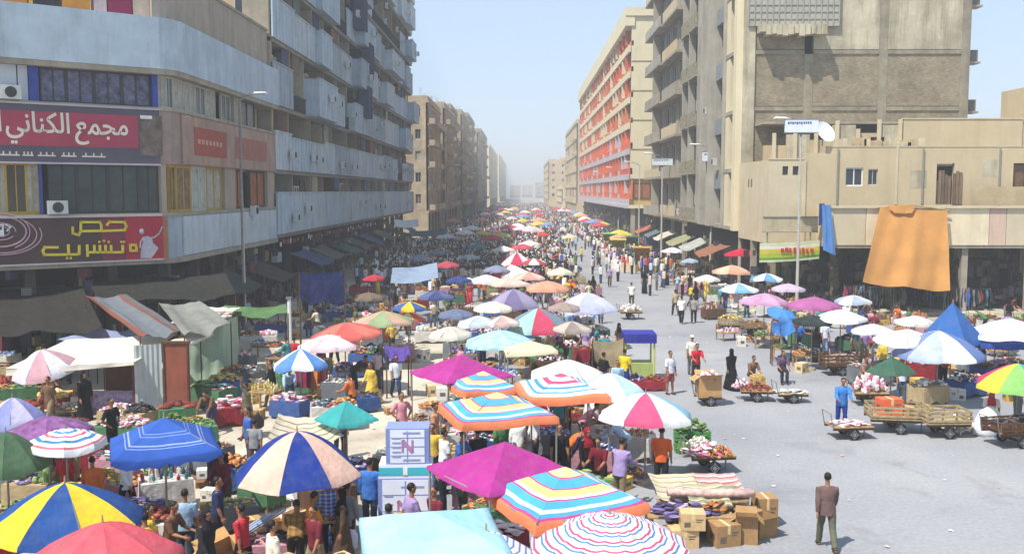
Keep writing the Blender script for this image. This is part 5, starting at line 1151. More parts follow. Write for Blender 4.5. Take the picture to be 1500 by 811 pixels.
def shirt_geo(J, long=False, hem=-.07, ex=.02):
    mb = MB(); P, u = J['pel'], J['u']
    seq = [(hem, .175, .135), (.03, .175, .135), (.13, .163, .125), (.22, .155, .118), (.34, .178, .128), (.42, .18, .117), (.475, .145, .1), (.5, .11, .085), (.525, .085, .075)]
    mb.tube([P + u * t for t, a, b in seq], [(a + ex * .3, b + ex * .3) for t, a, b in seq], 16)
    for n, s in (('aL', 1), ('aR', -1)):
        sh, e, wv, d2 = J[n]
        pts = [sh + V((-s * .06, 0, .01)), sh + V((0, 0, .005)), sh.lerp(e, .5), sh.lerp(e, .95)]; rr = [.06, .07, .066, .062]
        if long: pts += [e.lerp(wv, .4), e.lerp(wv, .92)]; rr += [.056, .042]
        mb.tube(pts, rr, 10)
    return mb
def trouser_geo(J):
    mb = MB(); P, u = J['pel'], J['u']
    mb.tube([P + u * t for t in (-.09, -.03, .05, .1)], [(.12, .11), (.165, .132), (.168, .13), (.158, .12)], 14)
    for n in ('L', 'Rt'):
        h, k, a = J[n]; mb.tube([h + V((0, 0, .05)), h, h.lerp(k, .5), k, k.lerp(a, .4), k.lerp(a, .9), k.lerp(a, 1.0)], [.098, .105, .09, .074, .072, .066, .068], 12)
    return mb
def hair_geo(J, kind='short'):
    mb = MB(); c, M = J['head'] + J['hu'] * .02, frame_M(J['hu'], J['hf'])
    n = 14
    if kind == 'short':
        mb.ball(c + J['hu'] * .012 - J['hf'] * .016, (.08, .092, .094), n, 9, 0, M)
    elif kind == 'scarf':
        mb.ball(c + J['hu'] * .004 - J['hf'] * .02, (.096, .108, .115), n, 9, 0, M); mb.tube([c - J['hu'] * .02 - J['hf'] * .03, J['neck'] + J['u'] * .02 - J['f'] * .02, J['neck'] - J['u'] * .1, J['neck'] - J['u'] * .22], [(.085, .085), (.1, .09), (.2, .13), (.215, .145)], 12)
    elif kind == 'cap':
        mb.ball(c + J['hu'] * .03 - J['hf'] * .008, (.084, .1, .075), n, 8, 0, M); mb.box(c + J['hf'] * .11 + J['hu'] * .035, (.12, .09, .012), M=M)
    return mb
POSES = dict(
    stand=rig(2, 3, -3, 0, 2, (7, 2), (7, 6), (3, 12), (3, 20)),
    walk=rig(4, 20, -14, 6, 22, (6, -18), (6, 18), (3, -6), (3, 38)),
    stride=rig(5, -12, 22, 24, 8, (8, 16), (8, -18), (3, 30), (4, -4)),
    reach=rig(10, 4, -6, 2, 4, (8, 30), (8, 24), (-6, 72), (-8, 78), head=10),
    bend=rig(48, 12, 6, 10, 8, (6, 40), (6, 46), (-4, 58), (-4, 40), head=15),
    sit=rig(14, 86, 80, 84, 80, (8, 26), (8, 22), (-14, 62), (-14, 66), head=8),
    carry=rig(6, 14, -12, 4, 20, (12, 150), (8, 2), (-20, 175), (3, 10)),
    akimbo=rig(0, 2, -2, 0, 0, (34, -6), (34, -6), (-38, 20), (-38, 20)))
BODY, CLO = {}, {}
def assign_face(me, J):
    c, f, h = J['head'], J['hf'], J['hu']; idx = []
    for p in me.polygons:
        q = p.center - c; fy, hz, x = q.dot(f), q.dot(h), q.x; m = 0
        if fy > .05 and abs(hz - .016) < .0095 and .016 < abs(x) < .042: m = 1
        elif fy > .06 and abs(hz + .056) < .008 and abs(x) < .024: m = 2
        idx.append(m)
    me.polygons.foreach_set('material_index', idx)
def get_body(pose):
    if pose not in BODY:
        J = POSES[pose]; me = remesh(body_geo(J), .0075, .28, 'person', [SKIN, EYE, LIP]); assign_face(me, J); BODY[pose] = me
    return BODY[pose]
def get_clo(pose, kind):
    k = (pose, kind)
    if k not in CLO:
        J = POSES[pose]; P, u = J['pel'], J['u']
        if kind == 'shirt': CLO[k] = remesh(shirt_geo(J), .014, .5, 'shirt', [WHITE], .010)
        if kind == 'jacket': CLO[k] = remesh(shirt_geo(J, True, -.12, .05), .014, .5, 'jacket', [WHITE], .013)
        if kind == 'trousers': CLO[k] = remesh(trouser_geo(J), .014, .5, 'trousers', [WHITE], .012)
        if kind == 'shorts':
            mb = MB(); mb.tube([P + u * t for t in (-.09, -.03, .05, .1)], [(.12, .11), (.165, .132), (.168, .13), (.158, .12)], 14)
            for n in ('L', 'Rt'): h, q, a = J[n]; mb.tube([h + V((0, 0, .05)), h, h.lerp(q, .5), h.lerp(q, .95)], [.098, .108, .1, .095], 12)
            CLO[k] = remesh(mb, .014, .5, 'shorts', [WHITE], .01)
        if kind == 'robe':
            mb = shirt_geo(J, True, 0, .03); ax, ay = (J['L'][2] + J['Rt'][2]) / 2, 0; c = V(((J['L'][2].x + J['Rt'][2].x) / 2, (J['L'][2].y + J['Rt'][2].y) / 2, .06)); sp = abs(J['L'][2].y - J['Rt'][2].y) / 2
            mb.tube([P + u * .12, P, P.lerp(c, .5), c], [(.17, .135), (.19, .155), (.235, .2 + sp * .5), (.28, .23 + sp)], 18); CLO[k] = remesh(mb, .016, .5, 'robe', [WHITE], .02)
        if kind in ('hair_short', 'hair_scarf', 'hair_cap'):
            J2 = J; kk_ = kind[5:]; me = hair_geo(J2, kk_)
            if kk_ == 'short':   # open the face: drop the front faces
                m = remesh(me, .009, .5, 'hair', [HAIRM]); bm = bmesh.new(); bm.from_mesh(m); c, f, h = J['head'], J['hf'], J['hu']
                bmesh.ops.delete(bm, geom=[g for g in bm.faces if (g.calc_center_median() - c).dot(f) > .02 and (g.calc_center_median() - c).dot(h) < .06 or (g.calc_center_median() - c).dot(h) < -.03], context='FACES'); bm.to_mesh(m); bm.free(); CLO[k] = m
            elif kk_ == 'scarf':
                m = remesh(me, .012, .5, 'scarf', [HAIRM], .004); bm = bmesh.new(); bm.from_mesh(m); c, f, h = J['head'], J['hf'], J['hu']
                bmesh.ops.delete(bm, geom=[g for g in bm.faces if (g.calc_center_median() - c).dot(f) > .04 and -.075 < (g.calc_center_median() - c).dot(h) < .055 and abs(g.calc_center_median().x) < .06], context='FACES'); bm.to_mesh(m); bm.free(); CLO[k] = m
            else: CLO[k] = me.mesh('cap', [WHITE], True)
        if kind == 'shoe':
            mb = MB(); foot_geo(mb, V((0, 0, 0)), 0, 1.15); CLO[k] = remesh(mb, .012, .6, 'shoe', [SHOE])
    return CLO[k]
def plaid(c1, c2, sx=14, sz=14, horiz=False):
    key = ('plaid', c1, c2, sx, horiz)
    if key in MC: return MC[key]
    m = bpy.data.materials.new('checked_cloth'); m.use_nodes = True; nt = m.node_tree; L = nt.links; p = nt.nodes['Principled BSDF']; p.inputs['Roughness'].default_value = .9
    co = N(nt, 'ShaderNodeTexCoord').outputs['Object']; sp = N(nt, 'ShaderNodeSeparateXYZ'); L.new(co, sp.inputs[0]); prev = None
    for ax, s in ((0, sx), (2, sz)):
        if horiz and ax == 0: continue
        a = N(nt, 'ShaderNodeMath', operation='MULTIPLY'); a.inputs[1].default_value = s; L.new(sp.outputs[ax], a.inputs[0]); b = N(nt, 'ShaderNodeMath', operation='FRACT'); L.new(a.outputs[0], b.inputs[0])
        c = N(nt, 'ShaderNodeMath', operation='GREATER_THAN'); c.inputs[1].default_value = .6; L.new(b.outputs[0], c.inputs[0])
        if prev is None: prev = c
        else: d = N(nt, 'ShaderNodeMath', operation='ADD'); L.new(prev.outputs[0], d.inputs[0]); L.new(c.outputs[0], d.inputs[1]); h = N(nt, 'ShaderNodeMath', operation='MULTIPLY'); h.inputs[1].default_value = .5; L.new(d.outputs[0], h.inputs[0]); prev = h
    mx = N(nt, 'ShaderNodeMix', data_type='RGBA'); L.new(prev.outputs[0], mx.inputs[0]); mx.inputs[6].default_value = colr(c1); mx.inputs[7].default_value = colr(c2); L.new(mx.outputs[2], p.inputs['Base Color']); MC[key] = m; return m
def fab(c): return c if not isinstance(c, str) else mat('garment', c, .9, .14, 7, .25, spec=.1)
OCC = []     # occupied floor places
def person(x, y, label, top, legs, pose='stand', face=0, h=1.72, head='hair_short', headc=None, kind='shirt', low='trousers', z=0, group=None, feet=True):
    """face: 0 looks at the camera, 180 away, 90 to the right"""
    s = h / 1.74; J = POSES[pose]
    body = inst('person', get_body(pose), None, (x, y, z), rad(face), (s, s, s)); tag(body, label, 'person', group)
    if kind == 'robe': inst('robe', get_clo(pose, 'robe'), body, mats=[fab(top)])
    else:
        inst(kind, get_clo(pose, kind), body, mats=[fab(top)]); inst(low, get_clo(pose, low), body, mats=[fab(legs)])
    if head: inst({'hair_short': 'hair', 'hair_scarf': 'headscarf', 'hair_cap': 'cap'}[head], get_clo(pose, head), body, mats=[fab(headc)] if headc else None)
    if feet:
        for n in ('L', 'Rt'): inst('shoe', get_clo('stand', 'shoe'), body, J[n][2])
    OCC.append((x, y, .3)); return body
# low detail figures for the distance: one mesh, four colours
def low_mesh(pose, robe=False, scarf=False):
    J = POSES[pose]; mb = MB(); p, r = rings(J, .015); c = J['head']
    mb.tube(p[1:], r[1:], 7, 1)
    for n, s in (('aL', 1), ('aR', -1)): sh, e, wv, d2 = J[n]; mb.tube([sh, sh.lerp(e, .9)], [.062, .055], 5, 1); mb.tube([e, wv, wv + d2 * .15], [.04, .03, .03], 5, 0)
    if robe: mb.tube([J['pel'] + J['u'] * .1, J['pel'] - V((0, 0, .4)), V((J['pel'].x, J['pel'].y, .05))], [(.17, .14), (.2, .18), (.23, .22)], 8, 2)
    else:
        for n in ('L', 'Rt'): h, k, a = J[n]; mb.tube([h + V((0, 0, .05)), k, a], [.1, .075, .06], 6, 2); mb.tube([a + V((0, .05, -.05)), a + V((0, -.17, -.05))], [.035, .03], 4, 3)
    mb.ball(c, (.078, .095, .12), 8, 6, 0); mb.tube([J['neck'] - J['u'] * .04, c], [.055, .05], 5, 0)
    mb.ball(c + J['hu'] * .035 - J['hf'] * .018, (.086, .1, .1) if not scarf else (.1, .115, .13), 8, 5, 3)
    if scarf: mb.tube([c - J['hf'] * .03, J['neck'] - J['u'] * .15], [(.09, .09), (.2, .14)], 8, 3)
    return mb
LOW = [(k, low_mesh(k, rb, sf).mesh('person', [SKIN, WHITE, WHITE, HAIRM], True), rb, sf) for k, rb, sf in (('stand', 0, 0), ('walk', 0, 0), ('stride', 0, 0), ('reach', 0, 0), ('bend', 0, 0), ('akimbo', 0, 0), ('stand', 1, 1), ('walk', 1, 0))]
PW = dict(stand='standing', walk='walking', stride='walking', reach='reaching', bend='stooping', akimbo='posing')
TOPS = [('white', 'd8d8d6'), ('pale blue', '9db6cf'), ('blue', '3c62a6'), ('navy', '25304f'), ('grey', '85868a'), ('black', '1f1e20'), ('brown', '6f5340'), ('maroon', '6e2a34'), ('red', 'b8323c'), ('orange', 'cf6c34'), ('yellow', 'd6b447'), ('green', '4d7a4f'), ('olive', '6b6b45'), ('beige', 'c2ae8a'), ('cream', 'ddd2b4'), ('lilac', '9a86b0'), ('pink', 'cf8a98'), ('teal', '3c8084')]
LEGS = [('dark', '2a2a2e'), ('grey', '5f6066'), ('blue', '37486a'), ('brown', '54443a'), ('black', '1b1b1d'), ('khaki', '8a7a5c')]
def vx(x, y): return x / y       # view angle
def place_words(x, y):
    """where it is, told by the nearest canopy or landmark as the camera sees it"""
    best = sorted(LM, key=lambda q: (q[0] - x) ** 2 + ((q[1] - y) * .8) ** 2)[0]; dx = (vx(x, y) - vx(best[0], best[1])) * best[1]; dy = y - best[1]; d = math.hypot(x - best[0], dy)
    if d < 1.3: return 'under ' + best[2]
    w_ = ''
    if abs(dy) > abs(dx) * 1.2: return w_ + ('behind ' if dy > 0 else 'in front of ') + best[2]
    return w_ + ('right of ' if dx > 0 else 'left of ') + best[2]
def uniq(make, tries=40):
    for _ in range(tries):
        l, data = make()
        if l not in USED: return l, data
    return None, data
MASS = []; NP_ = [0]
def crowd_person(x, y, group=None, label=None, detail=False):
    if y > 66 and (y > 84 or NP_[0] > 235 or R.random() < .35): MASS.append((x, y)); return None
    NP_[0] += 1
    def mk():
        k, me, rb, sf = R.choice(LOW); (tn, tc), (ln, lc) = R.choice(TOPS), R.choice(LEGS)
        if sf: tn, tc, ln, lc = ('black', '1a191b', 'black', '1a191b') if R.random() < .75 else ('brown', '5a4638', 'brown', '5a4638')
        elif rb: ln, lc = tn, tc
        what = ('woman in a %s cloak and headscarf' % tn if sf else ('figure in a long %s robe' % tn if rb else 'person in %s and %s trousers' % (tn, ln)))
        return what + ' ' + PW[k] + ' ' + place_words(x, y), (k, me, rb, sf, tc, lc)
    l, (k, me, rb, sf, tc, lc) = uniq(mk) if label is None else (label, mk()[1])
    if l is None: l, group = 'person among the packed stalls of the market', 'people packed among the stalls'
    s = R.uniform(.93, 1.04)
    if detail:
        if rb: o = person(x, y, l, tc, tc, k, R.uniform(0, 360), 1.74 * s, 'hair_scarf' if sf else 'hair_short', '161518' if sf else None, 'robe', group=group)
        else: o = person(x, y, l, tc, lc, k, R.uniform(0, 360), 1.74 * s, kind=R.choice(['shirt', 'jacket']), group=group)
        return o
    o = inst('person', me, None, (x, y, 0), R.uniform(0, 2 * PI), (s, s, s), [None, fab(tc), fab(lc), fab('1a191b') if sf else None]); tag(o, l, 'person', group); return o

def foot(px, py): q = at(px, py, 0); return q.x, q.y
def headat(px, py, h=1.72): q = at(px, py, h); return q.x, q.y
GP = 'people at the front of the market'
PP = [  # x, y, label, top, legs, options
    (foot(1210, 803), 'man in a maroon brown shirt and olive trousers walking away alone on the near asphalt', '6a5450', '60604f', dict(pose='walk', face=176, kind='jacket', h=1.76)),
    (foot(968, 724), 'man in an orange shirt and dark trousers with his back turned beside the rainbow tent', 'd2622f', '2b2d2c', dict(pose='stand', face=165, h=1.82)),
    (foot(1232, 628), 'man all in blue pushing a flat cart across the square', '3f7cc4', '27408c', dict(pose='reach', face=-6, h=1.78, kind='jacket')),
    (foot(1071, 570), 'woman in a black cloak crossing the road', '1b1a1e', '1b1a1e', dict(pose='walk', face=200, kind='robe', head='hair_scarf', headc='161518', h=1.68)),
    (foot(580, 583), 'man in a white shirt and dark blue jeans on the pale open paving', 'd6dbe2', '2c3a5c', dict(pose='walk', face=20)),
    (foot(364, 640), 'man in olive drab holding a black bag on the left paving', '6d6550', '5d543f', dict(pose='carry', face=-60, kind='jacket', h=1.82)),
    (foot(981, 577), 'man in a white shirt and red shorts beside the blue topped kiosk', 'd9dbe0', '9c4b43', dict(pose='stand', face=30, low='shorts')),
    (foot(1019, 562), 'man in a red shirt standing behind the tall brown cart', 'c02a38', '3a3a40', dict(pose='reach', face=10)),
    (foot(1013, 548), 'man with a white cap behind the man in red', 'd8d4c4', '6b6a62', dict(pose='stand', face=0, head='hair_cap', headc='e2e0d8')),
    (foot(998, 474), 'man in a white shirt and black trousers walking in the road, front of a trio', 'dadada', '26262a', dict(pose='walk', face=160)),
    (foot(1016, 473), 'man in a grey shirt in the road, right of the man in white', '8f8a84', '2c2a2c', dict(pose='stride', face=170)),
    (foot(989, 462), 'man in a beige shirt in the road, behind the man in white', 'a8987c', '2e2c30', dict(pose='walk', face=190)),
    (headat(541, 676), 'man in a blue denim jacket with his back turned left of the white cartons', '3c6cb0', '4a5262', dict(pose='stand', face=170, kind='jacket', h=1.8)),
    (headat(482, 703), 'man in a bright blue checked shirt beyond the navy and peach umbrella', plaid('2f62b8', 'b9cbe6', 9, 12), '2b2b33', dict(pose='stand', face=200, h=1.78)),
    (headat(432, 748, 1.45), 'man in a brown and yellow checked shirt bending over the goods', plaid('8a6a30', '5b4522', 8, 10), '2c2a28', dict(pose='bend', face=-170)),
    (headat(398, 772, 1.6), 'man in a cream shirt at the lower edge beside the open cardboard box', 'e3ddc2', '3b3b40', dict(pose='stand', face=120)),
    (headat(452, 722, 1.7), 'person in orange beside the man in the bright blue checked shirt', 'd98a2c', '51332a', dict(pose='reach', face=120)),
    (headat(508, 708, 1.7), 'man in a grey jacket right of the bright blue checked shirt', '7f8180', '34353a', dict(pose='stand', face=150, kind='jacket')),
    (headat(270, 718, 1.7), 'man in a pale blue shirt below the blue square tent', '8fa7bd', '2f3440', dict(pose='stand', face=190)),
    (headat(317, 700, 1.7), 'man in a dark navy shirt below the blue square tent', '2b3556', '2b2c34', dict(pose='stand', face=100)),
    (headat(300, 745, 1.7), 'woman in dark clothes among the foreground goods', '2d2c30', '2d2c30', dict(pose='walk', face=60, kind='robe', head='hair_scarf', headc='2a2226')),
    (headat(246, 735, 1.7), 'man in a brown shirt just right of the yellow and blue umbrella', '6b4d3a', '3a3634', dict(pose='reach', face=80)),
    (headat(216, 745, 1.65), 'man in a yellow shirt right of the yellow and blue umbrella', 'd5b43a', '3b3a3c', dict(pose='stand', face=100)),
    (headat(569, 740, 1.7), 'man with a bare head just above the pale sky blue tent', '2d3350', '26262c', dict(pose='stand', face=170)),
    (headat(497, 590, 1.7), 'man in a violet shirt behind the teal parasol', '5c4c88', '2b2c3a', dict(pose='stand', face=30)),
    (headat(650, 630, 1.7), 'man in a white shirt under the middle rainbow tent', 'dedede', '35405a', dict(pose='stand', face=120)),
    (headat(672, 632, 1.7), 'man in a blue shirt under the middle rainbow tent', '3f66a8', '2c2e38', dict(pose='reach', face=60)),
    (headat(700, 628, 1.7), 'man in a dark shirt under the middle rainbow tent', '2a2528', '2c2e38', dict(pose='stand', face=200)),
    (headat(645, 655, 1.7), 'man in a brown shirt just left of the near magenta tent', '7a5f4c', '2c2e38', dict(pose='bend', face=100)),
    (headat(860, 628, 1.7), 'woman in a dark cloak at the dark stall behind the near rainbow tent', '201c20', '201c20', dict(pose='stand', face=30, kind='robe', head='hair_scarf', headc='8c1f2c')),
    (headat(880, 640, 1.7), 'man in a dark red shirt at the dark stall behind the near rainbow tent', '6b1f2a', '2c2528', dict(pose='reach', face=-30)),
    (headat(820, 622, 1.7), 'man in a black shirt between the middle and near rainbow tents', '242226', '2c2528', dict(pose='stand', face=0)),
    (headat(636, 592, 1.7), 'dark haired man with bare arms behind the orange edge of the middle rainbow tent', 'b98a6a', '3a3a40', dict(pose='stand', face=80)),
    (headat(915, 512, 1.7), 'man in a yellow vest at the blue topped kiosk', 'd9c02e', '2a3a8c', dict(pose='stand', face=150)),
    (foot(1195, 530), 'woman in a black cloak at the right stalls below the mauve umbrella', '1d1b20', '1d1b20', dict(pose='stand', face=120, kind='robe', head='hair_scarf', headc='161518')),
    (foot(1170, 520), 'man in a blue shirt at the right stalls under the black green umbrella', '3b66a8', '2d3242', dict(pose='reach', face=90)),
    (foot(1207, 520), 'man in a white shirt by the right white umbrella', 'dfe2e6', '8fa5c0', dict(pose='stand', face=20)),
    (foot(1145, 560), 'man in a dull purple shirt sitting low behind his cart in the road', '5d4a62', '33303a', dict(pose='sit', face=0)),
    (foot(1100, 568), 'person in brown sitting behind the heaped cart', '7c5a48', '33303a', dict(pose='sit', face=20)),
    (foot(656, 520), 'man in a beige shirt and black trousers in the left crowd', 'bfae8c', '28262a', dict(pose='walk', face=0)),
    (foot(470, 555), 'man in a dark jacket behind the hanging clothes', '34343c', '2b2c34', dict(pose='stand', face=60, kind='jacket')),
    (foot(518, 575), 'man in a dark shirt leaning over the low goods on the left', '33343a', '2b2c34', dict(pose='bend', face=90)),
    (headat(1228, 545, 1.6), 'man in a pale shirt walking behind the cart pusher', 'b9a890', '5a5048', dict(pose='walk', face=60)) if False else (foot(1262, 585), 'man in a brown shirt by the stack of wares left of the green parasol', '8d6f5c', '4a4038', dict(pose='reach', face=40)),
    (foot(1320, 590), 'man in a pale shirt behind the long wooden cart', 'c9d2dc', '4a5a72', dict(pose='stand', face=0)),
    (foot(1450, 628), 'seated vendor in a red scarf behind the white sack', 'ddd8d2', 'b8b2aa', dict(pose='sit', face=-20, head='hair_scarf', headc='b8323c')),
    (foot(1490, 610), 'man in a grey shirt under the rainbow segment umbrella', '8a8c90', '3a3a40', dict(pose='stand', face=-60)),
    (foot(925, 450), 'man in a white shirt pushing the small loaded cart up the road', 'd8d4c8', '5a4c40', dict(pose='reach', face=180)),
]
for (x, y), lb_, tp, lg, kw in PP: person(x, y, lb_, tp, lg, group=None, **kw)
# things in hands
x, y = foot(364, 640); bgt = tag(MB().tube([(0, 0, 0), (0, 0, .08), (0, 0, .28), (0, 0, .42), (0, 0, .6)], [(.1, .06), (.2, .12), (.21, .13), (.08, .05), (.02, .02)], 10).build('carrier_bag', mat('black_plastic', '1c1c20', .4, .2, 4), smooth=True), 'black plastic bag held by the man in olive drab', 'bag'); bgt.location = (x + .35, y - .1, .32)
x, y = headat(482, 703); pbg = MB().tube([(0, 0, 0), (0, 0, .06), (0, 0, .35), (0, 0, .6), (0, 0, .75)], [(.12, .08), (.24, .15), (.24, .15), (.1, .05), (.03, .02)], 10).build('plastic_bag', mat('white_plastic', 'cfd3dc', .4, .1, 4), smooth=True); tag(pbg, 'big white plastic bag held beside the bright blue checked shirt', 'bag'); pbg.location = (x + .42, y - .25, .25)

# ------------------------------------------------------------------ goods, tables, carts, boxes
def heap_mesh(kind, seed):
    rr = random.Random(seed); mb = MB()
    for k in range({'produce': 110, 'clothes': 60, 'packets': 70, 'shoes': 60, 'toys': 60, 'bottles': 46, 'bags': 26, 'pots': 30, 'books': 44}[kind]):
        a, q = rr.uniform(0, 2 * PI), math.sqrt(rr.random()); x, y = math.cos(a) * q * .5, math.sin(a) * q * .5
        x = max(-.48, min(.48, x * 1.25)); y = max(-.48, min(.48, y * 1.25)); z = .32 * max(0, 1 - (x * x + y * y) * 3.2) * rr.uniform(.3, 1) + .04; m = rr.randrange(4)
        Mx = Euler((rr.uniform(-.6, .6), rr.uniform(-.6, .6), rr.uniform(0, 6))).to_matrix()
        if kind == 'produce': mb.ball((x, y, z), rr.uniform(.035, .055), 6, 4, m)
        elif kind == 'clothes':
            i = len(mb.v); mb.ball((x, y, z), (rr.uniform(.08, .17), rr.uniform(.06, .12), rr.uniform(.02, .05)), 7, 4, m, Mx)
            for v in mb.v[i:]: v += noise.noise_vector(v * 9 + V((seed, 0, 0))) * .025
        elif kind == 'packets': mb.box((x, y, z), (rr.uniform(.06, .16), rr.uniform(.05, .12), rr.uniform(.03, .1)), M=Mx, m=m)
        elif kind == 'shoes': mb.tube([V((x, y, z)), V((x, y, z)) + Mx @ V((0, .08, 0)), V((x, y, z)) + Mx @ V((0, .16, -.02))], [(.03, .04), (.035, .03), (.02, .015)], 6, m)
        elif kind == 'bottles': h_ = rr.uniform(.14, .3); zb = max(0, z - .08); mb.tube([(x, y, zb), (x, y, zb + h_ * .65), (x, y, zb + h_ * .75), (x, y, zb + h_)], [.035, .035, .015, .013], 6, m)
        elif kind == 'bags': h_ = rr.uniform(.16, .34); mb.tube([(x, y, z * .5), (x, y, z * .5 + h_ * .3), (x, y, z * .5 + h_ * .8), (x, y, z * .5 + h_)], [(.08, .05), (.11, .08), (.08, .04), (.02, .01)], 7, m)
        elif kind == 'pots': r_ = rr.uniform(.05, .12); mb.tube([(x, y, z * .6), (x, y, z * .6 + r_ * .9), (x, y, z * .6 + r_), (x, y, z * .6 + r_ * .3)], [r_ * .7, r_, r_ * .92, r_ * .6], 8, m)
        elif kind == 'books': Mx = Euler((0, 0, rr.uniform(0, 6))).to_matrix(); [mb.box((x, y, max(0, z - .05) + q_ * .035 + .02), (rr.uniform(.12, .2), rr.uniform(.1, .14), .03), M=Mx @ Euler((0, 0, rr.uniform(-.2, .2))).to_matrix(), m=rr.randrange(4)) for q_ in range(rr.randint(1, 5))]
        else: mb.ball((x, y, z), (rr.uniform(.03, .09), rr.uniform(.03, .06), rr.uniform(.03, .08)), 6, 4, m, Mx) if k % 2 else mb.box((x, y, z), (.1, .07, .06), M=Mx, m=m)
    return mb.mesh(kind + '_heap', [WHITE] * 1 + [CARD, WHITE, CARDL], kind in ('produce', 'clothes'))
def flatbox(c): return mat('goods', c, .75, .15, 8)
for_mats = lambda cs: [flatbox(c) for c in cs]
HEAPS = {k: [heap_mesh(k, s) for s in (3, 9, 14)] for k in ('produce', 'clothes', 'packets', 'shoes', 'toys', 'bottles', 'bags', 'pots', 'books')}
PAL = {'tomato red': ['94392e', 'a8553e', '7d3530', '5c3a30'], 'orange': ['c07c40', 'a8683a', 'c99a58', '8a5a3a'], 'green': ['58783e', '6d8a4c', '8aa065', '46603a'], 'white and pink': ['e2d6d6', 'd88fa2', 'eae4dc', 'c7647e'], 'mixed bright': ['a84350', '4a6698', 'c2aa58', 'd8d4cc'],
       'blue': ['3c5c9e', '6c8ec2', '28407c', 'b9c8e0'], 'dark': ['2c2a30', '45404a', '5c4a44', '38383e'], 'pale': ['dcd6c8', 'c7bfae', 'e8e4da', 'b8b4b0'], 'brown': ['7a5a40', '94704e', '5c4230', 'b08c62'], 'purple': ['54486e', '77689a', '3c3452', 'b0a2b8'], 'yellow': ['c2a850', 'd2bd6c', 'a8893c', 'dcd2a0'], 'teal and red': ['46787a', '9c4650', 'cfcabf', '34505e']}
TBL = MB().b6(-.5, .5, -.5, .5, -.04, 0).mesh('tabletop', WOOD); LEG = MB().b6(-.03, .03, -.03, .03, 0, 1).mesh('leg', WOOD)
CLM = None
def skirt():
    mb = MB(); K = 48
    per = []
    for i in range(K):
        t = i / K * 4; s = int(t); u_ = t - s; q = [(-.5 + u_, -.5), (.5, -.5 + u_), (.5 - u_, .5), (-.5, .5 - u_)][s]; per.append(q)
    for zz, out in ((.012, 0), (.012, .02), (-.75, .05)):
        for i, (x, y) in enumerate(per):
            w_ = 1 + out + (.03 * math.sin(i * 1.7) if zz < -.1 else 0); mb.v.append(V((x * w_, y * w_, zz * (1 if zz > 0 else (.8 + .1 * math.sin(i * .9))))))
    for r_ in range(2):
        for i in range(K): j = (i + 1) % K; mb.f.append((r_ * K + i, (r_ + 1) * K + i, (r_ + 1) * K + j, r_ * K + j)); mb.m.append(0)
    mb.f.append(tuple(range(K))); mb.m.append(0)
    return mb.mesh('table_cover', WHITE)
SKIRT = skirt()
def heap(x, y, z, sx, sy, h, rz=0, kind=None, pal=None, label=None):
    kind = kind or R.choice(list(HEAPS)); group = None
    names = dict(produce='fruit', clothes='folded clothes', packets='packets', shoes='shoes', toys='small wares', bottles='bottles', bags='filled bags', pots='pots and bowls', books='stacked packs')
    def mk():
        kd = kind; p = pal or R.choice(list(PAL)); return '%s heap of %s %s' % (p, names[kd], place_words(x, y)), p
    if label is None: label, pal = uniq(mk)
    if label is None: label, group = 'heap of mixed wares among the stalls', 'heaps of mixed wares'
    o = inst('goods_heap', R.choice(HEAPS[kind]), None, (x, y, z), rz, (sx, sy, h / .36), for_mats(PAL[pal])); tag(o, label, 'goods', group, 'stuff'); return o
def table(x, y, sx, sy, h=.75, rz=0, cover=None, goods=None, pal=None):
    cn = {None: 'bare wooden'}
    def mk():
        c = cover if cover is not None else R.choice([None, 'white', 'blue', 'brown', 'red', 'grey', 'green', 'pink', 'beige']); return '%s trestle table %s' % ('bare wooden' if c is None else c + ' covered', place_words(x, y)), c
    l, c = uniq(mk); grp = None
    if l is None: l, grp = 'trestle table crowded among the stalls', 'trestle tables crowded among the stalls'
    t = thing('stall_table', l, 'table', (x, y, 0), rz, grp)
    inst('tabletop', TBL, t, (0, 0, h), 0, (sx, sy, 1))
    for a in (-1, 1):
        for b in (-1, 1): inst('leg', LEG, t, (a * (sx / 2 - .06), b * (sy / 2 - .06), 0), 0, (1, 1, h - .04))
    if c: inst('table_cover', SKIRT, t, (0, 0, h), 0, (sx, sy, h / .76), [cloth(dict(white='dedad2', blue='4a6aa8', brown='6a4e3a', red='a8343e', grey='808488', green='5a8a62', pink='cf98a4', beige='bfa981')[c])])
    hk = goods or R.choice(list(HEAPS)); n = 2 if sx > 1.3 else 1
    for k in range(n):
        ox = (k - (n - 1) / 2) * sx / n; gx, gy = x + ox * math.cos(rz), y + ox * math.sin(rz)
        heap(gx, gy, h + .014, sx / n * .95, sy * .95, R.uniform(.12, .34), rz, hk if n == 1 else R.choice([hk, 'packets', 'clothes']), pal)
    OCC.append((x, y, max(sx, sy) * .6)); return t
BOXM = {}
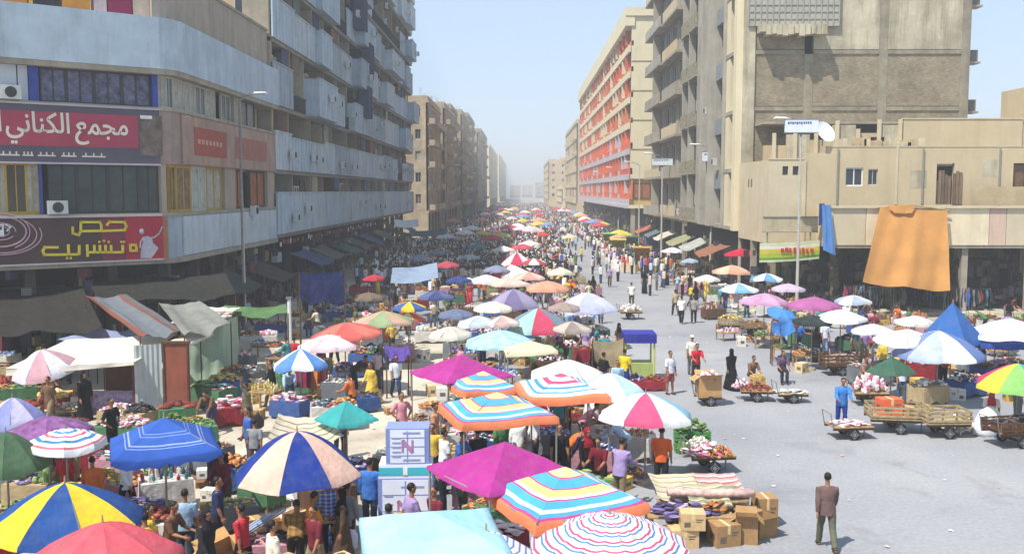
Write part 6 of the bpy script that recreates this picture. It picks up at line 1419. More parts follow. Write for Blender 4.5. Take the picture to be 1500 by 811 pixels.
def carton_mesh(op=False):
    mb = MB()
    if not op:
        mb.b6(-.5, .5, -.5, .5, 0, 1)
        mb.b6(-.06, .06, -.505, .505, .6, 1.006, 1)
        for sy in (-1, 1): mb.b6(-.36, -.1, sy * .504, sy * .5, .2, .5, 2); mb.b6(.12, .4, sy * .504, sy * .5, .62, .7, 2); mb.b6(.12, .34, sy * .504, sy * .5, .5, .56, 2)
        for sx in (-1, 1): mb.b6(sx * .504, sx * .5, -.3, .2, .3, .62, 2)
    else:
        t = .02
        mb.b6(-.5, .5, -.5, .5, 0, .02); mb.b6(-.5, .5, -.5, -.48, .02, 1); mb.b6(-.5, .5, .48, .5, .02, 1); mb.b6(-.5, -.48, -.48, .48, .02, 1); mb.b6(.48, .5, -.48, .48, .02, 1)
        for s in (-1, 1):
            mb.quad((-.5, s * .5, 1), (.5, s * .5, 1), (.48, s * .85, 1.18), (-.48, s * .85, 1.18)); mb.quad((s * .5, -.5, 1), (s * .5, .5, 1), (s * .78, .47, .8), (s * .78, -.47, .8))
    return mb.mesh('cardboard_box', [CARD, CARDL, mat('dull_ink', '6a5a50', .8, .3, 9)])
BXC, BXO = carton_mesh(), carton_mesh(True)
def carton(x, y, z, s, rz=0, op=False, label=None, cs=None, tilt=None):
    grp = None
    def mk(): a = R.choice(['brown', 'pale', 'yellowish', 'white', 'dark brown']); return ('%s%s cardboard box %s' % ('open ' if op else '', a, place_words(x, y))), a
    if label is None:
        label, a = uniq(mk)
        if label is None: label, grp = 'cardboard box among the crowded stalls', 'cardboard boxes among the crowded stalls'; a = 'brown'
        cs = dict(brown='b08a58', pale='d2b78a', yellowish='c9a650', white='dcd8ce', **{'dark brown': '7c5a3a'})[a]
    m = mat('cardboard', cs or 'b8935f', .9, .15, 4, .1, .15)
    o = inst('cardboard_box', BXO if op else BXC, None, (x, y, z), rz, s, [m, CARDL]); 
    if tilt: o.rotation_euler = tilt
    tag(o, label, 'box', grp); return o
WHM = MB().tube([(-.03, 0, 0), (.03, 0, 0)], [.19, .19], 18).tube([(-.045, 0, 0), (.045, 0, 0)], [.06, .06], 8, 1)
for k in range(8): a = k * PI / 4; WHM.box((0, math.cos(a) * .095, math.sin(a) * .095), (.066, .018, .15), M=Matrix.Rotation(-(a - PI / 2), 3, 'X'), m=1)
WH = WHM.mesh('wheel', [RUBBER, METAL])
def cart(x, y, L, Wd, label, rz=0, h=.55, sides=0.0, wood=WOOD, handle=True, posts=False):
    t = thing('handcart', label, 'handcart', (x, y, 0), rz, None); n = max(4, int(L / .2))
    for k in range(n):
        q = -L / 2 + L * (k + .5) / n; MB().box((q, 0, h), (L / n - .015, Wd, .035)).build('plank', wood, t)
    MB().b6(-L / 2, L / 2, -Wd / 2 + .05, -Wd / 2 + .12, h - .1, h - .02).b6(-L / 2, L / 2, Wd / 2 - .12, Wd / 2 - .05, h - .1, h - .02).b6(-.04, .04, -Wd / 2 - .02, Wd / 2 + .02, .16, .22).b6(-.04, .04, -Wd / 2 + .05, -Wd / 2 + .11, .22, h - .1).b6(-.04, .04, Wd / 2 - .11, Wd / 2 - .05, .22, h - .1).build('frame', WOODD, t)
    for s in (-1, 1): inst('wheel', WH, t, (0, s * (Wd / 2 - .02), .19), PI / 2)
    MB().tube([(L / 2 - .15, 0, 0), (L / 2 - .15, 0, h - .1)], [.025, .025], 6).build('prop', METAL, t)
    if handle: MB().tube([(-L / 2, -Wd / 2 + .08, h - .05), (-L / 2 - .1, -Wd / 2 + .08, h + .45), (-L / 2 - .1, Wd / 2 - .08, h + .45), (-L / 2, Wd / 2 - .08, h - .05)], [.018] * 4, 6).build('handle', METAL, t)
    if sides:
        for sy in (-1, 1):
            for j in range(3): MB().box((0, sy * (Wd / 2 - .01), h + .1 + j * sides / 3), (L, .03, .07)).build('side_rail', wood, t)
            for q in (-1, -.33, .33, 1): MB().box((q * (L / 2 - .03), sy * (Wd / 2 - .045), h + sides / 2), (.05, .035, sides)).build('stake', WOODP, t)
        for sx in (-1, 1):
            for j in range(3): MB().box((sx * (L / 2 - .01), 0, h + .1 + j * sides / 3), (.03, Wd - .08, .07)).build('side_rail', wood, t)
    OCC.append((x, y, L * .6)); return t
# carts seen in the photograph
x, y = foot(1243, 640); cart(x, y, 1.35, .85, 'low flat handcart with scattered goods pushed by the man in blue', .1, .42); heap(x, y, .44, 1.2, .7, .16, 0, 'clothes', 'white and pink', 'pale and pink wares lying on the cart of the man in blue')
x, y = foot(1318, 634); cart(x, y + .3, 1.9, 1.1, 'weathered wooden cart with slatted sides, left of the joined pair', -.12, .5, .42, WOODP, False)
carton(x - .2, y + .5, .53, (.75, .5, .55), .1, False, 'orange red crate standing in the left wooden cart', 'dd6a40'); carton(x + .45, y + .4, .53, (.4, .4, .28), .4, False, 'brown box in the left wooden cart', 'a8845a')
x, y = foot(1386, 641); cart(x, y + .3, 1.45, 1.0, 'empty wooden cart with slatted sides, right of the joined pair', .05, .5, .42, WOODP, False)
x, y = foot(1040, 690); cart(x, y + .15, 1.3, .95, 'cart heaped with white and pink produce on the near asphalt', .15, .5)
heap(x - .1, y + .1, .52, 1.2, .85, .3, .1, 'clothes', 'white and pink', 'white and pink produce heaped on the near cart'); heap(x + .25, y - .15, .52, .7, .6, .3, .5, 'produce', 'orange', 'orange fruit at the front of the near cart'); heap(x - .3, y + .3, .72, .7, .5, .25, .8, 'packets', 'pale', 'pale packets on top of the near cart')
x, y = foot(1025, 668)
for k, (dx, dz) in enumerate(((-.42, 0), (.12, 0), (-.44, .36), (.14, .36))):
    t = thing('produce_crate', ['lower left', 'lower right', 'middle left', 'middle right', 'topmost'][k] + ' green crate of leafy vegetables behind the near cart', 'crate', (x + dx, y + .5, dz), 0, 'green vegetable crates behind the near cart')
    GP_ = mat('green_plastic', '4a8a46', .6, .1, 4)
    for j in range(3): MB().b6(-.26, .26, -.19, -.17, .02 + j * .11, .1 + j * .11).b6(-.26, .26, .17, .19, .02 + j * .11, .1 + j * .11).b6(-.26, -.24, -.17, .17, .02 + j * .11, .1 + j * .11).b6(.24, .26, -.17, .17, .02 + j * .11, .1 + j * .11).build('side_slat', GP_, t)
    MB().b6(-.25, .25, -.18, .18, 0, .018).build('floor_panel', GP_, t)
    o = inst('vegetables', HEAPS['clothes'][k % 2], t, (0, 0, .18), k, (.5, .36, .6), for_mats(PAL['green'])); o['kind'] = 'stuff'
heap(x - .15, y + .1, .0, 1.1, .6, .5, .3, 'bags', 'green', 'leafy green bundles spilling before the vegetable crates'); heap(x - .2, y + .5, .74, .9, .5, .3, .2, 'clothes', 'green', 'leafy greens heaped over the vegetable crates')
x, y = foot(1037, 592); cart(x, y, .9, .75, 'tall brown boxed cart in the road before the man in red', .1, .35); carton(x, y, .38, (.85, .65, .72), .08, True, 'deep open brown carton riding on the tall cart', 'b98f5e'); heap(x, y, .95, .8, .6, .35, 0, 'clothes', 'white and pink', 'pinkish cloth bundle on the deep open carton')
x, y = foot(1107, 586); cart(x, y, 1.2, .8, 'cart heaped with dark red produce and a yellow tray', -.1, .42); heap(x, y, .44, 1.15, .75, .25, 0, 'produce', 'tomato red', 'dark red fruit on the heaped cart in the road'); carton(x + .1, y + .2, .6, (.5, .4, .3), .2, False, 'brown box with a yellow tray on the heaped cart', 'c49b5c'); heap(x + .1, y + .2, .9, .5, .4, .12, 0, 'produce', 'yellow', 'yellow fruit tray on the heaped cart'); heap(x - .5, y + .3, .44, .6, .5, .35, 0, 'clothes', 'white and pink', 'white and pink bag beside the yellow tray')
x, y = foot(1158, 588); cart(x, y, 1.15, .75, 'low flat cart with pale sacks beside the seated man in dull purple', .05, .36, wood=WOODP); heap(x, y, .38, 1.1, .7, .12, 0, 'clothes', 'pale', 'flat pale sacks on the low cart')
x, y = foot(923, 467); cart(x, y, 1.4, 1.0, 'small loaded cart in the middle of the road', .1, .5); heap(x, y, .52, 1.3, .9, .5, 0, 'packets', 'pale', 'pale load stacked on the small cart in the road')
x, y = foot(1070, 487); cart(x, y, 1.3, .9, 'wooden cart with bread trays under the sky blue umbrella', 0, .5, .3, WOODP, False); heap(x, y, .8, 1.2, .8, .3, 0, 'produce', 'yellow', 'yellow rolls on the wooden cart with trays')
x, y = foot(1103, 492); cart(x, y, 1.2, .8, 'wooden cart beside the bread cart', .2, .5, .25); heap(x, y, .55, 1.1, .7, .4, 0, 'clothes', 'brown', 'brown goods on the cart beside the bread cart')
x, y = foot(1272, 592); cart(x, y, 1.3, .9, 'cart stacked with white and pink packets left of the green parasol', 0, .5); heap(x, y, .52, 1.2, .8, .75, 0, 'packets', 'white and pink', 'tall pile of white and pink packets left of the green parasol')
x, y = foot(1228, 548); cart(x, y, 1.5, .9, 'brown crate cart at the corner of the right stalls', .1, .45, .5, WOODD, False)
x, y = foot(1490, 655); cart(x, y + .3, 1.6, 1.0, 'dark wheeled cart cut by the right edge', .2, .5, .3, WOODD, True); heap(x, y + .3, .6, 1.4, .9, .3, 0, 'packets', 'dark', 'dark goods on the cart cut by the right edge')
# white sack with blue print
x, y = foot(1457, 642); sk_ = MB(); sk_.tube([(0, 0, 0), (0, 0, .12), (0, 0, .5), (0, 0, .8), (0, 0, .95)], [(.42, .3), (.5, .36), (.47, .34), (.32, .25), (.1, .1)], 14)
for v in sk_.v: v += noise.noise_vector(v * 4) * .06
st_ = thing('white_sack', 'big white sack with a pale blue print on the right of the square', 'sack', (x, y + .4, 0)); sk_.build('sack', mat('white_sacking', 'e6e6ea', .8, .06, 3, .3), st_, smooth=True)
MB().b6(-.02, .42, -.40, -.36, .12, .56).build('blue_print', mat('sky_blue_print', '62b2dc', .7, .15, 6), st_); MB().b6(.08, .32, -.415, -.402, .28, .34).b6(.08, .32, -.415, -.402, .4, .46).build('lettering', WHITE, st_)
heap(x - .7, y + .9, .01, .9, .8, .7, 0, 'clothes', 'pale', 'white cloth bundle left of the big white sack')
# white cartons with the slanted N mark
CWH = mat('white_printed_card', 'dcdfe8', .6, .06, 3); CBL = mat('violet_blue_card', '7f8cbc', .6, .1, 3); CTE = mat('teal_band', '3fb0bc', .6, .08, 3); NR = mat('purple_red_ink', 'b07aa0', .6, .1, 4)
def white_carton(x, y, z, wd, dp, h, lb_):
    t = thing('white_carton', lb_, 'carton', (x, y, z), .05, 'stacked white printed cartons')
    MB().b6(-wd / 2, wd / 2, -dp / 2, dp / 2, 0, h).build('carton', CBL, t)
    MB().b6(-wd / 2 + .1, wd / 2 - .1, -dp / 2 - .012, -dp / 2, .03, h - .03).build('white_face', CWH, t)
    q = MB(); cx, s = .02, min(wd, h) * .17; yy = -dp / 2 - .02
    def bar(a, b, w_): 
        L = math.hypot(b[0] - a[0], b[1] - a[1]); an = math.atan2(b[1] - a[1], b[0] - a[0]); q.box(((a[0] + b[0]) / 2, yy, (a[1] + b[1]) / 2), (L, .012, w_), M=Matrix.Rotation(-an, 3, 'Y'))
    cz = h * .52
    bar((-s * .8, cz - s), (-s * .8, cz + s), .04); bar((-s * .8, cz + s), (s * .8, cz - s), .08); bar((s * .8, cz - s), (s * .8, cz + s), .04)
    q.build('printed_mark', NR, t)
    q = MB(); q.b6(-.012, .012, yy + .001, yy + .006, .05, h - .05)
    for k in range(1, 4): q.b6(-wd / 2 + .11, wd / 2 - .11, yy + .0012, yy + .0062, h * k / 4 - .008, h * k / 4 + .008)
    q.build('pack_edges', CBL, t)
    q = MB()
    for k in range(5): q.b6(-wd / 2 + .15, -wd / 2 + .34, yy, yy + .007, h * .2 + k * h * .13, h * .2 + k * h * .13 + .035)
    for k in range(2): q.b6(-.1, wd / 2 - .2, yy, yy + .007, h * .1 + k * h * .76, h * .1 + k * h * .76 + .04)
    q.build('printed_lines', mat('grey_blue_ink', '8f98b8', .6, .1, 4), t); return t
cx, cy = headat(598, 617, 2.72)
white_carton(cx, cy, 1.82, .98, .7, .82, 'upper white and violet carton with a slanted N mark, topmost of the stack'); white_carton(cx - .05, cy, .0, 1.25, .8, 1.5, 'bigger white and violet carton with an N mark, lowest of the stack')
t = thing('teal_carton', 'flat teal banded box between the two white cartons', 'carton', (cx - .05, cy, 1.502), .05); MB().b6(-.6, .6, -.38, .38, 0, .312).build('carton', CWH, t); MB().b6(-.6, .6, -.392, -.382, .08, .25).build('teal_stripe', CTE, t); MB().b6(-.05, .05, -.40, -.393, .08, .25).build('pale_mark', WHITE, t)
LM.append((cx, cy, 'the white carton stack'))
# rugs, cloths and cartons at the bottom right of the row
x, y = foot(1030, 800); LM.append((x, y + 1, 'the rug stall'))
for k in range(9):
    L = R.uniform(1.7, 2.3); zz = .16 + (k // 4) * .2 + .32; yy = y + 1.3 + (k % 4) * .27 - (k // 4) * .05; xx = x + .35 + R.uniform(-.15, .15); an = rad(R.uniform(-20, 12)); r0 = R.uniform(.07, .14)
    nm, cl_ = [('olive', '7b7a5a'), ('cream', 'cfc4a0'), ('grey green', '93977c'), ('pinkish', 'c9a69c'), ('tan', 'a98f6a')][k % 5]
    rg = MB().tube([(-L / 2, 0, 0), (-L / 4, .02, -.02), (0, 0, -.03), (L / 4, -.03, -.01), (L / 2, 0, 0)], [(r0, r0 * .8), (r0 * 1.1, r0 * .8), (r0, r0 * .9), (r0 * 1.12, r0 * .8), (r0, r0 * .85)], 14); sp_ = []
    for j in range(26): a = j * .55; q = r0 * .9 * (1 - j / 27); sp_.append(V((L / 2 + .004, math.cos(a) * q, math.sin(a) * q)))
    t = thing('rolled_rug', '%s rolled rug, %s of the %s row on the rug stall' % (nm, ['front', 'second', 'third', 'rear'][k % 4], ['lowest', 'middle', 'top'][k // 4]), 'rug', (xx, yy, zz), an, 'rolled rugs heaped on the rug stall'); rg.build('roll', mat('rug_pile', cl_, .95, .45, 7, .5), t, smooth=True); MB().tube(sp_, [.006] * 26, 4).build('spiral_edge', CARDL, t)
tb = table(x + .3, y + 1.7, 2.4, 1.3, .7, -.05, 'brown', 'clothes', 'brown') if False else None
t = thing('low_platform', 'low wooden platform carrying the rolled rugs', 'platform', (x + .35, y + 1.7, 0));
for k in range(8): MB().box((-.95 + k * .27, 0, .32), (.25, 1.3, .04)).build('plank', WOOD, t)
for a in (-.9, .9):
    for b in (-.55, .55): MB().box((a, b, .15), (.08, .08, .3)).build('leg', WOODD, t)
for k, (dx, dy, wd, ln, c_, nm) in enumerate(((-.3, 1.9, 1.1, 1.2, [(0, 'cfc3a2'), (.5, 'a88f7c'), (.7, 'd6cdb4')], 'beige striped'), (.75, 2.0, 1.0, 1.1, [(0, 'c99f98'), (.4, 'e0d2c4'), (.7, 'b06f6c')], 'pinkish striped'), (.3, 1.2, .9, .9, [(0, 'a8a888'), (.4, 'd8d0b4'), (.6, '8a8a6a')], 'olive striped'))):
    t = thing('spread_rug', nm + ' rug thrown flat over the rolled rugs', 'rug', (x + dx, y + dy, .7)); wd *= .6; soft_sheet('cloth_sheet', t, [(x + dx - wd, y + dy + ln * .4, .98), (x + dx + wd * .8, y + dy + ln * .5, .95), (x + dx + wd, y + dy - ln * .5, .68), (x + dx - wd * .8, y + dy - ln * .55, .7)], 18, 12, stripes(c_, 1, 5), .05, .06, 30 + k)
heap(x - .35, y + .75, .52, 1.5, .9, .3, 0, 'clothes', 'purple', 'violet and blue printed cloths in front of the rolled rugs'); heap(x + .3, y + .8, .6, .9, .5, .22, .3, 'clothes', 'orange', 'orange and yellow cloths on the violet ones')
t = thing('low_bench', 'low board carrying the printed cloths', 'bench', (x - .2, y + .78, 0)); MB().b6(-1, 1, -.4, .4, .5, .54).build('board', WOOD, t)
for a in (-.9, .9): MB().box((a, 0, .25), (.06, .7, .5)).build('support', WOODD, t)
for k, (dx, dy, s, z, a) in enumerate(((-.45, .1, (.62, .5, .42), 0, .1), (-.25, .05, (.55, .45, .38), .43, -.06), (.5, .2, (.6, .5, .5), 0, .3), (1.05, .35, (.5, .45, .6), 0, -.2), (1.5, .8, (.55, .5, .45), 0, .5), (-1.0, .1, (.5, .45, .35), 0, .2), (1.75, 1.5, (.5, .5, .7), 0, .1))):
    carton(x + dx, y + dy, z, s, a, k in (3, 4), ['pale square carton below the printed cloths', 'pale carton on top of another before the printed cloths', 'brown carton under the rugs', 'open brown carton leaning at the rug stall corner', 'open carton at the outer corner of the rug stall', 'small carton at the left of the printed cloths', 'tall brown carton at the far right of the rug stall'][k], 'c9a878' if k in (0, 1) else 'a07c52')
# open box, poles and goods in the lower left
x, y = headat(322, 792, .9); carton(x, y, .35, (.75, .6, .45), .6, True, 'open pale cardboard box tipped up in the lower left goods', 'c79c66', tilt=(rad(28), rad(-14), .7))
x, y = headat(350, 770, .9)
for k in range(3): t = thing('steel_ladder', ['nearest', 'middle', 'farthest'][k] + ' folded metal rack leaning over the lower left goods', 'rack', (x + k * .12, y + k * .14, .3), .5, 'folded metal racks in the lower left'); MB().tube([(-.9, 0, 0), (.7, 0, .75)], [.02, .02], 6).tube([(-.9, .12, 0), (.7, .12, .75)], [.02, .02], 6).build('rail', mat('pale_blue_metal', '9fb2cc', .5, .1, 3), t); [MB().tube([(-.9 + j * .32, 0, j * .15), (-.9 + j * .32, .12, j * .15)], [.014, .014], 5).build('rung', METAL, t) for j in range(6)]

# clothes on hangers
def rail(x, y, L, label, n, cols, rz=0, h=1.75):
    t = thing('clothes_rail', label, 'clothes rail', (x, y, 0), rz, 'clothes rails'); MB().tube([(-L / 2, 0, 0), (-L / 2, 0, h), (L / 2, 0, h), (L / 2, 0, 0)], [.018] * 4, 6).build('frame', METAL, t)
    for k in range(n):
        q = -L / 2 + L * (k + .5) / n; c_ = R.choice(cols); wd = R.uniform(.36, .46); hh = R.uniform(.7, 1.25); g = MB()
        for a in range(5):
            u_ = a / 4
            for b in range(7):
                v_ = b / 6; ww = (.35 + .65 * min(1, v_ * 3)) if v_ < .34 else 1 + .12 * v_
                g.v.append(V((q + math.sin(a * 2 + b + k) * .035, (u_ - .5) * wd * ww, h - .06 - v_ * hh)))
        for a in range(4):
            for b in range(6): i = a * 7 + b; g.f.append((i, i + 1, i + 8, i + 7)); g.m.append(0)
        for f_ in list(g.f): pass
        g.build('hanging_garment', fab(c_), t, smooth=True)
    return t
x, y = foot(447, 592); rail(x, y, .7, 'rail of red and blue dresses below the small blue and white umbrella', 5, ['8c2a50', '33459c', 'b03a4a'], 1.3); x, y = foot(466, 588); rail(x, y, .8, 'rail of orange and red dresses beside the blue ones', 6, ['d4563c', 'd8803c', 'b82e40', '9aa0c8'], 1.2)
for k, (px, py) in enumerate(((1290, 452), (1320, 450), (1345, 447), (1270, 450), (1400, 452), (1432, 455), (1250, 448))):
    x, y = foot(px, py + 12); rail(x, y, 1.5, '%s rail of mixed clothes hung out under the orange tarpaulin and terrace' % ['first', 'second', 'third', 'fourth', 'fifth', 'sixth', 'seventh'][k], 9, [c for n_, c in TOPS if n_ in ('navy', 'black', 'brown', 'maroon', 'teal', 'grey', 'olive', 'blue')] + ['8c3040', '2c2c34'], R.uniform(-.3, .3), 1.9)
# ------------------------------------------------------------------ stalls filled in under the canopies and along the rows
def clear(x, y, r):
    for a, b, c_ in OCC:
        if (a - x) ** 2 + (b - y) ** 2 < (r + c_) ** 2: return False
    return True
for px_, py_, r_ in ((364, 640, 1.1), (372, 665, 1.0), (390, 645, .8), (580, 583, 1.1), (600, 560, 1.0), (575, 545, .8), (612, 600, .8), (625, 540, .8), (640, 570, .8), (968, 740, .8), (1071, 580, .8), (985, 585, .7)):
    OCC.append((at(px_, py_).x, at(px_, py_).y, r_))      # floor that the photograph shows open
UM = [o for o in C.objects if o.get('r_') is not None and o.name.startswith('umbrella')]
for o in UM:
    x, y = o.location.x, o.location.y; r = o['r_']; del o['r_']
    if y > 100: continue
    n = 3 if r > 1.4 and y < 60 else 2
    for k in range(n):
        a = R.uniform(0, 2 * PI) if k else R.uniform(-2.4, -.7); q = r * R.uniform(.45, .8); tx, ty = x + math.cos(a) * q, y + math.sin(a) * q
        if clear(tx, ty, .55): table(tx, ty, R.uniform(1.0, 1.7), R.uniform(.7, .95), R.uniform(.55, .85), R.uniform(-.5, .5))
    for k in range(2):
        a = R.uniform(0, 2 * PI); tx, ty = x + math.cos(a) * r * .9, y + math.sin(a) * r * .9
        if clear(tx, ty, .25): s = R.uniform(.3, .6); carton(tx, ty, 0, (s, s * .8, s * R.uniform(.5, 1)), R.uniform(0, 3), R.random() < .4); OCC.append((tx, ty, s * .5))
# named regions in the photograph's ground, filled at random: (corner pixels), tables, boxes, heaps
def region(pts): return [at(px, py, 0).xy for px, py in pts]
def inside(p, poly):
    c_ = False; j = len(poly) - 1
    for i in range(len(poly)):
        a, b = poly[i], poly[j]
        if (a.y > p[1]) != (b.y > p[1]) and p[0] < (b.x - a.x) * (p[1] - a.y) / (b.y - a.y) + a.x: c_ = not c_
        j = i
    return c_
def sample(poly, r, tries=60):
    xs = [q.x for q in poly]; ys = [q.y for q in poly]
    for _ in range(tries):
        x, y = R.uniform(min(xs), max(xs)), R.uniform(min(ys), max(ys))
        if inside((x, y), poly) and clear(x, y, r): return x, y
    return None
REG = [  # polygon in photograph pixels (ground), tables, boxes, loose heaps, people
    ('front left', [(0, 811), (0, 660), (330, 640), (520, 720), (500, 900), (0, 980)], 28, 34, 22, 26),
    ('behind front left', [(0, 690), (0, 560), (120, 600), (350, 640), (330, 690)], 9, 10, 8, 4),
    ('centre', [(560, 720), (600, 620), (860, 610), (930, 700), (900, 800), (600, 830)], 14, 14, 8, 18),
    ('centre middle', [(620, 600), (700, 500), (900, 500), (960, 600), (850, 640)], 12, 10, 8, 14),
    ('middle row', [(640, 520), (690, 400), (840, 395), (905, 490), (880, 520)], 24, 12, 12, 44),
    ('middle row far', [(690, 405), (740, 350), (835, 350), (845, 395)], 14, 0, 6, 20),
    ('left shade near', [(345, 580), (330, 470), (560, 440), (640, 500), (520, 560)], 16, 22, 16, 16),
    ('left shade', [(420, 450), (560, 380), (690, 380), (650, 500), (560, 500)], 22, 12, 14, 50),
    ('left shade far', [(560, 390), (640, 350), (730, 345), (690, 395)], 10, 0, 6, 14),
    ('right row', [(1030, 430), (1130, 425), (1300, 470), (1290, 560), (1190, 545), (1040, 490)], 18, 16, 12, 24),
    ('right corner', [(1290, 470), (1500, 470), (1560, 620), (1420, 590), (1290, 570)], 16, 12, 14, 14),
    ('right far', [(890, 385), (900, 350), (1020, 365), (1060, 420), (1000, 420)], 12, 4, 4, 20),
    ('left booths', [(0, 640), (0, 540), (110, 560), (110, 640)], 3, 4, 3, 3),
    ('pale paving', [(380, 600), (390, 540), (560, 530), (640, 540), (600, 620), (470, 640)], 7, 8, 6, 8),
    ('left of cloth hut', [(280, 640), (330, 560), (400, 545), (420, 590), (360, 630)], 3, 10, 4, 2),
    ('under left building', [(0, 560), (0, 500), (330, 455), (420, 440), (400, 470), (260, 520)], 6, 8, 6, 8),
]
for nm, px, nt_, nb, nh, npp in REG:
    poly = region(px); mid = sum(q.y for q in poly) / len(poly)
    for k in range(nt_):
        q = sample(poly, .6)
        if q: table(q[0], q[1], R.uniform(.9, 1.8), R.uniform(.6, 1.0), R.uniform(.4, .85), R.uniform(-.6, .6))
    for k in range(nb):
        q = sample(poly, .3)
        if q:
            s = R.uniform(.3, .65); hh = s * R.uniform(.5, .9); a = R.uniform(0, 3); carton(q[0], q[1], 0, (s, s * .8, hh), a, R.random() < .35); OCC.append((q[0], q[1], s * .5))
            if R.random() < .45: s2 = s * .85; carton(q[0], q[1], hh * 1.01, (s2, s2 * .8, s2 * .7), a + R.uniform(-.3, .3))
    for k in range(nh):
        q = sample(poly, .35)
        if q: heap(q[0], q[1], .0, R.uniform(.7, 1.3), R.uniform(.6, 1.1), R.uniform(.15, .45), R.uniform(0, 3)); OCC.append((q[0], q[1], .4))
    for k in range(npp):
        q = sample(poly, .22)
        if q: crowd_person(q[0], q[1], detail=q[1] < 42); OCC.append((q[0], q[1], .25))
# the loose crowd of the middle street: single figures as far as they can be told apart
cnt = 0
while cnt < 70:
    y = 62 + 32 * R.random(); x = R.uniform(-13, 13.5)
    if 5.0 < x < 11.5 or not clear(x, y, .18): continue
    crowd_person(x, y); OCC.append((x, y, .2)); cnt += 1
for px, py in ((880, 415), (893, 420), (868, 402), (905, 412), (952, 433), (944, 430), (962, 425), (915, 400), (875, 388), (900, 392), (925, 385), (868, 378), (884, 372), (940, 405), (956, 398), (970, 410)):
    x, y = foot(px, py); crowd_person(x, y); OCC.append((x, y, .2))
# beyond that the crowd is one mass
mb = MB(); protos = [low_mesh('stand'), low_mesh('walk'), low_mesh('stand', True, True)]
def thin(p):      # lighter figure for the mass
    q = MB(); q.tube([(0, 0, .0), (0, 0, .45), (0, 0, .85)], [(.12, .1), (.14, .11), (.17, .12)], 5, 1); q.tube([(0, 0, .85), (0, 0, 1.2), (0, 0, 1.45), (0, 0, 1.52)], [(.18, .13), (.22, .13), (.2, .1), (.06, .05)], 5, 0); q.ball((0, 0, 1.62), (.085, .1, .12), 5, 4, 2); return q
th = thin(0); mats_c = [fab(c) for _, c in TOPS] + [fab(c) for c in ('e4e2de', 'dcd2c4', 'e6dfe4', 'd8c4b0', 'c8d2e0', 'e2ccc8', 'f0ece6', 'd8b8a8', 'd6d0c8')]; mats_l = [fab(c) for _, c in LEGS]; allm = mats_c + mats_l + [HAIRM, SKIN]
for k in range(7600 + len(MASS)):
    y = 80 + 470 * R.random() ** 1.9; x = R.uniform(-14, 14.5)
    if k >= 7600: x, y = MASS[k - 7600]
    elif y < 92 and x > 3.5: continue
    elif y < 200 and 5.0 < x < 9.8 and R.random() < .95 - max(0, y - 120) * .006: continue
    elif noise.noise(V((x * .28, y * .12, 4))) < -.12 and R.random() < .75: continue
    a = R.uniform(0, 6.28); ca, sa = math.cos(a), math.sin(a); s = R.uniform(.92, 1.05); i = len(mb.v); ct = R.randrange(len(mats_c)); cl_ = len(mats_c) + R.randrange(len(mats_l))
    for v in th.v: mb.v.append(V(((v.x * ca - v.y * sa) * s + x, (v.x * sa + v.y * ca) * s + y, v.z * s)))
    for f_, m_ in zip(th.f, th.m): mb.f.append(tuple(q + i for q in f_)); mb.m.append(ct if m_ == 0 else (cl_ if m_ == 1 else len(allm) - 2))
o = mb.build('crowd', allm); tag(o, 'far off crowd filling the whole street as one speckled mass', 'crowd', None, 'stuff')
# far stalls: low goods and white tables as one mass
mb = MB()
for k in range(620):
    y = 96 + 300 * R.random() ** 1.5; x = R.choice([R.uniform(-14, 5), R.uniform(-14, 5), R.uniform(10, 14.2)]); a = R.uniform(-.4, .4); m_ = R.randrange(8)
    mb.box((x, y, .4), (R.uniform(.8, 1.6), R.uniform(.6, 1), .8), a, m_)
    for j in range(4): mb.box((x + R.uniform(-.4, .4), y + R.uniform(-.3, .3), .88), (R.uniform(.2, .5), R.uniform(.2, .4), R.uniform(.08, .3)), R.uniform(0, 3), R.randrange(8))
o = mb.build('far_stalls', [flatbox(c) for c in ('e4dfd4', 'cbb08a', 'c8606a', '8aa0c4', 'efeae2', 'dcc498', 'a89a8c', 'dcc6d0')]); tag(o, 'mass of low market stalls between the far crowd', 'stalls', None, 'stuff')
# litter and scraps on the asphalt
mb = MB()
for k in range(230):
    x, y = R.uniform(1.5, 24), 18 + 62 * R.random() ** 1.5; s = R.uniform(.02, .09) * (2.0 if R.random() < .08 else 1); a = R.uniform(0, 6); z = .012
    P4 = [V((math.cos(a + j * PI / 2) * s * R.uniform(.6, 1.2) + x, math.sin(a + j * PI / 2) * s * R.uniform(.6, 1.2) + y, z + R.uniform(0, .03))) for j in range(4)]; mb.quad(*P4, m=R.randrange(4))
    
for k in range(260):
    x, y = R.uniform(-13, -3.5), R.uniform(24, 52); s = R.uniform(.02, .09); a = R.uniform(0, 6)
    P4 = [V((math.cos(a + j * PI / 2) * s + x, math.sin(a + j * PI / 2) * s * R.uniform(.6, 1.2) + y, .016 + R.uniform(0, .03))) for j in range(4)]; mb.quad(*P4, m=R.randrange(4))
o = mb.build('litter', [flatbox(c) for c in ('dcdad4', 'c9b79a', 'c99aa0', '8a8378')]); tag(o, 'scraps of paper and litter strewn over the asphalt', 'litter', None, 'stuff')
# the two pairs of overhead wires
for k, (a, b, za_, zb_) in enumerate((((-17, 70), (16.9, 92), 13.5, 14.5), ((-17, 120), (16.9, 135), 15, 14))):
    w_ = MB(); pts = []
    for j in range(13): t = j / 12; pts.append(V((a[0] + (b[0] - a[0]) * t, a[1] + (b[1] - a[1]) * t, za_ + (zb_ - za_) * t - 1.6 * math.sin(PI * t))))
    if False: w_.tube(pts, [.02] * 13, 4)
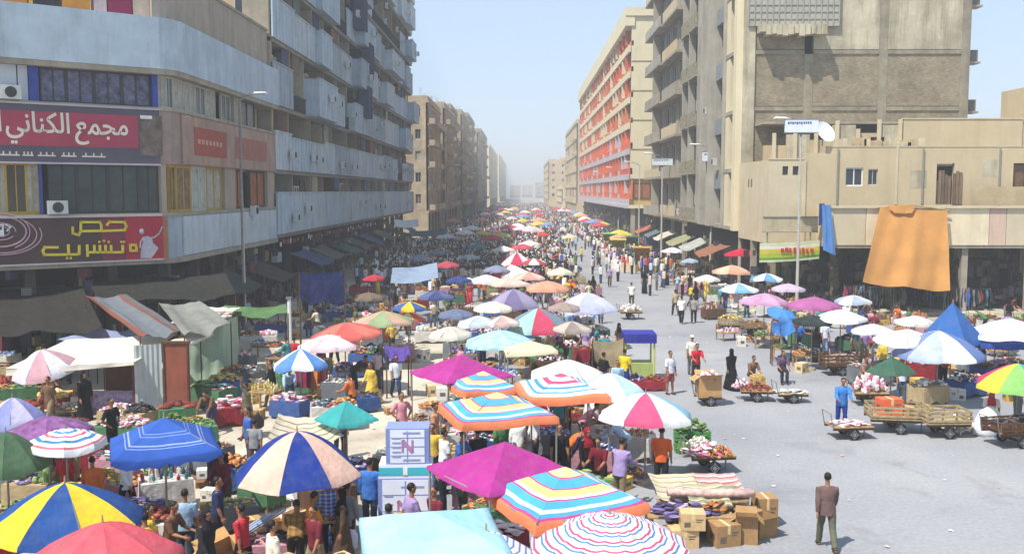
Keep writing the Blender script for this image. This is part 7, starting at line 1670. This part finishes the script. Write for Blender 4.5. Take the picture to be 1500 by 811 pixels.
# ------------------------------------------------------------------ air
HAZE = .0013
hz = MB().b6(-1500, 1500, -80, 3000, -1.2, 60).build('haze', None) if False else None
me = MB().b6(-1500, 1500, -80, 3000, -1.2, 60)
mm = bpy.data.materials.new('haze'); mm.use_nodes = True; nt = mm.node_tree; nt.nodes.clear(); ou = nt.nodes.new('ShaderNodeOutputMaterial'); pv = nt.nodes.new('ShaderNodeVolumePrincipled')
pv.inputs['Color'].default_value = (1, 1, 1, 1); pv.inputs['Density'].default_value = HAZE; pv.inputs['Anisotropy'].default_value = .0; nt.links.new(pv.outputs[0], ou.inputs['Volume'])
if USE_HAZE: o = me.build('haze', mm); o['kind'] = 'stuff'
# shop clutter under the left arcades
mb = MB(); cc_ = ['5a4a3c', '3c4458', '6a3038', '7c7468', '2c3a34', '8a7a50', '3a2c48', '9a9c9c', '4c5a3c']
for k in range(420):
    if R.random() < .3: x, y = s1.p(R.uniform(-2, s1.L), R.uniform(-1.4, -.1), 0).xy
    else: y = R.uniform(47.5, 150); x = -17 - R.uniform(-.5, 2.2)
    z = R.choice([R.uniform(.2, 1.4), R.uniform(.2, 1.4), R.uniform(2.2, 4.3)]); mb.box((x, y, z), (R.uniform(.1, .5), R.uniform(.25, 1.1), R.uniform(.2, .9)), R.uniform(-.3, .3), R.randrange(9))
o = mb.build('hanging_wares', [flatbox(c) for c in cc_]); tag(o, 'dark jumble of wares stacked and hung under the left arcades', 'wares', None, 'stuff')
q = MB()
for k in range(60):
    y = 67 + k * .75 + R.uniform(-.2, .2); q.box((-17.05 + R.uniform(-.1, .1), y, 4.45 - R.uniform(0, .2)), (.05, R.uniform(.15, .4), R.uniform(.15, .4)), 0, R.randrange(3))
o = q.build('pennants', [flatbox(c) for c in ('a8404a', 'c9c5c0', '6a3a40')]); tag(o, 'row of small red and white rags hanging under the balcony block', 'pennants', None, 'stuff')
for k, (y, c_, d_) in enumerate(((70, '3d4a66', 2.4), (76.5, '5a5148', 2.0), (83, '2f4a44', 2.6), (90, '4f4638', 2.2), (98, '39415e', 2.4), (108, '6b5a4a', 2.2), (118, '3c4a3e', 2.4), (130, '53506a', 2.2), (50, '3a3f38', 2.2), (57, '40352c', 2.5))):
    tarp('arcade_awning', ['navy', 'grey brown', 'dark green', 'olive', 'slate blue', 'tan', 'moss green', 'violet grey', 'blackish green', 'dark brown'][k] + ' cloth awning jutting from the left arcade ' + place_words(-15, y), [(-17.2, y, 3.5), (-17.2, y + 5.2, 3.5), (-17.2 + d_, y + 5.1, 2.6), (-17.2 + d_, y, 2.6)], mat('awning_cloth', c_, .9, .25, 1.5, .2, .3), seed=20 + k, n=(12, 6), fold=.1)
    LM.pop()
# far crowd-side awnings on the right arcade
for k, (y, c_) in enumerate(((78, '8a5a3c'), (86, 'a0a096'), (94, '8c8a66'), (104, 'b8b0a0'), (112, '5a6a70'), (122, 'a8563c'))):
    tarp('arcade_awning', ['rust brown', 'pale grey', 'straw green', 'off white', 'steel blue', 'brick red'][k] + ' cloth awning jutting from the right arcade ' + place_words(15, y), [(17, y + 5.5, 3.6), (17, y, 3.6), (14.9, y, 2.7), (14.9, y + 5.4, 2.7)], mat('awning_cloth', c_, .9, .25, 1.5, .2, .3), seed=40 + k, n=(12, 6), fold=.1)
    LM.pop()

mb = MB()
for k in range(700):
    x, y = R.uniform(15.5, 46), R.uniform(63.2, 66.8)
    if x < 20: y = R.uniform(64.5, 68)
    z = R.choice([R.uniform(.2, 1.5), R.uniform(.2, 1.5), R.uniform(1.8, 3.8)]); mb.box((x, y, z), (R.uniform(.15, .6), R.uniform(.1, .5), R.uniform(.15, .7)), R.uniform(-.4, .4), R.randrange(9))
o = mb.build('hanging_wares', [flatbox(c) for c in ('2a2622', '24262e', '332428', '3a352c', '20241f', '443a2a', '262030', '4a4a48', '2a3026')]); tag(o, 'jumble of wares coloured dark for the shade under the low sandy building terrace', 'wares', None, 'stuff')  # near-black ware colours stand in for deep shade under the ledge
mb = MB()
for k in range(520):
    y = R.uniform(75.5, 255); x = (17.0 if y < 139 else 15.9) + R.uniform(-.3, 1.3); z = R.choice([R.uniform(.2, 1.5), R.uniform(.2, 1.5), R.uniform(2, 4.2)]); mb.box((x, y, z), (R.uniform(.1, .5), R.uniform(.2, .9), R.uniform(.2, .8)), R.uniform(-.3, .3), R.randrange(9))
o = mb.build('hanging_wares', [flatbox(c) for c in cc_]); tag(o, 'jumble of dark wares added for the shade along the right arcade', 'wares', None, 'stuff')  # dark boxes added so the arcade reads as shaded
for o in C.objects:
    l = o.get('label')
    if l and not 4 <= len(l.split()) <= 16: print('LONG', len(l.split()), l)
print('NPERS', len([o for o in C.objects if o.name.startswith('person')]))
